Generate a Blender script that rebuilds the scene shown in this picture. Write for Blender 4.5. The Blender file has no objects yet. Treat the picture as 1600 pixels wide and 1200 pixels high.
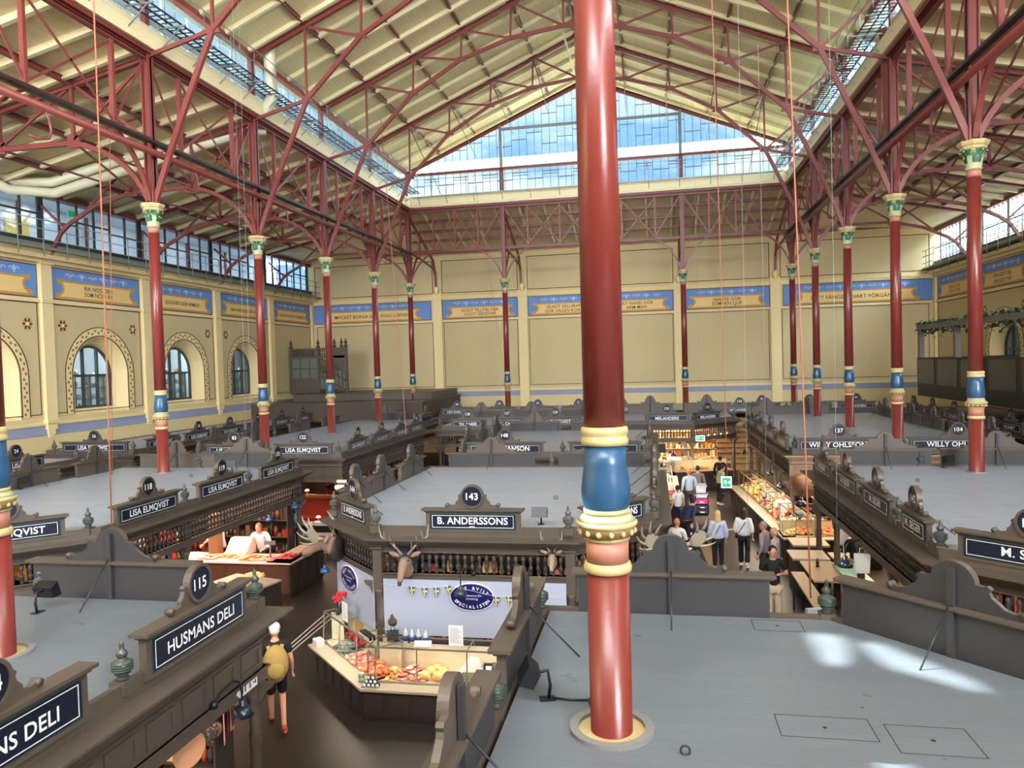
# gaps (y0, y1, z0, z1) cut in an unseen panel to shape the sun patches
_zx = lambda x: 3.1 + (x + 11.22) * 0.83
def _lerp(tab, y):
    for (a, p, q), (b, r, t) in zip(tab, tab[1:]):
        if a <= y <= b: k = (y - a) / (b - a); return (p + (r - p) * k, q + (t - q) * k)
    return None
# outlines (y, x from, x to) of the sunlit patches traced back up the sun's rays into the clerestory
_P1 = [(7.48, 5.02, 5.12), (7.6, 4.92, 5.2), (7.9, 4.8, 5.3), (8.3, 4.76, 5.32), (8.34, 4.9, 5.2)]
_P2 = [(7.0, 6.17, 6.28), (7.1, 6.05, 6.3), (7.3, 5.8, 6.2), (7.5, 5.52, 6.06), (7.8, 5.44, 5.86), (8.1, 5.4, 5.68), (8.15, 5.48, 5.6)]
_P3 = [(5.1, 4.95, 5.45), (5.6, 4.8, 5.2), (6.0, 4.75, 5.05), (6.22, 4.76, 4.92)]
PATCH_GAPS = []
_y = 5.1
while _y < 8.36:
    h = [_lerp(t, _y + 0.025) for t in (_P1, _P2, _P3)]; h = sorted((max(16.31, _zx(a)), _zx(b)) for a, b in [q for q in h if q])
    if h: PATCH_GAPS.append((_y, _y + 0.05, h))
    _y += 0.05
SKY_FILL = (26, 27, 29); EXPO = 0.72
import bpy, math, random
from mathutils import Vector, Matrix
random.seed(7)
SC = bpy.context.scene
COL = SC.collection
PI = math.pi

# ------------------------------------------------------------------ materials
def lin(c):
    c = c / 255.0
    return c / 12.92 if c <= 0.04045 else ((c + 0.055) / 1.055) ** 2.4
def rgb(t): return (lin(t[0]), lin(t[1]), lin(t[2]), 1.0)
MATS = {}
def mat(name, col, rough=0.6, metal=0.0, var=0.0, vscale=3.0, bump=0.0, bscale=40.0, spec=0.5, emit=None, estr=1.0, coat=0.0):
    if name in MATS: return MATS[name]
    m = bpy.data.materials.new(name); m.use_nodes = True
    nt = m.node_tree; b = nt.nodes['Principled BSDF']
    b.inputs['Base Color'].default_value = rgb(col)
    b.inputs['Roughness'].default_value = rough
    b.inputs['Metallic'].default_value = metal
    b.inputs['Specular IOR Level'].default_value = spec
    b.inputs['Coat Weight'].default_value = coat
    if emit:
        b.inputs['Emission Color'].default_value = rgb(emit); b.inputs['Emission Strength'].default_value = estr
    tc = None
    if var or bump:
        tc = nt.nodes.new('ShaderNodeTexCoord')
    if var:
        n = nt.nodes.new('ShaderNodeTexNoise'); n.inputs['Scale'].default_value = vscale; n.inputs['Detail'].default_value = 4
        nt.links.new(tc.outputs['Object'], n.inputs['Vector'])
        mp = nt.nodes.new('ShaderNodeMapRange'); mp.inputs['To Min'].default_value = 1 - var; mp.inputs['To Max'].default_value = 1 + var
        nt.links.new(n.outputs['Fac'], mp.inputs['Value'])
        mx = nt.nodes.new('ShaderNodeMix'); mx.data_type = 'RGBA'; mx.blend_type = 'MULTIPLY'; mx.inputs['Factor'].default_value = 1
        mx.inputs['A'].default_value = rgb(col)
        cb = nt.nodes.new('ShaderNodeCombineColor')
        for k in ('Red', 'Green', 'Blue'): nt.links.new(mp.outputs['Result'], cb.inputs[k])
        nt.links.new(cb.outputs['Color'], mx.inputs['B']); nt.links.new(mx.outputs['Result'], b.inputs['Base Color'])
    if bump:
        n2 = nt.nodes.new('ShaderNodeTexNoise'); n2.inputs['Scale'].default_value = bscale; n2.inputs['Detail'].default_value = 3
        nt.links.new(tc.outputs['Object'], n2.inputs['Vector'])
        bp = nt.nodes.new('ShaderNodeBump'); bp.inputs['Strength'].default_value = bump; bp.inputs['Distance'].default_value = 0.01
        nt.links.new(n2.outputs['Fac'], bp.inputs['Height']); nt.links.new(bp.outputs['Normal'], b.inputs['Normal'])
    MATS[name] = m
    return m

def planks(name, col, axis, pitch, rough, depth=0.35, var=0.08, gap=0.06, spec=0.5):
    """boards: thin dark joints every pitch metres along axis, slight tone change board to board"""
    if name in MATS: return MATS[name]
    m = mat(name, col, rough, spec=spec); nt = m.node_tree; b = nt.nodes['Principled BSDF']
    tc = nt.nodes.new('ShaderNodeNewGeometry'); sp = nt.nodes.new('ShaderNodeSeparateXYZ')
    nt.links.new(tc.outputs['Position'], sp.inputs[0])
    d = nt.nodes.new('ShaderNodeMath'); d.operation = 'DIVIDE'; d.inputs[1].default_value = pitch
    nt.links.new(sp.outputs['XYZ'.index(axis)], d.inputs[0])
    fr = nt.nodes.new('ShaderNodeMath'); fr.operation = 'FRACT'; nt.links.new(d.outputs[0], fr.inputs[0])
    lt = nt.nodes.new('ShaderNodeMath'); lt.operation = 'LESS_THAN'; lt.inputs[1].default_value = gap; nt.links.new(fr.outputs[0], lt.inputs[0])
    fl = nt.nodes.new('ShaderNodeMath'); fl.operation = 'FLOOR'; nt.links.new(d.outputs[0], fl.inputs[0])
    wn = nt.nodes.new('ShaderNodeTexWhiteNoise'); wn.noise_dimensions = '1D'; nt.links.new(fl.outputs[0], wn.inputs['W'])
    mr = nt.nodes.new('ShaderNodeMapRange'); mr.inputs['To Min'].default_value = 1 - var; mr.inputs['To Max'].default_value = 1 + var
    nt.links.new(wn.outputs['Value'], mr.inputs['Value'])
    m1 = nt.nodes.new('ShaderNodeMath'); m1.operation = 'MULTIPLY'; m1.inputs[1].default_value = depth; nt.links.new(lt.outputs[0], m1.inputs[0])
    s1 = nt.nodes.new('ShaderNodeMath'); s1.operation = 'SUBTRACT'; nt.links.new(mr.outputs[0], s1.inputs[0]); nt.links.new(m1.outputs[0], s1.inputs[1])
    hs = nt.nodes.new('ShaderNodeMix'); hs.data_type = 'RGBA'; hs.blend_type = 'MULTIPLY'; hs.inputs['Factor'].default_value = 1; hs.inputs['A'].default_value = rgb(col)
    cb = nt.nodes.new('ShaderNodeCombineColor')
    for k in ('Red', 'Green', 'Blue'): nt.links.new(s1.outputs[0], cb.inputs[k])
    nt.links.new(cb.outputs[0], hs.inputs['B']); nt.links.new(hs.outputs['Result'], b.inputs['Base Color'])
    n2 = nt.nodes.new('ShaderNodeTexNoise'); n2.inputs['Scale'].default_value = 2.5; n2.inputs['Detail'].default_value = 5
    nt.links.new(tc.outputs['Position'], n2.inputs['Vector'])
    r2 = nt.nodes.new('ShaderNodeMapRange'); r2.inputs['To Min'].default_value = rough - 0.08; r2.inputs['To Max'].default_value = rough + 0.1
    nt.links.new(n2.outputs['Fac'], r2.inputs['Value']); nt.links.new(r2.outputs[0], b.inputs['Roughness'])
    return m

def glassmat(name, tint=(235, 242, 245), gloss=0.12, diffuse_share=0.0, dcol=(200, 205, 210)):
    if name in MATS: return MATS[name]
    m = bpy.data.materials.new(name); m.use_nodes = True; nt = m.node_tree; nt.nodes.clear()
    o = nt.nodes.new('ShaderNodeOutputMaterial'); t = nt.nodes.new('ShaderNodeBsdfTransparent'); g = nt.nodes.new('ShaderNodeBsdfGlossy')
    t.inputs[0].default_value = rgb(tint); g.inputs['Roughness'].default_value = 0.05
    mx = nt.nodes.new('ShaderNodeMixShader'); mx.inputs[0].default_value = gloss
    nt.links.new(t.outputs[0], mx.inputs[1]); nt.links.new(g.outputs[0], mx.inputs[2])
    last = mx
    if diffuse_share:  # pale diffuse part mixed into the glass
        d = nt.nodes.new('ShaderNodeBsdfDiffuse'); d.inputs[0].default_value = rgb(dcol)
        tr = nt.nodes.new('ShaderNodeBsdfTranslucent'); tr.inputs[0].default_value = rgb(dcol)
        ad = nt.nodes.new('ShaderNodeMixShader'); ad.inputs[0].default_value = 0.5
        nt.links.new(d.outputs[0], ad.inputs[1]); nt.links.new(tr.outputs[0], ad.inputs[2])
        m2 = nt.nodes.new('ShaderNodeMixShader'); m2.inputs[0].default_value = diffuse_share
        nt.links.new(mx.outputs[0], m2.inputs[1]); nt.links.new(ad.outputs[0], m2.inputs[2]); last = m2
    nt.links.new(last.outputs[0], o.inputs[0]); MATS[name] = m
    return m

RED = mat('red_iron_paint', (118, 54, 47), 0.42, var=0.06, vscale=1.5)
REDC = mat('red_column_paint', (114, 44, 38), 0.28, var=0.06, vscale=2, bump=0.12, bscale=25)
BLUEC = mat('blue_column_paint', (40, 78, 112), 0.28, bump=0.05)
CREAMC = mat('cream_column_paint', (184, 166, 118), 0.4)
GREENC = mat('green_leaf_paint', (48, 96, 72), 0.5)
MINT = mat('mint_paint', (164, 172, 132), 0.4)
PINKC = mat('salmon_paint', (172, 116, 96), 0.45)
OCHRE = mat('ochre_paint', (140, 110, 64), 0.5)
WALL = mat('cream_wall_paint', (210, 190, 140), 0.75, var=0.04, vscale=0.6)
WALL2 = mat('warm_cream_trim_paint', (226, 205, 152), 0.65)
WALLIN = mat('panel_wall_paint', (197, 180, 136), 0.75, var=0.05, vscale=0.5)
LINE = mat('oxblood_line_paint', (84, 34, 28), 0.7)
DADO = mat('grey_blue_dado_paint', (142, 148, 172), 0.7, var=0.1, vscale=6)
FBLUE = mat('frieze_blue_paint', (100, 140, 200), 0.7, var=0.06, vscale=1.2)
GOLD = mat('gold_ochre_paint', (200, 148, 60), 0.6)
CART = mat('cartouche_cream_paint', (232, 198, 130), 0.65)
INK = mat('brown_lettering_paint', (62, 38, 26), 0.7)
WHITEP = mat('white_scroll_paint', (205, 212, 225), 0.7)
OLIVE = mat('olive_motif_paint', (128, 112, 60), 0.7)
CEIL = planks('ceiling_boards', (218, 202, 156), 'X', 0.16, 0.6, depth=0.13, var=0.03, gap=0.12)
CEILY = planks('ceiling_boards_hip', (200, 186, 142), 'X', 0.16, 0.6, depth=0.13, var=0.03, gap=0.12)
CBEAM = mat('cream_beam_paint', (226, 213, 170), 0.5)
STEELG = mat('galvanised_steel', (140, 150, 148), 0.45, metal=0.5)
RAILG = mat('grey_green_rail_paint', (128, 138, 128), 0.5)
BLACKF = mat('black_window_frame', (26, 32, 36), 0.4)
DARKF = mat('dark_bronze_frame', (62, 66, 62), 0.45)
PIPE = mat('cream_duct_paint', (212, 208, 176), 0.35)
GLASS = glassmat('window_glass', (235, 243, 246), 0.08)
GLASSD = glassmat('clerestory_glass', (205, 222, 228), 0.12, 0.25, (150, 165, 175))
CASEG = glassmat('display_case_glass', (238, 244, 242), 0.07)
WOOD = mat('taupe_stall_paint', (80, 71, 63), 0.45, var=0.1, vscale=3)
WOODD = mat('dark_taupe_stall_paint', (54, 48, 44), 0.5, var=0.1, vscale=3)
BOARDB = mat('shaded_board_back', (50, 50, 52), 0.55, var=0.06, vscale=2)  # board colour darkened for the shadow on the sign backs
NAVY = mat('navy_sign_panel', (21, 27, 44), 0.35)
SGREEN = mat('dark_green_sign_margin', (40, 66, 62), 0.5)
WHITE = mat('white_lettering', (225, 228, 232), 0.5)
FING = mat('green_grey_finial_paint', (66, 68, 64), 0.3, var=0.1, vscale=20)
FINS = mat('grey_finial_paint', (80, 77, 73), 0.4)
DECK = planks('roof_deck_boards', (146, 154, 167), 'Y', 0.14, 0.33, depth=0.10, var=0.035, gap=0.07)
DECKDIM = planks('dimmed_deck_boards', (100, 107, 116), 'Y', 0.14, 0.30, depth=0.16, var=0.04, gap=0.06)  # darker copy of the deck boards, for the dimmer light on the near decks
FLOOR = mat('brown_terrazzo', (44, 38, 35), 0.4, var=0.35, vscale=45)
TRACK = mat('brown_tactile_strip', (120, 104, 88), 0.6)
STONE = mat('pale_stone_worktop', (158, 146, 128), 0.4, var=0.06, vscale=8)
CAB = mat('dark_cabinet_panel', (50, 40, 36), 0.45, var=0.12, vscale=4)
STEEL = mat('brushed_steel', (170, 165, 160), 0.35, metal=0.8)
BLACK = mat('black_plastic', (18, 20, 24), 0.4)
CHAR = mat('charcoal_metal', (40, 46, 52), 0.35, metal=0.3)
ROPE = mat('orange_rope', (160, 96, 68), 0.7)
WIRE = mat('pale_wire', (130, 135, 132), 0.5)
SHEET = mat('white_backboard', (158, 166, 186), 0.35)
PAPER = mat('white_paper', (222, 222, 226), 0.7)

# ------------------------------------------------------------------ mesh builder
_txt = {}
def text2d(s, bold=0.012):
    k = (s, bold)
    if k in _txt: return _txt[k]
    cu = bpy.data.curves.new('t', 'FONT'); cu.body = s; cu.align_x = 'CENTER'; cu.align_y = 'CENTER'; cu.size = 1.0
    cu.offset = bold; cu.resolution_u = 3; cu.space_character = 1.02
    ob = bpy.data.objects.new('t', cu); COL.objects.link(ob); bpy.context.view_layer.update()
    me = bpy.data.meshes.new_from_object(ob)
    v = [(p.co.x, p.co.y) for p in me.vertices]; f = [tuple(p.vertices) for p in me.polygons]
    bpy.data.objects.remove(ob); bpy.data.curves.remove(cu); bpy.data.meshes.remove(me)
    _txt[k] = (v, f)
    return _txt[k]

class MB:
    def __init__(s): s.v = []; s.f = []; s.m = []; s.s = []
    def add(s, vs, fs, m=0, sm=False):
        o = len(s.v); s.v += [tuple(v) for v in vs]
        for f in fs: s.f.append(tuple(i + o for i in f)); s.m.append(m); s.s.append(sm)
        return s
    def box(s, x0, x1, y0, y1, z0, z1, m=0):
        return s.add([(x0, y0, z0), (x1, y0, z0), (x1, y1, z0), (x0, y1, z0), (x0, y0, z1), (x1, y0, z1), (x1, y1, z1), (x0, y1, z1)],
                     [(0, 3, 2, 1), (4, 5, 6, 7), (0, 1, 5, 4), (1, 2, 6, 5), (2, 3, 7, 6), (3, 0, 4, 7)], m)
    def bar(s, p, q, w, h, m=0, up=(0, 0, 1)):
        p = Vector(p); q = Vector(q); d = (q - p).normalized(); u = Vector(up)
        if abs(d.dot(u)) > 0.98: u = Vector((0, 1, 0))
        r = d.cross(u).normalized(); u = r.cross(d)
        r = r * w / 2; u = u * h / 2
        vs = [p - r - u, p + r - u, p + r + u, p - r + u, q - r - u, q + r - u, q + r + u, q - r + u]
        return s.add(vs, [(0, 1, 2, 3), (7, 6, 5, 4), (0, 4, 5, 1), (1, 5, 6, 2), (2, 6, 7, 3), (3, 7, 4, 0)], m)
    def chain(s, pts, w, h, m=0, up=(0, 0, 1)):
        for a, b in zip(pts, pts[1:]): s.bar(a, b, w, h, m, up)
        return s
    def ibeam(s, p, q, w, h, m=0, t=0.03):
        p = Vector(p); q = Vector(q); d = (q - p).normalized(); u = Vector((0, 0, 1)); r = d.cross(u).normalized(); u = r.cross(d)
        s.bar(p + u * (h / 2 - t / 2), q + u * (h / 2 - t / 2), w, t, m); s.bar(p - u * (h / 2 - t / 2), q - u * (h / 2 - t / 2), w, t, m)
        return s.bar(p, q, t, h - 2 * t, m)
    def tube(s, pts, r, n=8, m=0, cap=True, sm=True):
        pts = [Vector(p) for p in pts]; rs = r if isinstance(r, (list, tuple)) else [r] * len(pts)
        vs = []; fs = []; prev = None
        for i, p in enumerate(pts):
            a = pts[max(0, i - 1)]; b = pts[min(len(pts) - 1, i + 1)]; d = (b - a).normalized()
            if prev is None:
                u = Vector((0, 0, 1)) if abs(d.z) < 0.9 else Vector((1, 0, 0))
                x = d.cross(u).normalized()
            else:
                x = (prev - d * prev.dot(d)).normalized()
            prev = x; y = d.cross(x)
            for k in range(n):
                t = 2 * PI * k / n; vs.append(p + (x * math.cos(t) + y * math.sin(t)) * rs[i])
        for i in range(len(pts) - 1):
            for k in range(n):
                k2 = (k + 1) % n; fs.append((i * n + k, i * n + k2, (i + 1) * n + k2, (i + 1) * n + k))
        if cap: fs.append(tuple(range(n - 1, -1, -1))); fs.append(tuple((len(pts) - 1) * n + k for k in range(n)))
        return s.add(vs, fs, m, sm)
    def lathe(s, prof, c=(0, 0, 0), n=16, m=0, sm=True, sx=1, sy=1, rot=0):
        """prof: (r, z) pairs bottom to top"""
        vs = []; fs = []
        for r, z in prof:
            for k in range(n):
                t = 2 * PI * k / n + rot; vs.append((c[0] + r * sx * math.cos(t), c[1] + r * sy * math.sin(t), c[2] + z))
        for i in range(len(prof) - 1):
            for k in range(n):
                k2 = (k + 1) % n; fs.append((i * n + k, i * n + k2, (i + 1) * n + k2, (i + 1) * n + k))
        fs.append(tuple(range(n - 1, -1, -1))); fs.append(tuple((len(prof) - 1) * n + k for k in range(n)))
        return s.add(vs, fs, m, sm)
    def ball(s, c, r, m=0, n=12, k=8, rot=None, noise=0.0):
        rx, ry, rz = r if isinstance(r, (list, tuple)) else (r, r, r)
        vs = []; fs = []
        for i in range(k + 1):
            a = PI * i / k
            for j in range(n):
                t = 2 * PI * j / n
                q = 1 + (random.uniform(-noise, noise) if noise else 0)
                v = Vector((rx * math.sin(a) * math.cos(t) * q, ry * math.sin(a) * math.sin(t) * q, -rz * math.cos(a) * q))
                if rot: v = rot @ v
                vs.append(v + Vector(c))
        for i in range(k):
            for j in range(n):
                j2 = (j + 1) % n; fs.append((i * n + j, i * n + j2, (i + 1) * n + j2, (i + 1) * n + j))
        return s.add(vs, fs, m, True)
    def prism(s, poly, z0, z1, m=0):
        n = len(poly)
        vs = [(x, y, z0) for x, y in poly] + [(x, y, z1) for x, y in poly]
        fs = [tuple(range(n - 1, -1, -1)), tuple(range(n, 2 * n))] + [(i, (i + 1) % n, n + (i + 1) % n, n + i) for i in range(n)]
        return s.add(vs, fs, m)
    def plate(s, poly, f, d0, d1, m=0):
        """poly of (u, w) extruded between depths via mapping f(u, w, d)"""
        n = len(poly)
        vs = [f(u, w, d0) for u, w in poly] + [f(u, w, d1) for u, w in poly]
        fs = [tuple(range(n - 1, -1, -1)), tuple(range(n, 2 * n))] + [(i, (i + 1) % n, n + (i + 1) % n, n + i) for i in range(n)]
        return s.add(vs, fs, m)
    def rect(s, f, u0, u1, w0, w1, d0, d1, m=0):
        return s.plate([(u0, w0), (u1, w0), (u1, w1), (u0, w1)], f, d0, d1, m)
    def frame(s, f, u0, u1, w0, w1, t, d0, d1, m=0):
        s.rect(f, u0, u1, w0, w0 + t, d0, d1, m); s.rect(f, u0, u1, w1 - t, w1, d0, d1, m)
        s.rect(f, u0, u0 + t, w0 + t, w1 - t, d0, d1, m); return s.rect(f, u1 - t, u1, w0 + t, w1 - t, d0, d1, m)
    def text(s, str_, f, u, w, size, d, m=0, width=None, bold=0.012):
        v, fs = text2d(str_, bold)
        xs = [p[0] for p in v]; sc = size; sx = size
        if width and (max(xs) - min(xs)) * size > width: sx = width / (max(xs) - min(xs))
        cx = (max(xs) + min(xs)) / 2; ys = [p[1] for p in v]; cy = (max(ys) + min(ys)) / 2
        return s.add([f(u + (p[0] - cx) * sx, w + (p[1] - cy) * sc, d) for p in v], fs, m)
    def build(s, name, mats, parent=None, loc=None):
        me = bpy.data.meshes.new(name); me.from_pydata([tuple(v) for v in s.v], [], s.f)
        if not isinstance(mats, (list, tuple)): mats = [mats]
        for m in mats: me.materials.append(m)
        me.polygons.foreach_set('material_index', s.m); me.polygons.foreach_set('use_smooth', s.s); me.update()
        o = bpy.data.objects.new(name, me); COL.objects.link(o)
        if parent is not None:
            o.parent = parent
            if loc is None: loc = (-parent.location.x, -parent.location.y, -parent.location.z) if parent.get('_w') else (0, 0, 0)
        if loc is not None: o.location = loc
        return o

def ring(mb, poly, o0, o1, z0, z1, m=0):
    """ring around a closed CCW polygon between outward offsets o0 < o1"""
    a = offset(poly, o0); b = offset(poly, o1); n = len(poly)
    vs = [(x, y, z0) for x, y in a] + [(x, y, z0) for x, y in b] + [(x, y, z1) for x, y in a] + [(x, y, z1) for x, y in b]
    fs = []
    for i in range(n):
        j = (i + 1) % n
        fs += [(i, j, n + j, n + i), (2 * n + i, 3 * n + i, 3 * n + j, 2 * n + j), (n + i, n + j, 3 * n + j, 3 * n + i), (i, 2 * n + i, 2 * n + j, j)]
    mb.add(vs, fs, m)
def offset(poly, d):
    n = len(poly); out = []
    for i in range(n):
        p = Vector(poly[i - 1]); c = Vector(poly[i]); q = Vector(poly[(i + 1) % n])
        a = (c - p).normalized(); b = (q - c).normalized()
        na = Vector((a.y, -a.x)); nb = Vector((b.y, -b.x)); k = (na + nb); k = k / k.dot(na)
        out.append(tuple(c + k * d))
    return out

def thing(name, label, cat, loc=(0, 0, 0), rotz=0, group=None, world=False):
    o = bpy.data.objects.new(name, None); COL.objects.link(o); o.empty_display_size = 0.1
    o.location = loc; o.rotation_euler = (0, 0, rotz); o['label'] = label; o['category'] = cat
    if group: o['group'] = group
    if world: o['_w'] = 1
    return o
def tag(o, label, cat, group=None):
    o['label'] = label; o['category'] = cat
    if group: o['group'] = group
    return o
def struct(o): o['kind'] = 'structure'; return o
def dup(root, loc, rotz=None, label=None, group=None):
    r = root.copy(); COL.objects.link(r); r.location = loc
    if rotz is not None: r.rotation_euler = (0, 0, rotz)
    if label: r['label'] = label
    if group: r['group'] = group
    for ch in list(root.children):
        c = ch.copy(); COL.objects.link(c); c.parent = r
        for g in list(ch.children):
            d = g.copy(); COL.objects.link(d); d.parent = c
    return r
def inst(o, parent, loc, rotz=0):
    c = o.copy(); COL.objects.link(c); c.parent = parent; c.location = loc; c.rotation_euler = (0, 0, rotz); return c
def bez(p0, p1, p2, n=8):
    p0, p1, p2 = Vector(p0), Vector(p1), Vector(p2)
    return [p0 * (1 - t) ** 2 + p1 * 2 * t * (1 - t) + p2 * t * t for t in [i / n for i in range(n + 1)]]

# ------------------------------------------------------------------ camera
F, YAW, PITCH, ROLL = 1161.17, -0.188023, -0.0288264, -0.0286673
CAM = Vector((3.3954, 0, 6.1))
fw = Vector((math.sin(YAW) * math.cos(PITCH), math.cos(YAW) * math.cos(PITCH), math.sin(PITCH)))
r_ = Vector((math.cos(YAW), -math.sin(YAW), 0)); u_ = r_.cross(fw)
cR = r_ * math.cos(ROLL) + u_ * math.sin(ROLL); cU = u_ * math.cos(ROLL) - r_ * math.sin(ROLL)
cam = bpy.data.cameras.new('camera'); co = bpy.data.objects.new('camera', cam); COL.objects.link(co)
cam.sensor_width = 36; cam.lens = 36 * F / 1600; cam.clip_end = 400
M = Matrix(((cR.x, cU.x, -fw.x, CAM.x), (cR.y, cU.y, -fw.y, CAM.y), (cR.z, cU.z, -fw.z, CAM.z), (0, 0, 0, 1)))
co.matrix_world = M; SC.camera = co

XN = 11.12; Y1 = 19.902; BAY = 5.9628; YB = Y1 + 4 * BAY; XW = 20.5; YW = 49.7
ROWS = [Y1 + i * BAY for i in range(5)]
# ------------------------------------------------------------------ walls with painted decoration
def fL(u, z, d=0): return (-XW + d, u, z)          # left wall, seen from inside u runs along +y
def fLt(u, z, d=0): return (-XW + d, u, z)
def fB(u, z, d=0): return (u, YW - d, z)
def fR(u, z, d=0): return (XW - d, -u, z)          # u = -y so lettering reads left to right

def cartouche(mb, f, u0, u1, lines, size=0.26, w0=9.33, w1=9.98):
    # mats: 0 blue 1 line 2 gold 3 cart 4 ink 5 white
    mb.rect(f, u0, u1, 9.2, 10.52, 0.0, 0.015, 1); mb.rect(f, u0 + 0.04, u1 - 0.04, 9.24, 10.48, 0.0, 0.02, 0)
    L = u1 - u0; a = u0 + max(0.75, L * 0.14); b = u1 - max(0.75, L * 0.14)
    def shape(g):
        pts = []
        def side(s, x):
            return [(x - s * (0.42 + g), w0 - 0.03 - g), (x - s * (0.50 + g), w0 + 0.07), (x - s * (0.40 + g * .5), w0 + 0.14 + g), (x - s * (0.22 + g * .3), w0 + 0.12 + g * 1.2), (x - s * (0.10 + g), w0 + 0.28), (x - s * (0.10 + g), w1 - 0.2), (x - s * (0.2 + g), w1 - 0.06 - g), (x - s * (0.36 + g), w1 - 0.04 - g), (x - s * (0.38 + g), w1 + 0.06 + g)]
        l = side(1, a); r = side(-1, b)
        return l + [(a + 0.1, w1 + g)] + [(b - 0.1, w1 + g)] + r[::-1]
    mb.plate(shape(0.045), f, 0.0, 0.028, 2)
    ins = [(a - 0.28, w0 + 0.02), (a - 0.12, w0 + 0.16), (a - 0.03, w0 + 0.3), (a - 0.04, w1 - 0.16), (a - 0.14, w1 - 0.03), (b + 0.14, w1 - 0.03), (b + 0.04, w1 - 0.16), (b + 0.03, w0 + 0.3), (b + 0.12, w0 + 0.16), (b + 0.28, w0 + 0.02)]
    mb.plate(ins, f, 0.0, 0.036, 3)
    n = len(lines)
    for i, t in enumerate(lines):
        zc = (w0 + w1) / 2 + ((n - 1) / 2 - i) * size * 1.0
        mb.text(t, f, (a + b) / 2, zc, size, 0.042, 4, width=(b - a) * 0.94, bold=0.008)
    # pale scrolls above the cartouche
    k = max(3, int((b - a) / 0.62)); rnd = random.Random(int(u0 * 10))
    for i in range(k):
        c = a + (i + 0.5) * (b - a) / k
        for sgn in (-1, 1):
            pts = []
            for t in range(9):
                an = t / 8 * 4.4; rr = 0.13 * (1 - t / 11)
                pts.append((c + sgn * (0.12 + rr * math.cos(an) * 1.0), 10.24 + rr * math.sin(an) * 0.75))
            for p, q in zip(pts, pts[1:]):
                dx, dy = q[0] - p[0], q[1] - p[1]; l = math.hypot(dx, dy) or 1; nx, ny = -dy / l * 0.016, dx / l * 0.016
                mb.plate([(p[0] - nx, p[1] - ny), (q[0] - nx, q[1] - ny), (q[0] + nx, q[1] + ny), (p[0] + nx, p[1] + ny)], f, 0.015, 0.026, 5)
        mb.plate([(c - 0.02, 10.1), (c + 0.02, 10.1), (c + 0.03, 10.38), (c - 0.03, 10.38)], f, 0.015, 0.026, 5 if i % 2 else 2)

WM = [FBLUE, LINE, GOLD, CART, INK, WHITEP, WALL, WALL2, WALLIN, DADO, OLIVE]
def pilaster(mb, f, u, hw, z0, z1, d=0.16, corbel=True):
    mb.rect(f, u - hw, u + hw, z0, z1, 0, d, 7)
    for z in (9.02, 9.1, 10.56, 10.66): mb.rect(f, u - hw - 0.05, u + hw + 0.05, z, z + 0.07, 0, d + 0.06, 7)
    mb.rect(f, u - hw - 0.04, u + hw + 0.04, 4.2, 4.32, 0, d + 0.05, 7)
    if corbel:
        for i, (h, w_) in enumerate(((0.25, 0.9), (0.2, 0.65), (0.12, 0.42))):
            zt = z0 - sum((0.25, 0.2, 0.12)[:i]); mb.rect(f, u - hw * w_, u + hw * w_, zt - h, zt, 0, d * w_, 7)
def hline(mb, f, u0, u1, z, t=0.035, m=1, d=0.012): mb.rect(f, u0, u1, z, z + t, 0, d, m)

def bay_lines(mb, f, a, b, zb=4.55, zt=8.98):
    hline(mb, f, a + 0.12, b - 0.12, zt); mb.rect(f, a + 0.12, a + 0.155, zb, zt, 0, 0.012, 1); mb.rect(f, b - 0.155, b - 0.12, zb, zt, 0, 0.012, 1)
    hline(mb, f, a + 0.12, b - 0.12, zb)
def rosette(mb, f, u, z):
    for k in range(12):
        t = 2 * PI * k / 12; r = 0.26
        c = (math.cos(t), math.sin(t)); n = (-c[1] * 0.045, c[0] * 0.045)
        mb.plate([(u + c[0] * 0.07, z + c[1] * 0.07), (u + c[0] * 0.17 + n[0], z + c[1] * 0.17 + n[1]), (u + c[0] * r, z + c[1] * r), (u + c[0] * 0.17 - n[0], z + c[1] * 0.17 - n[1])], f, 0, 0.02, 2 if k % 2 else 1)
    mb.plate([(u + 0.075 * math.cos(2 * PI * k / 10), z + 0.075 * math.sin(2 * PI * k / 10)) for k in range(10)], f, 0, 0.026, 5)

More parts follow.
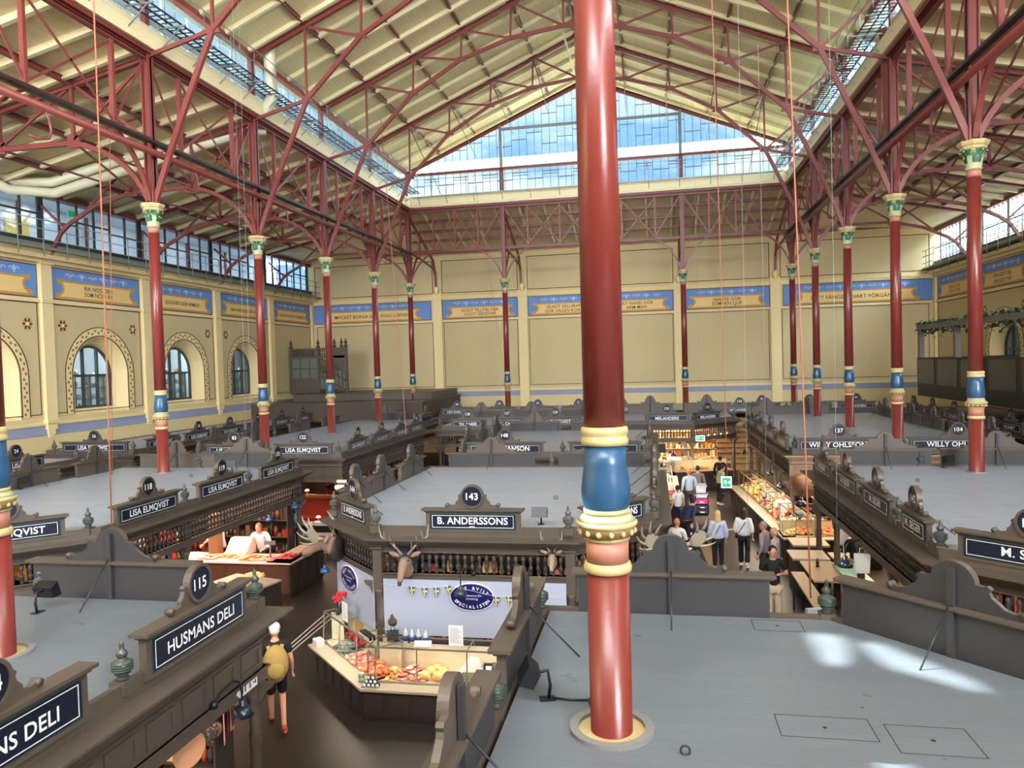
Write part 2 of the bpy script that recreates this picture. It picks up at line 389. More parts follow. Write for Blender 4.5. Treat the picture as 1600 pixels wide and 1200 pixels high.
def arch_bay(mb, f, uc, a, b, z0, z1, R=1.62, zs=6.1, zsill=4.42):
    """flat wall piece between a and b with an arched hole"""
    mb.rect(f, a, uc - R, z0, z1, -0.02, 0, 8); mb.rect(f, uc + R, b, z0, z1, -0.02, 0, 8); mb.rect(f, uc - R, uc + R, z0, zsill, -0.02, 0, 7)
    N = 24; pts = [(uc - R * math.cos(PI * k / N), zs + R * math.sin(PI * k / N)) for k in range(N + 1)]
    for p, q in zip(pts, pts[1:]): mb.plate([p, q, (q[0], z1), (p[0], z1)], f, -0.02, 0, 8)
    # stepped reveal
    prev = [(uc - R, zsill)] + pts + [(uc + R, zsill)]; pr = 0.0
    for step, (r2, dep) in enumerate(((1.54, -0.14), (1.46, -0.28), (1.36, -0.42), (1.28, -0.62))):
        cur = [(uc - r2, zsill + 0.06 * (step + 1))] + [(uc - r2 * math.cos(PI * k / N), zs + r2 * math.sin(PI * k / N)) for k in range(N + 1)] + [(uc + r2, zsill + 0.06 * (step + 1))]
        for i in range(len(cur)):
            j = (i + 1) % len(cur)
            mb.add([f(*prev[i], pr), f(*prev[j], pr), f(*cur[j], dep), f(*cur[i], dep)], [(0, 1, 2, 3)], 7)
        prev, pr = cur, dep
    # painted bands round the arch
    for r0, r1, m in ((1.66, 1.70, 1), (1.72, 2.02, 7), (2.04, 2.075, 1)):
        for k in range(N):
            t0, t1 = PI * k / N, PI * (k + 1) / N
            mb.plate([(uc - r0 * math.cos(t0), zs + r0 * math.sin(t0)), (uc - r1 * math.cos(t0), zs + r1 * math.sin(t0)), (uc - r1 * math.cos(t1), zs + r1 * math.sin(t1)), (uc - r0 * math.cos(t1), zs + r0 * math.sin(t1))], f, 0, 0.014, m)
        for s in (-1, 1):
            x0, x1 = sorted((uc + s * r0, uc + s * r1)); mb.rect(f, x0, x1, 4.5, zs, 0, 0.014, m)
    nm = 30
    for k in range(nm):
        t = PI * (k + 0.5) / nm; c = (-math.cos(t), math.sin(t)); tx, ty = c[1], -c[0]; o = 0.05 * (1 if k % 2 else -1)
        m = (uc + (1.87 + o) * c[0], zs + (1.87 + o) * c[1])
        mb.plate([(m[0] + tx * 0.08, m[1] + ty * 0.08), (m[0] + c[0] * 0.06, m[1] + c[1] * 0.06), (m[0] - tx * 0.08, m[1] - ty * 0.08), (m[0] - c[0] * 0.06, m[1] - c[1] * 0.06)], f, 0.0, 0.022, 10)
    for s in (-1, 1):
        for k in range(9):
            x = uc + s * (1.87 + 0.05 * (1 if k % 2 else -1)); z = 4.62 + k * 0.17
            mb.plate([(x, z - 0.07), (x + 0.07, z), (x, z + 0.07), (x - 0.07, z)], f, 0.0, 0.022, 10)
    rosette(mb, f, uc - 2.1, 8.15); rosette(mb, f, uc + 2.1, 8.15)

def window(n, f, uc):
    R = 1.26; zs = 6.1; z0 = 4.66
    fr = MB(); N = 20
    for r0, r1 in ((R - 0.07, R + 0.03),):
        for k in range(N):
            t0, t1 = PI * k / N, PI * (k + 1) / N
            fr.plate([(uc - r0 * math.cos(t0), zs + r0 * math.sin(t0)), (uc - r1 * math.cos(t0), zs + r1 * math.sin(t0)), (uc - r1 * math.cos(t1), zs + r1 * math.sin(t1)), (uc - r0 * math.cos(t1), zs + r0 * math.sin(t1))], f, -0.66, -0.56)
    for s in (-1, 1): x0, x1 = sorted((uc + s * (R - 0.07), uc + s * (R + 0.03))); fr.rect(f, x0, x1, z0, zs, -0.66, -0.56)
    fr.rect(f, uc - R, uc + R, z0, z0 + 0.09, -0.66, -0.56); fr.rect(f, uc - R, uc + R, 6.02, 6.12, -0.66, -0.54)
    for x in (-0.42, 0.42): fr.rect(f, uc + x - 0.045, uc + x + 0.045, z0, zs + math.sqrt(R * R - x * x) - 0.03, -0.66, -0.54)
    for x in (-0.84, 0, 0.84): fr.rect(f, uc + x - 0.012, uc + x + 0.012, z0, 6.02, -0.64, -0.6)
    w = fr.build('window_%d' % n, DARKF); struct(w)
    g = MB(); pts = [(uc - R, z0)] + [(uc - R * math.cos(PI * k / N), zs + R * math.sin(PI * k / N)) for k in range(N + 1)] + [(uc + R, z0)]
    g.plate(pts, f, -0.615, -0.605); g.build('window_pane', GLASS, w)

# left wall
mb = MB(); ROWP = [14.0 - 0.06, 19.9, 25.863, 31.826, 37.789, 43.75]
bays = [(13.9, 19.9), (19.9, 25.863), (25.863, 31.826), (31.826, 37.789), (37.789, 43.75), (43.75, YW)]
verseL = [['GODT ORD', 'FINNER GOD ORT'], ['ALLTING HAR', 'SIN TID'], ['RIK NOG DEN', 'SOM NÖJD ÄR'], ['IDOGHET GÖR ARMOD'], ['DEN NÄRINGEN ÄR GOD'], ['INGENTING GOTT UTAN MÖDA']]
for i, (a, b) in enumerate(bays):
    mb.rect(fL, a, b, 0, 4.42, -0.3, 0, 6)
    if 0 < i < 5: arch_bay(mb, fL, (a + b) / 2, a, b, 4.42, 9.0)
    else: mb.rect(fL, a, b, 4.42, 9.0, -0.3, 0, 8)
    mb.rect(fL, a, b, 9.0, 11.45, -0.3, 0, 7)
    cartouche(mb, fL, a + 0.33, b - 0.33, verseL[i])
    bay_lines(mb, fL, a + 0.25, b - 0.25)
    mb.rect(fL, a, b, 3.72, 4.12, 0, 0.02, 9); mb.rect(fL, a, b, 4.12, 4.24, 0, 0.06, 7); mb.rect(fL, a, b, 9.02, 9.14, 0, 0.1, 7)
    pilaster(mb, fL, a, 0.27, 4.2, 10.9)
mb.rect(fL, 13.9, YW, 10.6, 10.75, 0, 0.2, 7); mb.rect(fL, 13.9, YW, 10.75, 10.95, 0, 0.42, 7); mb.rect(fL, 13.9, YW, 10.95, 11.05, 0, 0.5, 6)
pilaster(mb, fL, YW - 0.1, 0.15, 4.2, 10.9)
struct(mb.build('wall_left', WM))
for n, i in enumerate((1, 2, 3, 4)): window(n + 1, fL, sum(bays[i]) / 2)

# back wall
mb = MB(); mb.rect(fB, -XW - 0.3, XW + 0.3, 0, 4.42, -0.3, 0, 6); mb.rect(fB, -XW - 0.3, XW + 0.3, 4.42, 9.0, -0.3, 0, 8); mb.rect(fB, -XW - 0.3, XW + 0.3, 9.0, 15.9, -0.3, 0, 6)
bb = [(-XW, -11.12), (-11.12, -5.15), (-5.15, 5.15), (5.15, 11.12), (11.12, XW)]
for i, (a, b) in enumerate(bb):
    p = 0.32
    mb.rect(fB, a + p, b - p, 3.86, 4.2, 0, 0.02, 9); mb.rect(fB, a, b, 4.2, 4.32, 0, 0.06, 7)
    bay_lines(mb, fB, a + p - 0.05, b - p + 0.05); mb.rect(fB, a, b, 9.02, 9.14, 0, 0.1, 7); mb.rect(fB, a, b, 10.56, 10.7, 0, 0.12, 7); mb.rect(fB, a, b, 10.7, 10.8, 0, 0.18, 7)
    mb.frame(fB, a + p, b - p, 11.0, 13.25, 0.05, 0, 0.015, 1)
    mb.rect(fB, a + p + 0.12, b - p - 0.12, 11.12, 13.13, 0, 0.01, 8)
mb.rect(fB, -XW, XW, 13.62, 13.78, 0, 0.16, 7)
cartouche(mb, fB, -20.3, -11.6, ['MYCKET BORGA GÖR SVAG LÖFVEN'], 0.33)
cartouche(mb, fB, -10.8, -5.5, ['GODT TILLTAL FÅR', 'GODT GENSVAR'], 0.29)
cartouche(mb, fB, -4.8, 0.05, ['GLADT SÄLLSKAP', 'GÖR VÄGEN KORT'], 0.29)
cartouche(mb, fB, 0.05, 4.8, ['LÄT HAND GÖR', 'ARM MAN'], 0.29)
cartouche(mb, fB, 5.5, 10.8, ['ARBETE GÖR', 'SÖMNEN LJUF'], 0.29)
cartouche(mb, fB, 11.6, 20.3, ['LÄTT FÅNGET SNART FÖRGÅNGET'], 0.33)
for u in (-11.12, -5.15, 5.15, 11.12): pilaster(mb, fB, u, 0.31, 3.1, 13.8 if abs(u) > 50 else 11.0, 0.2, False)
for u in (-11.12, -5.15, 5.15, 11.12): mb.lathe([(0.16, 0), (0.1, 0.08), (0.2, 0.25), (0.2, 0.38), (0.08, 0.5)], (u, YW - 0.3, 10.95), 12, 7)
struct(mb.build('wall_back', WM))

# right wall
mb = MB(); verseR = [['DEN VET BÄST', 'VAR SKON KLÄMMER'], ['LIKA SÖKER', 'LIKA'], ['DEN LEFVER SÄLL', 'SOM LEFVER VÄL'], ['LIKA GODT ÅT', 'ENHVAR SITT'], ['DEN GODT GER', 'DEN GODT FÅR'], ['LÄNGE LEFVE', 'GODT LYNNE']]
for i, (a, b) in enumerate(bays):
    A, B = -b, -a
    mb.rect(fR, A, B, 0, 4.42, -0.3, 0, 6)
    if 0 < i < 5: arch_bay(mb, fR, (A + B) / 2, A, B, 4.42, 9.0)
    else: mb.rect(fR, A, B, 4.42, 9.0, -0.3, 0, 8)
    mb.rect(fR, A, B, 9.0, 11.45, -0.3, 0, 7)
    cartouche(mb, fR, A + 0.33, B - 0.33, verseR[i]); bay_lines(mb, fR, A + 0.25, B - 0.25)
    mb.rect(fR, A, B, 3.72, 4.12, 0, 0.02, 9); mb.rect(fR, A, B, 9.02, 9.14, 0, 0.1, 7); pilaster(mb, fR, B, 0.27, 4.2, 10.9)
mb.rect(fR, -YW, -13.9, 10.6, 10.75, 0, 0.2, 7); mb.rect(fR, -YW, -13.9, 10.75, 10.95, 0, 0.42, 7)
pilaster(mb, fR, -YW + 0.1, 0.15, 4.2, 10.9)
struct(mb.build('wall_right', WM))
for n, i in enumerate((1, 2, 3, 4)): window(n + 5, fR, -sum(bays[i]) / 2)

# rooms behind the arched windows
BLW = mat('shop_room_wall', (186, 198, 206), 0.7); 
for side in (-1, 1):
    mb = MB(); x0 = side * (XW + 0.35); x1 = side * (XW + 3.2); a, b = sorted((x0, x1))
    mb.box(a, b, 13.9, YW, 3.9, 4.0, 1); mb.box(a, b, 13.9, YW, 8.6, 8.7, 0); mb.box(x1 - 0.05, x1 + 0.05, 13.9, YW, 4, 8.6, 0)
    mb.box(a, b, YW - 0.1, YW, 4, 8.6, 0)
    tag(mb.build('shop_room', [BLW, WOODD]), 'pale room behind the arched windows of the %s wall' % ('left' if side < 0 else 'right'), 'room')
    if side > 0: continue
    for k, yc in enumerate([sum(bays[i]) / 2 for i in (1, 2, 3, 4)]):
        sh = thing('display_shelf', ('pale shelf with white tableware behind the %s arched window of the left wall' % ['frontmost', 'second', 'third', 'farthest'][k]), 'shelf', (side * (XW + 1.2), yc, 4.0), world=False)
        m2 = MB()
        for z in (0.5, 1.0, 1.5, 2.0): m2.box(-0.2, 0.2, -1.5, 1.5, z, z + 0.04)
        for y in (-1.5, -0.5, 0.5, 1.46): m2.box(-0.2, 0.2, y, y + 0.04, 0, 2.1)
        m2.build('shelf_frame', mat('pale_shelf_steel', (150, 158, 160), 0.5), sh); m3 = MB()
        for z in (0.54, 1.04, 1.54, 2.04):
            y = -1.35
            while y < 1.35:
                r = random.uniform(0.05, 0.12); h = random.uniform(0.08, 0.3)
                m3.lathe([(r * 0.6, 0), (r, h * 0.5), (r * 0.7, h)], (random.uniform(-0.08, 0.08), y, z), 8, random.choice((0, 0, 1, 2))); y += r * 2 + 0.06
        m3.build('crockery', [PAPER, mat('clear_ware', (170, 190, 190), 0.2), mat('amber_ware', (150, 100, 30), 0.3)], sh)['kind'] = 'stuff'
        l = bpy.data.lights.new('room_fill', 'AREA'); l.energy = 150; l.size = 1.5; l.color = (0.9, 0.95, 1)  # added light that brightens the room seen through the arched window
        lo = bpy.data.objects.new('room_fill', l); COL.objects.link(lo); lo.location = (side * (XW + 1.55), yc, 8.0); lo.rotation_euler = (0, PI / 4, 0)

# floor
mb = MB(); mb.box(-XW - 3.5, XW + 3.5, -10, YW + 0.3, -0.1, 0); struct(mb.build('floor', FLOOR))

# ------------------------------------------------------------------ roofs
mb = MB()
def slab(mb, a, b, c, d, t=0.12, m=0):
    up = Vector((0, 0, t)); vs = [Vector(p) for p in (a, b, c, d)]; mb.add(vs + [v + up for v in vs], [(0, 1, 2, 3), (7, 6, 5, 4), (0, 4, 5, 1), (1, 5, 6, 2), (2, 6, 7, 3), (3, 7, 4, 0)], m)
YN = -7.0
for s in (-1, 1):
    slab(mb, (s * 11.5, YN, 17.78), (0, YN, 22.62), (0, YB + 0.1, 22.62), (s * 11.5, YB + 0.1, 17.78))
    y0 = YN
    slab(mb, (s * 10.9, y0, 15.72), (s * (XW + 0.4), y0, 13.52), (s * (XW + 0.4), YB + 0.1, 13.52), (s * 10.9, YB + 0.1, 15.72))
slab(mb, (-XW - 0.3, YB, 15.72), (XW + 0.3, YB, 15.72), (XW + 0.3, YW + 0.3, 13.85), (-XW - 0.3, YW + 0.3, 13.85))
for s in (-1, 1):   # closes the gap between the hip and the aisle slope
    slab(mb, (s * 11.0, YB, 15.7), (s * (XW + 0.4), YB, 13.5), (s * (XW + 0.4), YW + 0.2, 13.5), (s * 11.0, YW + 0.2, 13.9), 0.05)
y = 16.6
while y < YB:
    for s in (-1, 1):
        if abs((y - Y1) % BAY) > 0.3 and abs((y - Y1) % BAY - BAY) > 0.3:
            mb.bar((s * 11.0, y, 17.93), (s * 0.05, y, 22.53), 0.14, 0.2, 1); mb.bar((s * 11.0, y, 15.62), (s * XW, y, 13.46), 0.14, 0.2, 1)
    y += BAY / 4
x = -XW + 1.2
while x < XW:
    mb.bar((x, YB, 15.62), (x, YW, 13.78), 0.12, 0.18, 1); x += 1.5
struct(mb.build('ceiling', [CEIL, CBEAM]))

# clerestory bands and glazing, both long sides
GREYW = mat('outer_wall_render', (44, 54, 62), 0.8, var=0.08, vscale=1.0)
for s, nm in ((-1, 'left'), (1, 'right')):
    mb = MB(); x = s * XN
    mb.box(x - 0.3, x + 0.3, YN, YB + 0.3, 15.62, 16.05, 0)
    pr = [(0.3, 16.05), (0.27, 16.18), (0.2, 16.28), (0.0, 16.32), (-0.3, 16.32), (-0.3, 16.05)]
    vs = [(x - s * a, YN, z) for a, z in pr] + [(x - s * a, YB + 0.3, z) for a, z in pr]; n = len(pr)
    mb.add(vs, [(i, (i + 1) % n, n + (i + 1) % n, n + i) for i in range(n)], 0, True)
    mb.box(x - 0.2, x + 0.2, YN, YB + 0.2, 15.5, 15.62, 1)
    mb.box(x - 0.12, x + 0.12, YN, YB, 17.72, 17.92, 1)
    struct(mb.build('trim_%d' % (1 if s < 0 else 2), [CBEAM, RED]))
    # glazing
    w = MB(); xg = x + s * 0.1
    k = 0; y = 15.0
    while y < YB - 0.1:
        big = abs(((y - Y1) / BAY) - round((y - Y1) / BAY)) < 0.02
        if not big: w.box(xg - 0.025, xg + 0.025, y - 0.02, y + 0.02, 16.3, 17.75, 0)
        y += BAY / 6
    w.box(xg - 0.04, xg + 0.04, 15, YB, 16.55, 16.72, 0); w.box(xg - 0.05, xg + 0.05, 15, YB, 16.3, 16.36, 0)
    wo = w.build('window_%d' % (9 if s < 0 else 10), mat('pale_glazing_bar', (150, 165, 172), 0.4)); struct(wo)
    g = MB(); g.box(xg - 0.008, xg + 0.008, 15, YB, 16.3, 17.75); g.build('window_pane', GLASSD, wo)
    if s < 0:
        nb = MB(); nb.box(-24.0, -23.8, 16.5, 60, 14.3, 30, 0)
        for k in range(18): nb.box(-24.1 + 0.3, -23.74, 17 + k * 2.4, 17.12 + k * 2.4, 14, 30, 1)
        tag(nb.build('neighbouring_wall', [GREYW, mat('pale_render_rib', (150, 160, 165), 0.7)]), 'grey ribbed outside wall seen through the left clerestory panes', 'wall')
    # unseen panel added in the near clerestory, its gaps shaped for the sun patches
    p = MB(); gaps = PATCH_GAPS if s < 0 else []
    yy = YN
    for a, b, holes in gaps:
        if a - yy > 0.001: p.box(xg - 0.02, xg + 0.02, yy, a, 16.3, 17.75)
        zz = 16.3
        for z0, z1 in holes:
            if z0 > zz + 0.005: p.box(xg - 0.02, xg + 0.02, a, b, zz, z0)
            zz = z1
        if zz < 17.74: p.box(xg - 0.02, xg + 0.02, a, b, zz, 17.75)
        yy = b
    if s < 0: p.box(xg - 0.02, xg + 0.02, yy, 15, 16.3, 17.75); struct(p.build('trim_3', GREYW))
    # red clerestory posts and catwalk
    for i, yr in enumerate(ROWS):
        m = MB(); m.bar((x, yr, 16.3), (x, yr, 17.75), 0.16, 0.2); tag(m.build('clerestory_post', RED), 'red iron post between the %s clerestory panes above column row %s' % (nm, ['one, nearest', 'two', 'three', 'four', 'five, farthest'][i]), 'post', 'red clerestory posts')
    cw = thing('catwalk', 'steel mesh catwalk with thin rails along the %s clerestory' % nm, 'catwalk', (0, 0, 0), world=True)
    m = MB(); xi = x - s * 0.35; xo = x - s * 0.95
    y = 15.0
    while y < YB - 0.3:
        m.bar((xi, y, 16.42), (xo, y, 16.42), 0.03, 0.03); y += 0.24
    for xx in (xi, (xi + xo) / 2, xo): m.bar((xx, 15, 16.44), (xx, YB - 0.3, 16.44), 0.03, 0.05)
    m.build('grating', CHAR, cw)['kind'] = 'stuff'
    m = MB(); 
    for z in (16.95, 17.4): m.tube([(xo, 15, z), (xo, YB - 0.3, z)], 0.018, 6)
    y = 15.5
    while y < YB - 0.3: m.tube([(xo, y, 16.4), (xo, y, 17.4)], 0.015, 5); y += 1.49
    m.build('handrail', STEELG, cw)
    y = 15.8
    while y < YB - 0.3:
        m = MB(); m.bar((x - s * 0.2, y, 15.75), (xo, y, 16.4), 0.03, 0.03); m.bar((x - s * 0.2, y, 16.4), (xo - s * 0.15, y, 16.4), 0.05, 0.05); m.build('bracket', STEELG, cw); y += 1.49

# gable window at the far end
mb = MB(); zr = lambda x: 22.3 - abs(x) * (22.3 - 17.75) / 11.12
for k in range(-24, 25):
    xx = k * 0.454
    if abs(xx) > 10.7: continue
    if abs(abs(xx) - 5.2) > 0.2: mb.box(xx - 0.013, xx + 0.013, YB - 0.02, YB + 0.02, 16.3, zr(xx), 0)
for k in range(-12, 12):      # staggered short transoms
    xx = k * 0.908; z = 18.9 + (k % 3) * 0.35
    for dz in (0, 1.75):
        if z + dz < zr(max(abs(xx), abs(xx + 0.908))): mb.box(xx, xx + 0.908, YB - 0.02, YB + 0.02, z + dz, z + dz + 0.035, 0)
    mb.box(xx, xx + 0.908, YB - 0.02, YB + 0.02, 16.9 + (k % 2) * 0.25, 16.93 + (k % 2) * 0.25, 0)
    if k % 2: mb.box(xx, xx + 0.908, YB - 0.02, YB + 0.02, 17.3, 17.33, 0)
mb.box(-11, 11, YB - 0.08, YB + 0.08, 17.56, 17.68, 1); mb.box(-11, 11, YB - 0.05, YB + 0.1, 17.68, 17.74, 0)
mb.box(-5.3, 5.3, YB - 0.05, YB + 0.05, 19.86, 20.04, 3)
for xx in (-5.2, 5.2):
    mb.box(xx - 0.09, xx + 0.09, YB - 0.08, YB + 0.08, 17.6, zr(xx), 3)
for xx in (-9.6, -7.4, -1.0, 3.3, 7.6, 9.7): mb.box(xx - 0.04, xx + 0.04, YB + 0.03, YB + 0.08, 16.3, 17.6, 4)
for s in (-1, 1):
    mb.bar((s * 11.12, YB, 17.72), (0, YB, 22.3), 0.12, 0.18, 1); mb.bar((s * 11.12, YB - 0.05, 17.9), (0, YB - 0.05, 22.48), 0.16, 0.16, 2)
gw = mb.build('window_11', [mat('slate_glazing_bar', (62, 80, 92), 0.5), RED, LINE, mat('grey_mullion', (120, 132, 140), 0.5), mat('white_bar', (235, 238, 240), 0.5)]); struct(gw)
g = MB(); g.plate([(-11, 16.3), (11, 16.3), (11, 17.8), (0, 22.3), (-11, 17.8)], lambda u, w, d: (u, YB + d, w), -0.006, 0.006); g.build('window_pane', GLASS, gw)
# sill, cornice below the gable, and white outside ledge added as the glare band
mb = MB(); mb.box(-11.1, 11.1, YB - 0.3, YB + 0.3, 15.62, 16.1, 0); mb.box(-11.1, 11.1, YB - 0.2, YB + 0.3, 16.1, 16.3, 0); mb.box(-11.1, 11.1, YB - 0.34, YB + 0.2, 15.72, 15.8, 0)
mb.box(-11.1, 11.1, YB - 0.2, YB + 0.2, 15.5, 15.62, 1); struct(mb.build('trim_4', [CBEAM, RED]))
mb = MB(); mb.box(-12.5, 12.5, YB + 2.0, YB + 2.3, 18.2, 18.85); mb.box(-12.5, 12.5, YB + 2.3, YB + 3.3, 18.77, 18.85)
tag(mb.build('glare_ledge', mat('white_glare_ledge', (250, 250, 250), 0.5)), 'white ledge added outside the glazed gable as its glare band', 'ledge')
cw = thing('catwalk', 'thin cable tray and rail below the glazed gable', 'catwalk', (0, 0, 0), world=True)
m = MB(); m.box(-10.6, 10.6, YB - 0.75, YB - 0.6, 16.12, 16.18)
x = -10.4
while x < 10.5: m.box(x, x + 0.05, YB - 0.75, YB - 0.6, 16.18, 16.2); x += 0.16
m.build('tray', STEELG, cw); m = MB()
for z in (16.8, 17.2): m.tube([(-10.5, YB - 0.62, z), (10.5, YB - 0.62, z)], 0.014, 5)
x = -10.2
while x < 10.4: m.tube([(x, YB - 0.62, 16.1), (x, YB - 0.62, 17.2)], 0.014, 5); m.bar((x, YB - 0.3, 15.75), (x, YB - 0.7, 16.12), 0.03, 0.03); x += 1.7
m.build('handrail', STEELG, cw)

# outer aisle glazing above the long walls
for s, nm in ((-1, 'left'), (1, 'right')):
    f = fL if s < 0 else (lambda u, z, d=0: (XW - d, u, z))
    mb = MB(); mb.rect(f, 13.9, YW, 11.4, 11.55, -0.3, 0.06, 0); mb.rect(f, 13.9, YW, 13.3, 13.5, -0.3, 0.1, 1)
    y = 14.2; k = 0
    while y < YW - 0.1:
        big = k % 6 == 0
        mb.rect(f, y - (0.14 if big else 0.035), y + (0.14 if big else 0.035), 11.5, 13.35, -0.06, 0.02, 0 if s < 0 else 2)
        if s < 0 and k % 6: mb.rect(f, y, y + 0.97, 12.35 + (0.18 if (k // 2) % 2 else 0), 12.42 + (0.18 if (k // 2) % 2 else 0), -0.05, 0.01, 0)
        y += 0.9715 if s < 0 else 0.48; k += 1
    if s > 0: mb.rect(f, 13.9, YW, 12.3, 12.36, -0.05, 0.01, 0)
    w = mb.build('window_%d' % (12 if s < 0 else 13), [BLACKF, RED, mat('white_bar', (235, 238, 240), 0.5)]); struct(w)
    g = MB(); g.rect(f, 13.9, YW, 11.5, 13.35, -0.035, -0.028); g.build('window_pane', GLASS, w)
    # gallery ledge and guard rail
    gl = thing('gallery_rail', 'grey guard rail in front of the upper windows of the %s wall' % nm, 'railing', (0, 0, 0), world=True)
    m = MB(); m.rect(f, 13.9, YW, 11.1, 11.4, 0, 0.1); m.rect(f, 13.9, YW, 11.05, 11.14, 0.0, 0.75); m.build('ledge', RAILG, gl)
    m = MB()
    for z in (11.4, 11.8, 12.15): m.tube([f(13.9, z, 0.78), f(YW - 0.2, z, 0.78)], 0.02, 5)
    m.build('rail_bar', RAILG, gl)
    y = 14.4
    while y < YW - 0.3: m = MB(); m.tube([f(y, 10.75, 0.8), f(y, 12.15, 0.78)], 0.02, 5); m.build('rail_post', RAILG, gl); y += 1.19
    # outside
    if s < 0:
        m = MB(); m.box(-XW - 3.4, -XW - 3.2, 13, YW + 1, 10.5, 14.2, 0); m.box(-XW - 3.4, -XW - 0.3, 13, YW + 1, 13.75, 13.85, 0); m.box(-XW - 3.4, -XW - 0.3, 13, YW + 1, 10.9, 11, 0)
        for k in range(9): m.box(-XW - 3.2, -XW - 3.1, 16 + k * 4, 16.15 + k * 4, 11, 13.8, 1)
        tag(m.build('corridor', [mat('white_corridor_paint', (205, 212, 222), 0.7), RED]), 'white lit corridor behind the upper left windows', 'room')
        m = MB(); m.box(-XW - 3.19, -XW - 3.12, 27.4, 28.6, 11.0, 13.0); tag(m.build('corridor_door', mat('yellow_ochre_door', (225, 190, 90), 0.6)), 'ochre yellow door in the corridor behind the upper left windows', 'door')
        m = MB(); m.box(-XW - 0.72, -XW - 0.66, 28.1, 28.6, 12.95, 13.2)
        tag(m.build('exit_sign', mat('exit_green_glow', (30, 160, 100), 0.5, emit=(30, 150, 95), estr=0.5)), 'green lit sign behind the upper left windows near the ochre door', 'sign')
        for k in range(7):  # unseen lights added to brighten the corridor and fill the left aisle
            l = bpy.data.lights.new('corridor_fill', 'AREA'); l.shape = 'RECTANGLE'; l.size = 0.4; l.size_y = 3; l.energy = 38; l.color = (0.85, 0.93, 1)
            lo = bpy.data.objects.new('corridor_fill', l); COL.objects.link(lo); lo.location = (-XW - 1.9, 19 + k * 5, 13.7)
    else:
        m = MB(); m.box(XW + 9, XW + 9.3, 10, 70, 0, 15.0, 0)
        for k in range(14):
            m.box(XW + 8.9, XW + 9.0, 12 + k * 4, 14 + k * 4, 10.6, 12.9, 1)
        m.add([(XW + 8.8, 10, 15), (XW + 8.8, 70, 15), (XW + 13, 70, 19.5), (XW + 13, 10, 19.5)], [(0, 1, 2, 3)], 2)
        tag(m.build('street_facade', [mat('pink_render', (176, 132, 118), 0.8), mat('facade_window_glass', (90, 110, 125), 0.2), mat('green_copper_roof', (130, 180, 165), 0.6)]), 'pinkish facade with green copper roof across the street, seen through the right windows', 'building')
    # red wall brackets under the eaves are part of the aisle trusses
# near extension of the left wall, out of view
mb = MB(); mb.box(-XW - 0.3, -XW, YN, 13.9, 0, 13.6); mb.box(XW, XW + 0.3, YN, 13.9, 0, 13.6); struct(mb.build('wall_near_left', WALL))
mb = MB(); mb.box(-XW - 0.3, XW + 0.3, YN - 0.3, YN, 0, 9.0); mb.box(-11.3, 11.3, YN - 0.3, YN, 9.0, 17.6); struct(mb.build('wall_near_end', mat('end_wall_paint', (186, 170, 130), 0.8)))  # unseen end wall with openings for skylight, its paint lightened for bounce

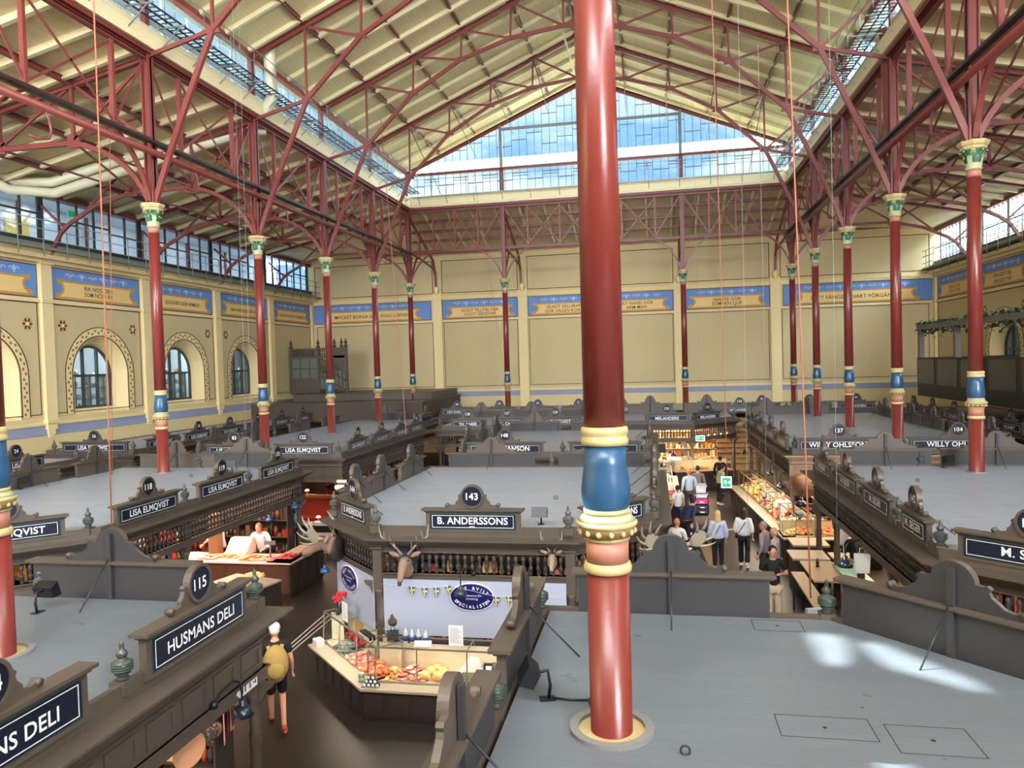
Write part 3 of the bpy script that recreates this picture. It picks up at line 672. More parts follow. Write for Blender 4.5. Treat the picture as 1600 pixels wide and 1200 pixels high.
# ------------------------------------------------------------------ columns
def column_proto(r=0.165):
    """parts about the column axis, z from the floor"""
    P = {}
    m = MB(); m.lathe([(r * 1.03, 0), (r * 1.03, 4.40)], n=24); P['lower_shaft'] = (m, REDC)
    m = MB(); m.lathe([(r, 5.56), (r * 0.97, 8.0), (r * 0.93, 10.25)], n=24); P['upper_shaft'] = (m, REDC)
    m = MB(); m.lathe([(r * 1.02, 4.90), (r * 1.10, 4.93), (r * 1.19, 5.0), (r * 1.2, 5.07), (r * 1.12, 5.17), (r * 1.03, 5.27), (r * 1.0, 5.42)], n=24); P['blue_vase_band'] = (m, BLUEC)
    m = MB(); m.lathe([(r * 1.03, 5.42), (r * 1.14, 5.43), (r * 1.16, 5.46), (r * 1.08, 5.49), (r * 1.07, 5.50), (r * 1.15, 5.52), (r * 1.13, 5.56), (r * 1.0, 5.57)], n=24)
    m.lathe([(r * 1.04, 4.875), (r * 1.13, 4.88), (r * 1.12, 4.91), (r * 1.04, 4.915)], n=24)
    m.lathe([(r * 1.03, 4.66), (r * 1.12, 4.665), (r * 1.12, 4.69), (r * 1.05, 4.70)], n=24)
    m.lathe([(r * 1.03, 4.40), (r * 1.16, 4.41), (r * 1.18, 4.44), (r * 1.12, 4.475), (r * 1.03, 4.485)], n=24)
    m.lathe([(r * 1.38, 4.77), (r * 1.48, 4.785), (r * 1.5, 4.805), (r * 1.42, 4.82), (r * 1.3, 4.822)], n=28); P['cream_moulding'] = (m, CREAMC)
    m = MB(); m.lathe([(r * 1.3, 4.82), (r * 1.42, 4.822), (r * 1.16, 4.86), (r * 1.04, 4.88)], n=28); P['mint_slope'] = (m, MINT)
    m = MB(); m.lathe([(r * 1.05, 4.69), (r * 1.22, 4.695), (r * 1.36, 4.75), (r * 1.38, 4.775)], n=28, m=0)
    for k in range(14):
        t = 2 * PI * k / 14; m.ball((r * 1.33 * math.cos(t), r * 1.33 * math.sin(t), 4.735), (0.022, 0.022, 0.026), 1, 8, 6)
    P['egg_band'] = (m, [OCHRE, CREAMC])
    m = MB(); m.lathe([(r * 1.03, 4.485), (r * 1.04, 4.66)], n=24); P['salmon_collar'] = (m, PINKC)
    m = MB(); m.lathe([(r * 0.96, 10.25), (r * 0.96, 10.42)], n=24); P['salmon_neck'] = (m, PINKC)
    m = MB(); m.lathe([(r, 10.42), (r * 1.12, 10.43), (r * 1.12, 10.46), (r * 1.02, 10.48), (r * 1.05, 10.52), (r * 1.15, 10.56), (r * 1.0, 10.6)], n=24, m=0)
    m.lathe([(r, 10.58), (r * 1.1, 10.7), (r * 1.5, 10.9)], n=16, m=1)
    for ring_, (zb, zt, ro, n_) in enumerate(((10.58, 10.76, 1.25, 8), (10.68, 10.9, 1.62, 8))):
        for k in range(n_):
            t = 2 * PI * (k + 0.5 * ring_) / n_; c, s = math.cos(t), math.sin(t); px, py = -s, c
            pts = []
            for (rr, zz, ww) in ((r * 1.05, zb, 0.05), (r * 1.2, (zb + zt) / 2, 0.06), (r * ro, zt, 0.05), (r * (ro + 0.14), zt - 0.03, 0.03), (r * (ro + 0.1), zt - 0.06, 0.01)):
                pts.append(((rr * c - px * ww, rr * s - py * ww, zz), (rr * c + px * ww, rr * s + py * ww, zz)))
            vs = [q for p in pts for q in p]; m.add(vs, [(2 * i, 2 * i + 1, 2 * i + 3, 2 * i + 2) for i in range(len(pts) - 1)], 0 if k % 2 else 1)
            m.ball((r * (ro + 0.05) * c, r * (ro + 0.05) * s, zt - 0.035), 0.026, 0, 6, 5)
    m.lathe([(r * 1.45, 10.88), (r * 1.75, 10.93), (r * 1.72, 10.97), (r * 1.95, 11.0), (r * 2.1, 11.06), (r * 2.1, 11.1)], n=8, m=2, sm=False, rot=PI / 8)
    P['capital'] = (m, [MINT, GREENC, CREAMC])
    m = MB(); m.lathe([(r * 1.5, 3.1), (r * 1.5, 3.115)], n=24); P['floor_collar'] = (m, STEELG)
    return P
def make_column(label, loc, group='red iron columns', floor_collar=True):
    t = thing('iron_column', label, 'column', loc, 0, group)
    for k, (m, ms) in column_proto().items():
        if k == 'floor_collar' and not floor_collar: continue
        m.build(k, ms, t)
    return t
ordn = ['first (nearest)', 'second', 'third', 'fourth', 'fifth (farthest)']
where = {(-1, 0): 'rising through the deck behind sign 118', (-1, 1): 'rising behind sign 122 beside the deck of sign 83', (-1, 2): 'rising through the middle of the deck behind sign 122', (-1, 3): 'at the far end of the deck behind sign 122', (-1, 4): 'in the far left corner of the nave',
         (1, 0): 'rising through the seafood stall deck', (1, 1): 'rising between signs 137 and 104', (1, 2): 'rising through the middle of the deck behind sign 137', (1, 3): 'at the far end of the deck behind sign 137', (1, 4): 'in the far right corner of the nave'}
c0 = make_column('red column of the left row, ' + where[(-1, 0)], (-XN, ROWS[0], 0))
for s in (-1, 1):
    for i in range(5):
        if s < 0 and i == 0: continue
        dup(c0, (s * XN, ROWS[i], 0), label='red column of the %s row, %s' % ('left' if s < 0 else 'right', where[(s, i)]))
dup(c0, (-5.2, YB, 0), label='slim red column in the far row, left of the huge foreground column')
dup(c0, (5.2, YB, 0), label='slim red column in the far row, behind the 131 signs right of the foreground column')
big = make_column('huge red column with blue vase band standing in the foreground centre', (3.0, 5.98, 0), 'foreground red columns', False)
m = MB(); n = 32
for r0, r1, z0, z1, mi in ((0.27, 0.34, 3.1, 3.135, 0), (0.171, 0.27, 3.1, 3.104, 1)):
    vs = []
    for r, z in ((r0, z0), (r1, z0), (r1, z1), (r0, z1)):
        vs += [(r * math.cos(2 * PI * k / n), r * math.sin(2 * PI * k / n), z) for k in range(n)]
    fs = []
    for a in range(4):
        b = (a + 1) % 4
        fs += [(a * n + k, a * n + (k + 1) % n, b * n + (k + 1) % n, b * n + k) for k in range(n)]
    m.add(vs, fs, mi)
m.build('deck_collar', [mat('grey_collar', (120, 120, 120), 0.4), CREAMC], big)
dup(big, (-3.62, 6.75, 0), label='red column cut by the left edge of the photo beside the 115 sign deck')
for s, x, y in ((1, 3.0, 5.98), (-1, -3.62, 6.75)):
    m = MB(); m.bar((x, y, 11.1), (x, y, 21.0), 0.3, 0.3); tag(m.build('iron_post', RED), 'red post continuing above the %s foreground column' % ('central' if s > 0 else 'left'), 'post')

# ------------------------------------------------------------------ wall posts, girders
nmr = ['nearest', 'second', 'third', 'fourth', 'farthest']
for s in (-1, 1):
    sd = 'left' if s < 0 else 'right'
    for i, y in enumerate(ROWS):
        m = MB(); x = s * XN
        m.box(x - 0.13, x + 0.13, y - 0.035, y + 0.035, 11.1, 15.5); m.box(x - 0.13, x - 0.09, y - 0.13, y + 0.13, 11.1, 15.5); m.box(x + 0.09, x + 0.13, y - 0.13, y + 0.13, 11.1, 15.5)
        tag(m.build('iron_post', RED), 'red riveted iron post standing on the capital of the %s column in the %s row' % (nmr[i], sd), 'post', 'red posts above the capitals')

def girder(label, p, q, nodes, arch=True, group='red lattice girders between the columns', bays=1):
    """p, q: post positions (x, y); lattice between z 12.95 and 15.45"""
    P, Q = Vector((p[0], p[1], 0)), Vector((q[0], q[1], 0)); d = Q - P; L = d.length; e = d / L
    at = lambda t, z: P + e * t + Vector((0, 0, z))
    t = thing('lattice_girder', label, 'girder', (0, 0, 0), 0, group, world=True)
    m = MB(); m.ibeam(at(0.13, 12.98), at(L - 0.13, 12.98), 0.16, 0.16); m.build('bottom_chord', RED, t)
    m = MB(); m.ibeam(at(0.13, 15.42), at(L - 0.13, 15.42), 0.16, 0.14); m.build('top_chord', RED, t)
    for x in nodes: m = MB(); m.ibeam(at(x, 13.06), at(x, 15.35), 0.13, 0.13) if False else m.bar(at(x, 13.06), at(x, 15.35), 0.13, 0.1, 0, tuple(e)); m.build('vertical', RED, t)
    xs = [0.13] + list(nodes) + [L - 0.13]
    for a, b in zip(xs, xs[1:]):
        mid = (a + b) / 2
        m = MB()
        if a == xs[0]: m.bar(at(a, 15.3), at(b, 13.1), 0.03, 0.07, 0)
        elif b == xs[-1]: m.bar(at(b, 15.3), at(a, 13.1), 0.03, 0.07, 0)
        else:
            m.bar(at(a, 15.3), at(b, 13.1), 0.03, 0.07, 0); m.bar(at(b, 15.3), at(a, 13.1), 0.03, 0.07, 0)
        m.build('diagonal', RED, t)
    if arch:
        for a, b in ((0.1, min(1.5, L * 0.3)), (L - 0.1, L - min(1.5, L * 0.3))):
            m = MB(); m.chain(bez(at(a, 11.2), at(a + (b - a) * 0.25, 12.4), at(b, 12.92), 7), 0.13, 0.07, 0); m.build('knee_brace', RED, t)
    return t
ys = [ROWS[0] - BAY] + ROWS
for s in (-1, 1):
    sd = 'left' if s < 0 else 'right'
    for i in range(5):
        girder('red lattice girder over the %s column row, %s bay from the viewer' % (sd, nmr[i]), (s * XN, ys[i]), (s * XN, ys[i + 1]), (1.49, 4.47))
girder('red lattice girder across the far end, left bay', (-XN, YB), (-5.2, YB), (1.6, 2.96, 4.4))
girder('red lattice girder across the far end, wide middle bay', (-5.2, YB), (5.2, YB), (1.5, 3.4, 5.2, 7.0, 8.9))
girder('red lattice girder across the far end, right bay', (5.2, YB), (XN, YB), (1.5, 2.96, 4.3))
for x in (-5.2, 5.2):
    m = MB(); m.box(x - 0.12, x + 0.12, YB - 0.03, YB + 0.03, 11.1, 17.6); m.box(x - 0.12, x - 0.08, YB - 0.12, YB + 0.12, 11.1, 17.6); m.box(x + 0.08, x + 0.12, YB - 0.12, YB + 0.12, 11.1, 17.6)
    tag(m.build('iron_post', RED), 'red iron post on the %s slim far column, rising into the gable window' % ('left' if x < 0 else 'right'), 'post', 'red posts above the capitals')
    w = thing('wall_strut', 'red raking strut from the back wall pier behind the %s slim far column' % ('left' if x < 0 else 'right'), 'strut', (0, 0, 0), 0, 'red struts on the back wall', world=True)
for x in (-11.12, -5.2, 5.2, 11.12):
    m = MB(); m.chain([(x, YW - 0.3, 11.45), (x, YW - 0.4, 12.3), (x, YW - 0.9, 13.2), (x, YB + 0.2, 15.2)], 0.14, 0.1)
    m.chain([(x, YB + 0.1, 13.0), (x, YB + 2.5, 12.9), (x, YW - 0.6, 12.6)], 0.12, 0.08); m.bar((x, YB + 2.2, 12.95), (x, YB + 2.2, 14.6), 0.08, 0.08)
    m.bar((x, YB + 0.1, 11.3), (x, YB + 1.6, 12.9), 0.1, 0.06)
    tag(m.build('wall_truss', RED), 'red half truss from the back wall to the %s far column' % {-11.12: 'left corner', -5.2: 'left slim', 5.2: 'right slim', 11.12: 'right corner'}[x], 'truss', 'red half trusses at the back wall')
for o in list(bpy.data.objects):
    if o.name.startswith('wall_strut'): bpy.data.objects.remove(o)

# walkway rail and pipe along the column rows
for s in (-1, 1):
    sd = 'left' if s < 0 else 'right'
    m = MB(); x = s * (XN - 0.28); m.tube([(x, 12, 12.55), (x, YB - 0.4, 12.55)], 0.1, 10)
    tag(m.build('red_pipe', RED), 'thick red pipe running along the %s column row below the girder' % sd, 'pipe')
    m = MB(); m.box(x - 0.09, x + 0.09, 12, YB - 0.3, 12.82, 12.9); tag(m.build('cable_tray', mat('black_cable_tray', (42, 28, 28), 0.5)), 'dark cable tray on the %s girder above the red pipe' % sd, 'tray')
    for i in range(5):
        y = ys[i] + 1.75
        for dy in (0,):
            m = MB(); m.tube([(x, y, 12.5), (x, y + 0.12, 12.3), (x, y + 0.18, 12.05), (x, y + 0.1, 11.85), (x + s * 0.12, y - 0.12, 11.78), (x + s * 0.2, y - 0.3, 11.84)], 0.035, 7)
            tag(m.build('pipe_hook', RED), 'red swan neck pipe hook below the %s pipe, %s bay' % (sd, nmr[i]), 'hook', 'red pipe hooks')

# ------------------------------------------------------------------ nave trusses
TOP = [(11.12, 17.8), (8.9, 18.72), (6.67, 19.72), (4.43, 20.66), (2.22, 21.58), (0, 22.42)]
BOT = [(11.12, 11.15), (8.93, 16.0), (6.73, 18.1), (4.52, 19.34), (2.3, 20.02), (0, 20.3)]
for i, y in [(-1, ROWS[0] - BAY)] + list(enumerate(ROWS))[:5]:
    if i in (-1, 4): continue
    t = thing('roof_truss', 'red iron roof truss over the nave at the %s column pair' % nmr[i], 'truss', (0, 0, 0), 0, 'red nave roof trusses', world=True)
    yy = y if i < 4 else y - 0.25
    m = MB()
    for s in (-1, 1): m.ibeam((s * 11.12, yy, 17.75), (0, yy, 22.38), 0.14, 0.2)
    m.build('top_chord', RED, t)
    m = MB()
    for s in (-1, 1):
        pts = bez((s * 11.02, yy, 11.15), (s * 10.35, yy, 13.0), (s * 8.93, yy, 16.0), 6) + [(s * x, yy, z) for x, z in BOT[2:]]
        m.chain(pts, 0.12, 0.15)
    m.build('bottom_chord', RED, t)
    for s in (-1, 1):
        for k in range(1, 5): m = MB(); m.bar((s * TOP[k][0], yy, TOP[k][1]), (s * BOT[k][0], yy, BOT[k][1]), 0.08, 0.08); m.build('vertical', RED, t)
        for k in range(1, 5): m = MB(); m.bar((s * TOP[k][0], yy, TOP[k][1] - 0.05), (s * BOT[k + 1][0], yy, BOT[k + 1][1]), 0.05, 0.09); m.build('diagonal', RED, t)
        m = MB(); m.bar((s * 11.12, yy, 17.75), (s * 8.93, yy, 16.0), 0.05, 0.1); m.build('diagonal', RED, t)
        m = MB(); m.bar((s * 11.12, yy, 15.45), (s * 8.93, yy, 16.0), 0.07, 0.12); m.build('tie_strut', RED, t)
    m = MB(); m.bar((0, yy, 22.3), (0, yy, 20.3), 0.08, 0.08); m.build('vertical', RED, t)
    for s in (-1, 1):
        for k in range(1, 6):
            for X, Z in (TOP[k], BOT[k]):
                if k == 5 and s > 0: continue
                m = MB(); m.plate([(s * X - 0.24, Z - 0.1), (s * X + 0.24, Z - 0.1), (s * X + 0.16, Z + 0.12), (s * X - 0.16, Z + 0.12)], lambda u, w, d, yy=yy: (u, yy + d, w), -0.02, 0.02); m.build('gusset_plate', RED, t)
# purlins of the nave
for s in (-1, 1):
    for k in range(1, 6):
        if k == 5 and s > 0: continue
        X, Z = TOP[k]; m = MB(); m.ibeam((s * X, 12, Z + 0.06), (s * X, YB, Z + 0.06), 0.1, 0.16)
        if k == 5: lab = 'red ridge purlin at the top of the nave roof'
        else: lab = 'red purlin under the %s nave roof slope, %s above the eaves' % ('left' if s < 0 else 'right', ['', 'first', 'second', 'third', 'fourth'][k])
        tag(m.build('roof_purlin', RED), lab, 'purlin', 'red roof purlins')
m = MB(); m.tube([(-0.45, 12, 21.75), (-0.45, YB, 21.75)], 0.05, 8); tag(m.build('ridge_conduit', CBEAM), 'pale conduit hanging below the roof ridge', 'pipe')
# wind bracing rods in the far bays
for s in (-1, 1):
    for k in range(1, 5):
        m = MB(); m.tube([(s * TOP[k][0], ROWS[3], TOP[k][1] - 0.1), (s * TOP[k][0], YB - 0.1, BOT[k][1] + 0.3)], 0.02, 5)
        tag(m.build('bracing_rod', mat('dark_rod', (90, 48, 42), 0.5)), 'thin bracing rod in the farthest %s bay, %s from the eaves' % ('left' if s < 0 else 'right', ['', 'first', 'second', 'third', 'fourth'][k]), 'rod', 'thin roof bracing rods')

# ------------------------------------------------------------------ aisle trusses
def zroof(x): return 15.62 - (abs(x) - 11.12) * (15.62 - 13.55) / 9.38
for s in (-1, 1):
    sd = 'left' if s < 0 else 'right'
    for i, y in enumerate(ROWS):
        t = thing('aisle_truss', 'red iron truss spanning the %s aisle at the %s column' % (sd, nmr[i]), 'truss', (0, 0, 0), 0, 'red aisle trusses', world=True)
        m = MB(); m.ibeam((s * 11.12, y, 15.4), (s * 20.45, y, 13.38), 0.16, 0.16); m.build('top_chord', RED, t)
        m = MB(); m.chain(bez((s * 11.22, y, 11.2), (s * 11.8, y, 12.7), (s * 13.7, y, 13.13), 7) + [(s * 16.3, y, 13.13), (s * 17.9, y, 12.75), (s * 19.1, y, 12.15), (s * 19.55, y, 11.8), (s * 20.1, y, 10.95)], 0.11, 0.14); m.build('bottom_chord', RED, t)
        m = MB(); m.bar((s * 19.4, y, 11.95), (s * 20.45, y, 12.9), 0.08, 0.08); m.build('wall_fork', RED, t)
        for x in (13.7, 16.3): m = MB(); m.bar((s * x, y, 13.15), (s * x, y, zroof(x) - 0.15), 0.1, 0.1); m.build('vertical', RED, t)
        for a, b in (((11.2, 15.3), (13.7, 13.2)), ((13.7, 14.85), (16.3, 13.2)), ((16.3, 14.3), (18.3, 12.65)), ((11.2, 13.05), (13.6, 14.85))):
            m = MB(); m.bar((s * a[0], y, a[1]), (s * b[0], y, b[1]), 0.06, 0.08); m.build('diagonal', RED, t)
        m = MB(); m.box(s * 13.7 - 0.2, s * 13.7 + 0.2, y - 0.03, y + 0.03, 12.98, 13.35); m.box(s * 16.3 - 0.2, s * 16.3 + 0.2, y - 0.03, y + 0.03, 12.98, 13.35); m.build('gusset_plate', RED, t)
    for k, x in enumerate((13.7, 16.3, 18.7)):
        m = MB(); m.ibeam((s * x, 14, zroof(x) - 0.12), (s * x, YB, zroof(x) - 0.12), 0.14, 0.18)
        tag(m.build('roof_purlin', RED), 'red purlin under the %s aisle roof, %s' % (sd, ['nearest the columns', 'in the middle', 'nearest the wall'][k]), 'purlin', 'red roof purlins')
        for i, y in enumerate(ROWS[:4] if k < 2 else []):
            m = MB(); m.bar((s * x, y, 13.2), (s * x, y + BAY / 2, zroof(x) - 0.22), 0.05, 0.07); m.bar((s * x, y + BAY, 13.2), (s * x, y + BAY / 2, zroof(x) - 0.22), 0.05, 0.07)
            m.bar((s * x, y, 13.14), (s * x, y + BAY, 13.14), 0.06, 0.06)
            tag(m.build('aisle_bracing', RED), 'red V bracing of the %s aisle under the %s purlin, %s bay' % (sd, ['inner', 'middle'][k], nmr[i + 1]), 'bracing', 'red V bracings')
for k, y in enumerate((45.2, 46.5, 47.8)):
    z = 15.62 - (y - YB) * (15.62 - 13.85) / (YW - YB) - 0.1
    m = MB(); m.ibeam((-XW, y, z), (XW, y, z), 0.14, 0.17); tag(m.build('roof_purlin', RED), 'red purlin across the far lean-to roof, %s from the gable' % ['first', 'second', 'third'][k], 'purlin', 'red roof purlins')
m = MB(); m.ibeam((-XW, YW - 0.6, 13.72), (XW, YW - 0.6, 13.72), 0.12, 0.14); tag(m.build('roof_purlin', RED), 'red wall beam at the foot of the far lean-to roof', 'purlin', 'red roof purlins')

# ------------------------------------------------------------------ ducts
m = MB(); m.tube([(-20.4, 23.6, 13.9), (-20.2, 24.4, 13.5), (-19.2, 25.1, 13.55), (-11.6, 26.35, 15.72), (-10.85, 26.35, 15.95), (-10.55, 26.35, 16.4), (-10.6, 26.3, 18.2), (-10.2, 26.25, 18.7), (-7.3, 26.2, 19.9), (-4, 25.2, 21.3)], [0.2] * 3 + [0.22] * 7, 12)
tag(m.build('cream_duct', PIPE), 'fat cream duct rising past the left clerestory and up along the roof', 'duct')
m = MB(); m.tube([(-20.4, 23.3, 13.4), (-20.1, 24.0, 13.1), (-19.0, 25.0, 13.1), (-11.8, 26.4, 15.25), (-11.2, 26.9, 15.4)], 0.19, 12)
tag(m.build('cream_duct', PIPE), 'lower cream duct crossing the left aisle below the roof', 'duct')
m = MB(); m.tube([(11.0, 28.9, 19.6), (11.0, 28.7, 17.7), (11.05, 28.3, 17.2), (11.1, 27.2, 16.75), (11.1, 26.6, 16.5)], 0.24, 12)
tag(m.build('cream_duct', PIPE), 'cream duct bend hanging at the right clerestory', 'duct')
m = MB(); m.tube([(11.1, 26.5, 16.6), (11.1, 26.35, 15.9), (11.1, 26.2, 13.6), (11.15, 26.0, 13.1), (11.3, 25.7, 13.0)], 0.2, 12)
tag(m.build('red_duct', RED), 'thick red downpipe with elbow beside the second right column', 'duct')
m = MB(); m.tube([(-11.5, 26.2, 15.2), (-11.5, 25.7, 15.0), (-11.5, 25.2, 14.3), (-11.5, 25.2, 13.1)], 0.16, 10)
tag(m.build('red_duct', RED), 'thick red downpipe bend beside the second left column', 'duct')

# ------------------------------------------------------------------ ropes and wires
def hang(label, a, b, r, m_=ROPE, name='hanging_rope', cat='rope'):
    m = MB(); a = Vector(a); b = Vector(b); sag = (a + b) / 2 + Vector((0.02, 0, 0)); m.tube(bez(a, sag, b, 5), r, 6); tag(m.build(name, m_), label, cat)
hang('thick orange rope ending at the crest of the dark sign back beside number 115', (-3.70, 8.72, 11.2), (-3.78, 8.72, 3.97), 0.010)
hang('orange rope hanging before the right aisle beside the hanging exit light box', (5.15, 10.2, 12.5), (5.30, 9.9, 3.0), 0.011)
hang('orange rope holding the green exit sign over the right aisle', (4.98, 19.0, 16.5), (5.14, 19.0, 3.13), 0.011)
hang('thin orange rope in front of the left wall windows', (-11.6, 18.9, 14.4), (-12.3, 19.2, 3.2), 0.008)
hang('orange rope crossing the far stall signs left of the foreground column', (-7.6, 30.0, 16.5), (-4.35, 22.5, 3.9), 0.010)
hang('pale rope hanging over the far stalls left of centre', (-4.4, 33.0, 15), (-3.0, 33.0, 3.8), 0.008)
for i, (x, y, z1) in enumerate(((-6.2, 16.2, 3.3), (-6.05, 16.2, 3.3))): hang('thin grey wire beside the thick orange rope on the left, %s of a pair' % ['left', 'right'][i], (x + 0.1, y, 16), (x, y, z1), 0.003, WIRE, 'hanging_wire', 'wire')
for i, (x, y, z0, z1) in enumerate(((5.05, 28, 16.8, 3.3), (5.5, 15, 12, 3.0), (4.85, 12.5, 14, 3.0), (6.1, 12.0, 12, 3.2))): hang('thin pale wire hanging over the right aisle, %s' % ['holding the small far exit sign', 'right of the nearer exit sign', 'left of the two women', 'over the right counter'][i], (x, y, z0), (x, y, z1), 0.003, WIRE, 'hanging_wire', 'wire')
# ------------------------------------------------------------------ sign boards
def ident(u, w, d): return (u, d, w)
def crest_poly(wd=1.0, zc=0.225, r=0.215):
    R = [(wd * 0.5 - 0.035, 0.0), (wd * 0.5, 0.03), (wd * 0.5 + 0.005, 0.075), (wd * 0.5 - 0.03, 0.095), (wd * 0.5 - 0.06, 0.07), (wd * 0.5 - 0.1, 0.055), (wd * 0.5 - 0.18, 0.07), (wd * 0.32, 0.11), (wd * 0.27, 0.16), (wd * 0.255, 0.2), (wd * 0.27, 0.235), (wd * 0.245, 0.26), (wd * 0.215, 0.245)]
    a0 = math.radians(8); arc = [(r * math.cos(t), zc + r * math.sin(t)) for t in [a0 + (PI - 2 * a0) * k / 14 for k in range(15)]]
    Lf = [(-x, z) for x, z in R[::-1]]
    return R + arc + Lf
_signs = []
def sign(label, loc, rotz, w, text='', num='', sub='', back=WOOD, brace=True, detail=True, h=0.36, cw=1.0, group='stall name boards', plainback=False):
    t = thing('sign_board', label, 'sign', loc, rotz, group)
    k = min(1.0, w / 1.2); cw = min(cw, w * 0.72)
    m = MB(); m.box(-w / 2, w / 2, -0.055, 0.03, 0, h, 0)
    m.box(-w / 2 - 0.03, w / 2 + 0.03, -0.08, 0.05, h, h + 0.03, 0); m.box(-w / 2 - 0.07, w / 2 + 0.07, -0.12, 0.09, h + 0.03, h + 0.065, 0)
    m.box(-w / 2 - 0.01, w / 2 + 0.01, -0.065, 0.035, 0, 0.03, 0)
    m.box(-w / 2 + 0.01, w / 2 - 0.01, 0.03, 0.034, 0.01, h - 0.01, 1)
    m.build('board', [WOOD, back], t)
    m = MB(); m.rect(ident, -w / 2 + 0.07, w / 2 - 0.07, 0.045, h - 0.02, -0.06, -0.05); m.build('sign_margin', SGREEN, t)
    m = MB(); m.rect(ident, -w / 2 + 0.09, w / 2 - 0.09, 0.06, h - 0.035, -0.066, -0.05); pn = m.build('sign_panel', NAVY, t)
    m = MB(); m.frame(ident, -w / 2 + 0.12, w / 2 - 0.12, 0.08, h - 0.055, 0.008, -0.069, -0.06)
    if text: m.text(text, ident, 0, h / 2 + (0.028 if sub else 0.005), 0.18 * min(1.2, max(1, w / 1.9)), -0.07, width=w - 0.45 if len(text) > 9 else None, bold=0.016)
    if sub: m.text(sub, ident, 0, 0.095, 0.045, -0.07, bold=0.02)
    m.build('lettering', WHITE, pn)
    m = MB(); zc = h + 0.065
    m.plate(crest_poly(cw), lambda u, q, d: (u, d, q + zc), -0.035, 0.02, 0)
    n = 24
    for k in range(n):
        a, b = 2 * PI * k / n, 2 * PI * (k + 1) / n
        m.plate([(0.18 * math.cos(a), 0.18 * math.sin(a)), (0.215 * math.cos(a), 0.215 * math.sin(a)), (0.215 * math.cos(b), 0.215 * math.sin(b)), (0.18 * math.cos(b), 0.18 * math.sin(b))], lambda u, q, d: (u, d, q + zc + 0.225), -0.065, -0.03, 0)
    for s in (-1, 1): m.tube([(s * (cw / 2 - 0.02), -0.05, zc + 0.06), (s * (cw / 2 - 0.02), 0.035, zc + 0.06)], 0.035, 8, 0)
    if plainback: m.plate([(p[0] * 1.0, p[1]) for p in crest_poly(cw)], lambda u, q, d: (u, d, q + zc), 0.02, 0.024, 1)
    cr_ = m.build('crest', [WOOD, back], t)
    m = MB(); m.plate([(0.185 * math.cos(2 * PI * k / n), 0.185 * math.sin(2 * PI * k / n)) for k in range(n)], lambda u, q, d: (u, d, q + zc + 0.225), -0.05, -0.034); m.build('number_disc', NAVY, cr_)
    if num: m = MB(); m.text(num, ident, 0, zc + 0.225, 0.175, -0.054, bold=0.016); m.build('numeral', WHITE, cr_)
    if brace:
        m = MB(); m.box(-0.035, 0.035, 0.03, 0.075, 0.02, h + 0.44, 0); m.build('back_batten', BOARDB, t)
        m = MB(); m.tube([(0, 0.07, h + 0.1), (0.02, 0.62, 0.02)], 0.009, 6, 0); m.tube([(0.02, 0.6, 0.015), (0.14, 0.64, 0.015)], 0.006, 5, 0); m.build('stay_rod', CHAR, t)
    return t

def edge(p, q):
    p = Vector(p); q = Vector(q); d = (q - p).normalized(); return p, d, Vector((d.y, -d.x)), math.atan2(d.y, d.x), (q - p).length

# ------------------------------------------------------------------ finial and baluster masters
FSTR = mat('green_finial_stripe', (42, 68, 58), 0.35)
def finial_mesh():
    m = MB(); m.box(-0.085, 0.085, -0.085, 0.085, 0, 0.13, 1)
    m.lathe([(0.05, 0.13), (0.07, 0.15), (0.045, 0.17), (0.07, 0.2), (0.092, 0.235), (0.096, 0.25), (0.09, 0.262), (0.097, 0.275), (0.092, 0.29), (0.08, 0.315), (0.05, 0.33), (0.038, 0.345), (0.048, 0.36), (0.058, 0.385), (0.045, 0.41), (0.022, 0.43), (0.026, 0.45), (0.02, 0.49), (0.008, 0.515)], n=14, m=0)
    for z_ in (0.226, 0.248, 0.27, 0.292): m.lathe([(0.088, z_), (0.101, z_ + 0.004), (0.101, z_ + 0.010), (0.088, z_ + 0.014)], n=14, m=2)
    m.lathe([(0.06, 0.19), (0.076, 0.194), (0.07, 0.205)], n=14, m=2)
    return m
def baluster_mesh():
    m = MB(); m.lathe([(0.028, 0), (0.028, 0.03), (0.018, 0.045), (0.032, 0.075), (0.043, 0.115), (0.04, 0.15), (0.022, 0.18), (0.03, 0.195), (0.022, 0.21), (0.04, 0.25), (0.043, 0.285), (0.03, 0.32), (0.018, 0.345), (0.028, 0.36), (0.028, 0.385)], n=10)
    return m

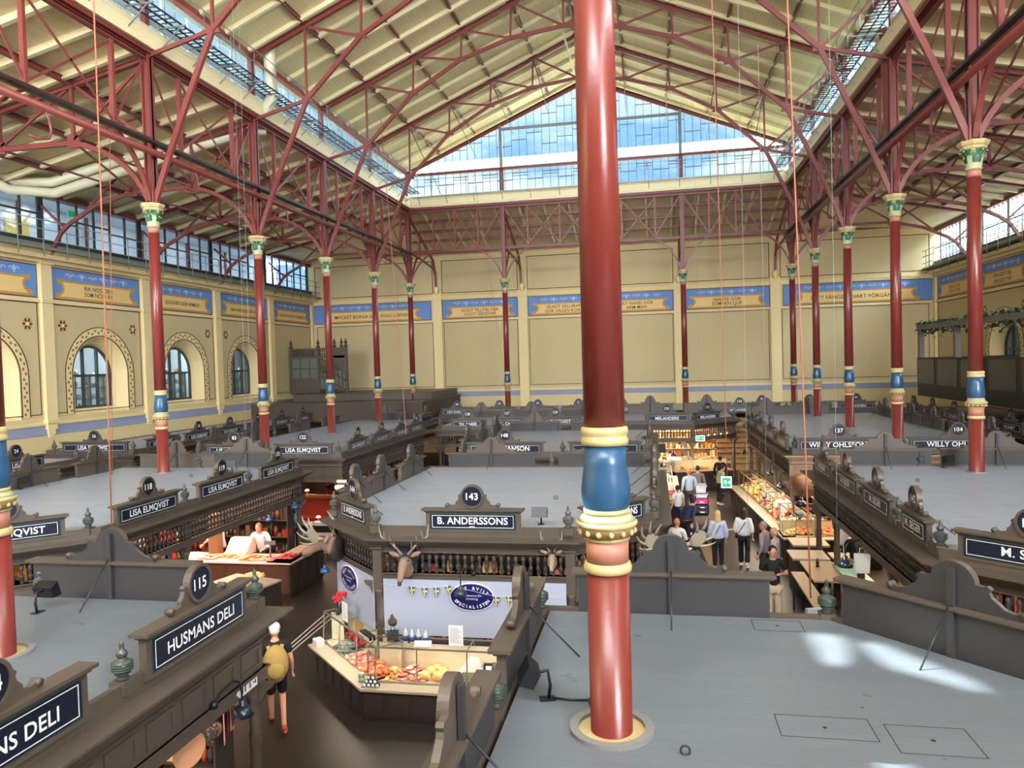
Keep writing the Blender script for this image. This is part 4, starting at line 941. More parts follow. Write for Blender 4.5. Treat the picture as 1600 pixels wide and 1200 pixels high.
def stall(label, poly, rails, posts, finials, deckm=DECK, panel_edges=(), finm=(FING, WOOD), post_low=1.0, plank_holes=()):
    """rails: edge indices that carry balusters; panel_edges: edges with square panels"""
    cx = sum(p[0] for p in poly) / len(poly); cy = sum(p[1] for p in poly) / len(poly)
    t = thing('market_stall', label, 'stall', (cx, cy, 0), 0, 'market stall blocks', world=True)
    m = MB(); m.prism(offset(poly, -0.06), 3.02, 3.10); m.build('roof_deck', deckm, t)
    m = MB(); ring(m, poly, -0.02, 0.05, 2.93, 3.13); ring(m, poly, -0.14, -0.05, 2.9, 3.04); m.build('fascia', WOOD, t)
    m = MB(); ring(m, poly, -0.05, 0.34, 2.915, 2.945); ring(m, poly, -0.05, 0.29, 2.875, 2.915); ring(m, poly, -0.05, 0.22, 2.83, 2.875); ring(m, poly, -0.05, 0.16, 2.79, 2.83); m.build('cornice', WOOD, t)
    m = MB(); ring(m, poly, -0.04, 0.08, 2.655, 2.80); ring(m, poly, -0.04, 0.11, 2.655, 2.68); m.build('upper_beam', WOOD, t)
    m = MB(); ring(m, poly, -0.04, 0.08, 2.10, 2.27); ring(m, poly, -0.04, 0.11, 2.245, 2.27); m.build('lower_beam', WOOD, t)
    m = MB()
    n = len(poly)
    for i in range(n):
        p, d, nn, a, L = edge(poly[i], poly[(i + 1) % n])
        if i in panel_edges:
            k = max(1, int(L / 0.55)); w = L / k
            f = lambda u, z, dd, p=p, d=d, nn=nn: (p.x + d.x * u + nn.x * dd, p.y + d.y * u + nn.y * dd, z)
            m.rect(f, 0, L, 2.27, 2.66, 0.0, 0.05)
            for j in range(k): m.frame(f, j * w + 0.07, (j + 1) * w - 0.07, 2.33, 2.6, 0.04, 0.05, 0.075)
    if m.v: m.build('panelled_frieze', WOOD, t)
    bal = None; cnt = 0; extra = MB()
    for i in rails:
        p, d, nn, a, L = edge(poly[i], poly[(i + 1) % n])
        k = int(L / 0.135)
        for j in range(k):
            q = p + d * ((j + 0.5) * L / k) + nn * 0.03
            if cnt < 100:
                loc = (q.x - cx, q.y - cy, 2.268)
                if bal is None: bal = baluster_mesh().build('baluster', WOODD, t, loc=loc); bal.parent = t
                else: inst(bal, t, loc)
            else:
                extra.lathe([(0.028, 0), (0.018, 0.045), (0.043, 0.115), (0.022, 0.18), (0.043, 0.285), (0.018, 0.345), (0.028, 0.385)], (q.x, q.y, 2.268), 8)
            cnt += 1
    if extra.v: extra.build('baluster', WOODD, t)['kind'] = 'stuff'
    pm = None
    for x, y, a in posts:
        if pm is None:
            m = MB(); m.box(-0.085, 0.085, -0.085, 0.085, 1.95, 2.86)
            for z in (2.72, 2.78): m.box(-0.12, 0.12, -0.12, 0.12, z, z + 0.035)
            m.lathe([(0.075, 0.0), (0.085, 0.1), (0.06, 0.16), (0.07, 0.3), (0.078, 1.0), (0.07, 1.25), (0.085, 1.28), (0.07, 1.31), (0.085, 1.34), (0.07, 1.37), (0.085, 1.4), (0.065, 1.45), (0.07, 1.85), (0.09, 1.9), (0.085, 1.96)], n=12)
            for s in (-1, 1):
                m.plate([(0.08, 2.1), (0.3, 2.1), (0.26, 2.03), (0.18, 1.98), (0.14, 1.88), (0.08, 1.8)], lambda u, w, dd, s=s: (s * u, dd, w), -0.03, 0.03)
            pm = m.build('post', WOOD, t, loc=(x - cx, y - cy, 0)); pm.rotation_euler = (0, 0, a)
        else: inst(pm, t, (x - cx, y - cy, 0), a)
    fmm = None
    for x, y in finials:
        if fmm is None: fmm = finial_mesh().build('finial', list(finm) + [FSTR if finm[0] is FING else finm[0]], t, loc=(x - cx, y - cy, 3.02))
        else: inst(fmm, t, (x - cx, y - cy, 3.02))
    return t

# island polygons, all counter-clockwise
pB = [(-1.75, 13.1), (1.9, 13.1), (3.35, 14.6), (3.35, 20.9), (-3.1, 20.9), (-3.15, 14.5)]
pB2 = [(-3.05, 24.2), (3.2, 24.2), (3.2, 31.8), (-3.05, 31.8)]
pA = [(-13.4, 10.9), (-9.0, 10.9), (-7.25, 12.6), (-7.25, 20.95), (-13.4, 20.95)]
pC = [(-13.3, 24.3), (-7.4, 24.3), (-7.4, 33.6), (-8.5, 36.2), (-8.5, 39.4), (-13.3, 39.4)]
pE = [(9.3, 10.5), (13.8, 10.5), (13.8, 20.95), (7.6, 20.95), (7.6, 12.1)]
pF = [(7.7, 24.65), (14.0, 24.65), (14.0, 39.4), (8.6, 39.4), (7.6, 34.8)]
pG = [(2.05, 1.2), (9.2, 1.2), (9.2, 4.75), (5.3, 8.85), (2.05, 8.85)]
pH = [(-8.6, 1.2), (-1.7, 1.2), (-1.7, 8.7), (-8.6, 8.7)]
pW = [(-20.4, 25.6), (-16.6, 25.6), (-16.6, 40.8), (-20.4, 40.8)]
pWW = [(-20.4, 12.0), (-16.9, 12.0), (-16.9, 23.3), (-20.4, 23.3)]
pD = [(-6.9, 34.6), (1.1, 35.1), (1.1, 40.0), (-6.9, 40.0)]
pM = [(1.6, 36.3), (5.2, 36.3), (7.3, 38.2), (7.3, 41.2), (1.6, 41.2)]
pBR = [(-9.3, 43.2), (15.6, 43.2), (15.6, 49.5), (-9.3, 49.5)]
pRR = [(16.2, 22.0), (20.3, 22.0), (20.3, 42.5), (16.2, 42.5)]
sB = stall('grey decked butcher stall with sign 143 in the middle of the hall', pB, (0, 1, 5, 2), [(-1.72, 13.06, 0), (1.88, 13.06, 0), (-3.1, 14.5, PI / 4), (3.3, 14.6, PI / 4), (3.3, 17.7, PI / 2), (-3.1, 17.7, PI / 2), (3.3, 20.85, 0), (-3.05, 20.85, 0)],
           [(-1.74, 13.03), (1.86, 13.03), (3.35, 14.6), (-3.2, 14.45), (-3.22, 16.5), (-3.15, 18.5), (0.5, 20.95), (3.38, 16.5), (3.38, 18.6), (3.35, 20.9)], finm=(FINS, WOOD))
sB2 = stall('grey decked stall with sign 148, behind the butcher stall', pB2, (0,), [(-3, 24.25, 0), (3.15, 24.25, 0), (0, 24.25, 0)], [(-3.0, 24.2), (0.42, 24.2), (3.15, 24.2), (-3.1, 26.5), (-3.1, 29), (3.22, 27.5), (3.22, 31.5), (-0.6, 31.8)], finm=(FINS, WOOD))
sA = stall('grey decked fish stall with signs 117 to 120 on the left', pA, (1, 2), [(-7.3, 12.6, 0.8), (-9.0, 10.95, 0), (-7.3, 15.3, PI / 2), (-7.3, 20.9, 0), (-13.3, 20.9, 0)],
           [(-7.4, 12.5), (-7.25, 15.3), (-7.25, 18.05), (-7.25, 20.8), (-9.1, 10.95), (-10.6, 20.95), (-13.4, 14.6), (-13.4, 16.2), (-13.4, 18.4)])
sC = stall('long grey decked stall with signs 83 and 122 on the left', pC, (1, 2), [(-7.45, 24.35, 0), (-7.45, 28.2, PI / 2), (-7.45, 31, PI / 2), (-7.45, 33.6, PI / 2), (-10.2, 24.35, 0)],
           [(-7.5, 24.35), (-10.2, 24.3), (-12.9, 24.3), (-7.4, 27.1), (-7.4, 29.4), (-7.4, 31.5), (-7.4, 33.5), (-13.3, 27.3), (-13.3, 30.6)], panel_edges=(0,), finm=(FINS, WOOD))
sE = stall('grey decked seafood stall with sign 142 on the right', pE, (4, 3), [(7.65, 12.15, -0.8), (7.65, 14.6, PI / 2), (7.65, 16.8, PI / 2), (7.65, 18.9, PI / 2), (7.65, 20.9, 0), (9.2, 10.6, 0)],
           [(7.62, 12.2), (7.6, 14.1), (7.6, 16.3), (7.6, 18.6), (7.6, 20.8), (10.2, 20.95)])
sF = stall('long grey decked stall with signs 137 and 104 on the right', pF, (4, 3), [(7.65, 24.7, 0), (7.65, 28.0, PI / 2), (7.65, 31.4, PI / 2), (7.65, 34.8, PI / 2), (8.6, 39.3, 0)],
           [(7.75, 24.75), (10.9, 24.65), (13.9, 24.65), (7.6, 27.2), (7.6, 29.6), (7.6, 32.2), (7.6, 34.7)], panel_edges=(0,))
sG = stall('grey plank deck of the nearest stall, under the huge red column', pG, (), [(2.1, 8.8, 0), (5.3, 8.8, 0)], [(2.0, 8.75), (2.0, 6.15), (5.28, 8.9), (2.0, 3.4)], deckm=DECKDIM)
sH = stall('grey plank deck of the stall with sign 115 at lower left', pH, (), [(-1.75, 8.65, 0), (-1.75, 6.2, PI / 2), (-1.75, 3.6, PI / 2)], [(-1.72, 8.72), (-1.70, 6.25), (-4.9, 8.7), (-1.7, 3.8)], panel_edges=(1,), deckm=DECKDIM)
sW = stall('long wall stall with sign 26 below the left arched windows', pW, (1,), [(-16.65, 25.7, 0), (-16.65, 30.5, 0), (-16.65, 35.5, 0)], [(-20.1, 25.6), (-16.6, 25.65), (-16.6, 28.5), (-16.6, 31), (-16.6, 33.5)], panel_edges=(0,), finm=(FINS, WOOD))
sWW = stall('wall stall with sign 24 at the far left edge', pWW, (1,), [(-16.95, 23.2, 0)], [(-17.0, 23.2), (-16.9, 19.0)], finm=(FINS, WOOD))
sD = stall('brown stall row closing the left aisle behind stall 148', pD, (0,), [(-6.85, 34.7, 0), (-3, 34.9, 0), (1, 35.1, 0)], [(-6.8, 34.6), (-4.6, 34.75), (-2.2, 34.9), (1.0, 35.1)], finm=(FINS, WOODD))
sM = stall('stall with the 131 sign closing the right aisle', pM, (0, 1), [(1.7, 36.35, 0), (5.15, 36.35, 0), (7.25, 38.25, 0)], [(1.65, 36.3), (5.2, 36.3), (7.3, 38.2)], finm=(FINS, WOODD))
sBR = stall('row of wall stalls along the far end wall', pBR, (0,), [(x, 43.25, 0) for x in (-9.2, -5.5, -2, 1.5, 5, 8.5, 12, 15.5)], [(x, 43.2) for x in (-9.2, -6.9, -4.3, -2.2, 4.2, 7.9, 10.6, 12.9, 15.4)], finm=(FINS, WOODD))
sRR = stall('wall stall row on the right under the dark mezzanine', pRR, (3,), [(16.25, 22.1, 0), (16.25, 28, 0), (16.25, 34, 0)], [(16.2, 24 + 2.55 * k) for k in range(7)], finm=(FING, WOODD))

def on_edge(poly, i, u, out=0.0):
    p, d, nn, a, L = edge(poly[i], poly[(i + 1) % len(poly)]); q = p + d * u + nn * out; return (q.x, q.y, 3.04), a
def s_at(poly, i, u, label, w, **k):
    loc, a = on_edge(poly, i, u, k.pop('out', 0.0)); return sign(label, loc, a, w, **k)
LE = 'LISA ELMQVIST'; BA = 'B. ANDERSSONS'
s_at(pB, 0, 1.86, 'navy sign 143 facing the viewer in the centre, lettered B. ANDERSSONS', 1.76, text=BA, num='143', sub='EFTR.')
s_at(pB, 5, 0.98, 'navy sign 144 on the left corner of the butcher stall', 1.35, text=BA, num='144', sub='EFTR.')
s_at(pB, 1, 1.05, 'angled butcher stall sign half hidden by the huge column', 1.5, text=BA, num='145', sub='EFTR.')
for k, y in enumerate((15.45, 17.05, 19.3)): sign('sign back on the left edge of the butcher deck, %s from the front' % ['first', 'second', 'third'][k], (-3.12, y, 3.04), -PI / 2, [1.5, 1.5, 1.9][k], back=WOOD, group='sign backs seen from behind', h=0.42)
for k, y in enumerate((15.6, 17.6, 19.6)): sign('sign seen edge on along the right side of the butcher stall, %s from the front' % ['first', 'second', 'third'][k], (3.36, y, 3.04), PI / 2, 1.7, text=BA, group='sign boards seen edge on')
sign('sign back with tall crest at the far edge of the butcher deck, left half', (-1.25, 20.92, 3.04), PI, 2.55, back=BOARDB, h=0.42, cw=1.5, group='sign backs seen from behind')
sign('sign back at the far edge of the butcher deck behind the huge column', (1.9, 20.92, 3.04), PI, 2.4, back=BOARDB, h=0.42, cw=1.5, group='sign backs seen from behind')
s_at(pB2, 0, 1.55, 'navy sign 148 lettered LISBETH JANSON behind the butcher stall', 2.55, text='LISBETH JANSON', num='148')
s_at(pB2, 0, 4.85, 'navy sign behind the huge column, right of sign 148', 2.3, text='', num='149')
for k, y in enumerate((25.4, 27.6, 30.2)): sign('pale back of a sign on the left edge of the stall behind sign 148, %s' % ['nearest', 'middle', 'farthest'][k], (-3.05, y, 3.04), -PI / 2, 1.7, h=0.42, group='sign backs seen from behind')
for k, x in enumerate((-1.7, 1.0)): sign('back of a sign with stepped crest far behind sign 148, %s' % ['left one', 'right one'][k], (x, 31.85, 3.04), PI, 2.2, back=BOARDB, h=0.42, group='sign backs seen from behind')
for k, y in enumerate((25.6, 28.4)): sign('sign seen edge on along the right side of the stall of sign 148, %s' % ['near', 'far'][k], (3.22, y, 3.04), PI / 2, 1.8, group='sign boards seen edge on')
# left fish stall
s_at(pA, 1, 0.95, 'navy sign 117 cut by the left edge of the photo, lettered LISA ELMQVIST', 1.85, text=LE, num='117')
for k, (y, n_) in enumerate(((13.98, '118'), (16.72, '119'), (19.5, '120'))): sign('navy sign %s lettered LISA ELMQVIST on the left fish stall' % n_, (-7.23, y, 3.04), PI / 2, 1.95 if k < 2 else 1.9, text=LE, num=n_)
sign('sign back on the far edge of the fish deck, left of the red column', (-11.4, 20.97, 3.04), PI, 2.6, back=WOOD, h=0.42, group='sign backs seen from behind')
sign('dark sign back on the far edge of the fish deck, below sign 122', (-9.0, 20.97, 3.04), PI, 2.2, back=BOARDB, h=0.5, cw=1.6, group='sign backs seen from behind')
for k, (x, y) in enumerate(((-13.4, 15.0), (-13.4, 17.4), (-13.2, 19.6))): sign('back of a sign on the left edge of the left fish stall deck, %s' % ['nearest', 'middle', 'farthest'][k], (x, y, 3.04), -PI / 2, [1.9, 1.9, 1.5][k], back=WOOD, h=0.42, group='sign backs seen from behind')
# stall C
s_at(pC, 0, 1.9, 'navy sign 83 lettered LISA ELMQVIST on the long left stall', 2.2, text=LE, num='83', out=0.02)
s_at(pC, 0, 4.55, 'navy sign 122 lettered LISA ELMQVIST on the long left stall', 2.1, text=LE, num='122', out=0.02)
for k, (y, n_) in enumerate(((25.75, '123'), (28.2, '124'), (30.6, '125'), (32.6, '126'))): sign('small looking sign %s on the aisle side of the long left stall' % n_, (-7.38, y, 3.04), PI / 2, 1.75, text=LE, num=n_)
for k, (x, y, a) in enumerate(((-13.3, 26.0, -PI / 2), (-13.3, 29.0, -PI / 2), (-13.3, 33, -PI / 2), (-13.3, 36.5, -PI / 2), (-11.2, 39.4, PI), (-8.5, 37.8, PI / 2))):
    sign('sign back round the long deck behind sign 122, ' + ['left edge nearest', 'left edge second', 'left edge third', 'left edge farthest', 'far edge in the middle', 'far right corner'][k], (x, y, 3.04), a, 2.0, back=WOOD if k != 4 else BOARDB, h=0.42, group='sign backs seen from behind')
# seafood stall E
s_at(pE, 4, 1.2, 'big navy sign cut by the right edge of the photo, lettered M. SEGER', 1.9, text='M. SEGER', num='140', sub='EFTR.')
for k, (y, n_) in enumerate(((13.1, '142'), (15.2, '141'), (17.45, '140'), (19.75, '139'))): sign('sign %s lettered M. SEGER on the aisle side of the right seafood stall, %s' % (n_, ['nearest', 'second', 'third', 'farthest'][k]), (7.58, y, 3.04), -PI / 2, [1.2, 1.7, 1.75, 1.75][k], text='M. SEGER', num=n_, sub='EFTR.')
for k, x in enumerate((9.35, 12.0)): sign('sign back on the far edge of the seafood deck, %s' % ['in front of sign 137', 'beside the red column'][k], (x, 20.98, 3.04), PI, [2.2, 2.6][k], back=BOARDB, h=0.46, cw=1.6, group='sign backs seen from behind')
# stall F
s_at(pF, 0, 1.35, 'navy sign 137 lettered WILLY OHLSSONS', 2.5, text='WILLY OHLSSONS', num='137', sub='EFTR.')
s_at(pF, 0, 4.75, 'navy sign 104 lettered WILLY OHLSSONS', 2.75, text='WILLY OHLSSONS', num='104', sub='EFTR.')
for k, y in enumerate((25.9, 28.4, 30.9, 33.4)): sign('sign on the aisle side of the long right stall, %s' % nmr[k], (7.6, y, 3.04), -PI / 2, 1.8, text='W. OHLSSONS', num=str(136 - k))
for k, (x, y, a) in enumerate(((9.0, 39.4, PI), (11.0, 39.45, PI), (13.98, 37.3, PI / 2), (13.98, 33.6, PI / 2), (13.98, 31.2, PI / 2), (13.98, 28.6, PI / 2), (13.98, 26.2, PI / 2))):
    sign('sign back round the deck behind signs 137 and 104, ' + ['far edge left', 'far edge middle', 'right edge farthest', 'right edge fourth', 'right edge third', 'right edge second', 'right edge nearest'][k], (x, y, 3.04), a, 2.0, back=WOOD, h=0.42, group='sign backs seen from behind')
# near decks
sign('dark back of a sign with tall crest on the far edge of the nearest deck', (3.55, 8.86, 3.04), PI, 2.2, back=BOARDB, h=0.48, cw=1.25, group='sign backs seen from behind', plainback=True)
p, d, nn, a, L = edge(pG[2], pG[3])
for k, u in enumerate((1.35, 4.25)):
    q = p + d * (L - u) ; sign('big dark sign back on the slanting edge of the nearest deck, %s' % ['in full view', 'cut by the frame'][k], (q.x, q.y, 3.04), a, 2.35, back=BOARDB, h=0.5, cw=1.3, group='sign backs seen from behind', plainback=True)
sign('steeply seen sign on the left edge of the nearest deck, beyond the finial', (2.02, 7.45, 3.04), -PI / 2, 2.1, h=0.46, group='sign boards on the nearest deck', back=BOARDB, cw=1.25)
sign('crested sign on the left edge of the nearest deck, cut by the frame', (2.02, 4.8, 3.04), -PI / 2, 2.1, h=0.46, group='sign boards on the nearest deck', back=BOARDB, cw=1.25)
sign('navy sign 115 lettered HUSMANS DELI at lower left', (-1.66, 7.4, 3.04), PI / 2, 1.85, text='HUSMANS DELI', num='115', h=0.42)
sign('navy sign lettered HUSMANS DELI cut by the lower left corner', (-1.66, 4.72, 3.04), PI / 2, 1.95, text='HUSMANS DELI', num='114', h=0.42)
sign('big dark back of a sign behind sign 115, holding the orange rope', (-3.78, 8.7, 3.04), PI, 2.4, back=BOARDB, h=0.5, cw=1.35, group='sign backs seen from behind', plainback=True)
# wall rows
sign('sign 26 lettered LISA ELMQVIST below the nearest left window', (-18.2, 25.55, 3.04), 0, 2.9, text=LE, num='26')
sign('sign 24 at the far left edge of the photo', (-17.0, 20.6, 3.04), PI / 2, 2.2, text='LISA', num='24')
for k in range(6): sign('sign %d on the wall stall row below the left windows' % (27 + k), (-16.55, 27.3 + 2.5 * k, 3.04), PI / 2, 1.9, text=LE, num=str(27 + k))
for k, (x, y, n_, tx) in enumerate(((-5.4, 34.65, '128', 'TH. CARÉS'), (-3.5, 34.78, '127', 'TH. CARÉS'), (-1.2, 34.95, '129', LE))): sign('sign %s on the brown stall row behind stall 148' % n_, (x, y, 3.04), 0.06, [1.6, 1.5, 2.4][k], text=tx, num=n_)
s_at(pM, 0, 2.4, 'sign 131 lettered MELANDERS closing the right aisle', 2.1, text='MELANDERS', num='131')
s_at(pM, 1, 0.95, 'sign 132 lettered MELANDERS right of sign 131', 1.7, text='MELANDERS', num='132')
sign('sign 133 lettered MELANDERS at the far corner of the right aisle', (7.9, 41.3, 3.04), 0, 1.9, text='MELANDERS', num='133')
for k, x in enumerate((3.2, 6.2)): sign('tall brown sign back above sign %s' % ('131' if k == 0 else '132'), (x, 41.2, 3.04), PI, 2.4, back=WOOD, h=0.55, group='sign backs seen from behind')
for k, x in enumerate((-8.2, -5.6, -3.3, -0.9, 1.6, 9.3, 11.8, 14.2)): sign('sign %d on the stall row along the far wall' % (34 + k), (x, 43.15, 3.04), 0, 1.9, text=LE if k < 5 else 'MELANDERS', num=str(34 + k))
for k, x in enumerate((-6.0, -3.2, -0.4)): sign('brown sign back in front of the far wall row, %s' % ['left one', 'middle one', 'right one'][k], (x, 40.05, 3.04), PI, 2.3, back=WOODD, h=0.42, group='sign backs seen from behind')
for k in range(7): sign('sign %d under the dark mezzanine on the right' % (50 + k), (16.15, 24.8 + 2.55 * k, 3.04), -PI / 2, 1.9, text=['TYSTA MARI', 'TYSTA MARI', 'VIN & MAT', 'VIN & MAT', 'OSTHANDEL', 'BAGERI', 'KAFFE'][k], num=str(50 + k))

# ------------------------------------------------------------------ back left mezzanine and stair house
mz = thing('stair_mezzanine', 'brown boarded raised block in the far left corner', 'platform', (0, 0, 0), world=True)
m = MB(); m.box(-20.45, -9.7, 41.0, 49.6, 2.9, 3.98, 0); m.box(-20.45, -9.6, 40.93, 49.6, 3.98, 4.03, 1); m.build('lower_block', [mat('brown_boarding', (72, 60, 50), 0.6, var=0.08), WOOD], mz)
m = MB(); m.box(-19.0, -9.9, 43.6, 49.6, 4.03, 4.42, 0); m.box(-19.0, -9.85, 43.55, 49.6, 4.42, 4.46, 1); m.build('upper_block', [WOOD, WOOD], mz)
kh = thing('stair_house', 'dark wooden glazed stair house with finials in the far left corner', 'kiosk', (0, 0, 0), world=True)
X0, X1, X2, X3, Y0 = -20.3, -18.35, -17.35, -16.4, 46.0
m = MB()
for x in (X0, X1, X2, X3): m.box(x - 0.08, x + 0.08, Y0 - 0.08, Y0 + 0.08, 4.46, 7.42)
m.box(X0, X3, Y0 - 0.05, Y0 + 0.05, 6.75, 6.9); m.box(X0, X3, Y0 - 0.07, Y0 + 0.07, 7.3, 7.42); m.box(X0, X1, Y0 - 0.05, Y0 + 0.05, 4.46, 5.45); m.box(X2, X3, Y0 - 0.05, Y0 + 0.05, 5.9, 7.3)
m.box(X0, X1, Y0 - 0.03, Y0 + 0.03, 6.05, 6.12)
for x in (-19.65, -19.0): m.box(x - 0.03, x + 0.03, Y0 - 0.03, Y0 + 0.03, 5.4, 6.8)
for f_ in (0.0, 0.55, 1.2): m.bar((X1, Y0, 6.8 - f_), (X3, Y0 - 0.2, 5.75 - f_ * 0.95), 0.07, 0.1)
for k in range(1, 7): x = X1 + (X3 - X1) * k / 7; z = 6.8 - 1.05 * k / 7; m.box(x - 0.025, x + 0.025, Y0 - 0.12, Y0 - 0.06, z - 1.2, z)
m.box(X0, X0 + 0.06, Y0, 49.5, 4.46, 7.4); m.build('timber_frame', WOOD, kh)
m = MB(); m.box(X0, X1, Y0 - 0.01, Y0 + 0.01, 5.45, 6.8); m.box(X1, X3, Y0 - 0.01, Y0 + 0.01, 4.7, 5.75); m.build('window_glass', glassmat('hazy_glass', (190, 205, 205), 0.1, 0.45, (170, 180, 172)), kh)
m = MB()
x = X0 + 0.15
while x < X2: m.lathe([(0.03, 0), (0.05, 0.12), (0.02, 0.2), (0.05, 0.3), (0.03, 0.4)], (x, Y0, 6.9), 6); x += 0.14
m.build('balustrade', WOOD, kh)
for k, x in enumerate((X0 + 0.02, X1, X2 + 0.15, X3 - 0.3, X3)):
    f0 = finial_mesh().build('finial', [WOODD, WOODD, WOODD], kh, loc=(x, Y0, 7.42)); f0.scale = (1, 1, 1.25)

# ------------------------------------------------------------------ right mezzanine with pergola
rm = thing('dark_mezzanine', 'black sided mezzanine on the right with a grey pergola', 'platform', (0, 0, 0), world=True)
m = MB(); m.box(16.0, 20.4, 21.0, 39.1, 3.95, 4.45, 0); m.box(16.0, 16.12, 21.0, 39.1, 4.45, 5.78, 0); m.box(16.0, 20.4, 38.98, 39.1, 4.45, 5.78, 0)
for k in range(7): m.box(15.985, 16.0, 21.3 + k * 2.6, 23.5 + k * 2.6, 4.55, 5.7, 1)
m.build('parapet', [mat('black_cladding', (9, 9, 9), 0.5), mat('black_green_panel', (16, 18, 12), 0.3)], rm)
m = MB()
for y in (22.5, 28.2, 34.6, 38.9):
    m.box(16.0, 16.22, y - 0.12, y + 0.12, 5.6, 7.2)
m.box(15.97, 16.25, 21.0, 39.1, 7.12, 7.36); m.build('pergola_frame', mat('grey_pergola', (112, 106, 98), 0.6), rm)
iv = MB(); rnd = random.Random(3)
for k in range(900):
    y = rnd.uniform(21, 39); z = 7.36 + abs(rnd.gauss(0, 0.06)) if rnd.random() < 0.55 else 7.1 - abs(rnd.gauss(0, 0.13)); x = 16.1 + rnd.uniform(-0.25, 0.25); s_ = rnd.uniform(0.05, 0.12)
    a, b = rnd.uniform(0, 6.28), rnd.uniform(-1, 1); v1 = Vector((math.cos(a), math.sin(a), b)) * s_; v2 = Vector((-math.sin(a), math.cos(a), -b)) * s_ * 0.6; c = Vector((x, y, z))
    iv.add([c - v1, c + v2, c + v1, c - v2], [(0, 1, 2, 3)], rnd.choice((0, 1)))
o = iv.build('ivy_garland', [mat('dark_ivy', (34, 52, 34), 0.6), mat('mid_ivy', (60, 84, 50), 0.6)]); tag(o, 'green ivy garland draped over the grey pergola beam', 'plant'); o['kind'] = 'stuff'
# ------------------------------------------------------------------ counters, display cases and goods
COPPER = mat('copper_toned_cabinet', (104, 72, 56), 0.35, metal=0.3)
def counter(label, p, q, depth=0.9, ledge=0.6, case=True, top=1.2, setback=0.28, cabinet=CAB, stone=STONE, doors=0.45, ends=True, caseframe=STEEL):
    """front runs p -> q (outward normal to the right hand of walking p->q)"""
    P, d, nn, a, L = edge(p, q)
    t = thing('display_counter' if case else 'counter', label, 'counter', (P.x, P.y, 0), a)
    m = MB(); m.box(0.02, L - 0.02, 0.06, depth, 0.0, 0.08); m.box(0, L, 0.03, depth, 0.08, ledge - 0.04)
    k = max(1, round(L / doors)); w = L / k
    for j in range(k):
        m.box(j * w + 0.03, (j + 1) * w - 0.03, 0.015, 0.03, 0.12, ledge - 0.08); m.box(j * w + 0.07, (j + 1) * w - 0.07, 0.0, 0.015, 0.17, ledge - 0.13)
    m.build('cabinet', cabinet, t)
    m = MB(); m.box(-0.03, L + 0.03, -0.03, depth, ledge - 0.04, ledge); m.build('worktop', stone, t)
    if case:
        m = MB(); sb = setback; D1 = min(depth, sb + 0.55)
        for z, y in ((ledge + 0.02, sb), (top, sb + 0.04), (top, D1)): m.box(0, L, y - 0.012, y + 0.012, z - 0.012, z + 0.012)
        nk = max(1, round(L / 0.95))
        for j in range(nk + 1):
            x = j * L / nk; m.bar((x, sb, ledge), (x, sb + 0.04, top), 0.02, 0.02); m.bar((x, sb + 0.04, top), (x, D1, top), 0.02, 0.02); m.bar((x, D1, top), (x, D1, ledge), 0.02, 0.02)
        m.build('case_frame', caseframe, t)
        m = MB(); m.add([(0, sb, ledge), (L, sb, ledge), (L, sb + 0.04, top), (0, sb + 0.04, top)], [(0, 1, 2, 3)]); m.add([(0, sb + 0.04, top), (L, sb + 0.04, top), (L, D1, top), (0, D1, top)], [(0, 1, 2, 3)])
        m.add([(0, sb, ledge), (0, sb + 0.04, top), (0, D1, top), (0, D1, ledge)], [(0, 1, 2, 3)]); m.add([(L, sb, ledge), (L, sb + 0.04, top), (L, D1, top), (L, D1, ledge)], [(0, 1, 2, 3)]); m.build('case_glass', CASEG, t)
        m = MB(); m.box(0.02, L - 0.02, D1 - 0.02, D1, ledge, top - 0.1); m.box(0.02, L - 0.02, sb + 0.02, D1, ledge, ledge + 0.015); m.build('case_lining', mat('case_lining_steel', (205, 190, 165), 0.4), t)
    return t, lambda u, v, z: (P.x + d.x * u - nn.x * v, P.y + d.y * u - nn.y * v, z)
PAL = {'ham': [(222, 140, 128), (236, 168, 150), (205, 112, 104)], 'fish': [(96, 104, 100), (140, 146, 140), (70, 78, 74)], 'shrimp': [(236, 130, 90), (246, 168, 130), (225, 100, 66)],
       'bread': [(214, 160, 92), (232, 190, 128), (182, 122, 66)], 'cheese': [(236, 206, 130), (244, 226, 170), (226, 180, 90)], 'meat': [(150, 34, 38), (184, 60, 58), (212, 120, 112)],
       'salmon': [(242, 130, 86), (248, 160, 118), (230, 104, 64)], 'green': [(72, 110, 52), (110, 150, 70), (50, 84, 44)], 'ice': [(226, 230, 236), (244, 246, 248), (210, 216, 224)],
       'mixed': [(226, 190, 130), (190, 70, 50), (240, 226, 200), (120, 130, 70)], 'packs': [(232, 226, 214), (206, 60, 50), (236, 200, 96), (60, 80, 120), (40, 44, 50)], 'dark': [(44, 36, 32), (90, 66, 44), (120, 40, 34), (66, 74, 84)]}
def pmats(k): return [mat('%s_goods_%d' % (k, i), c, 0.45) for i, c in enumerate(PAL[k])]
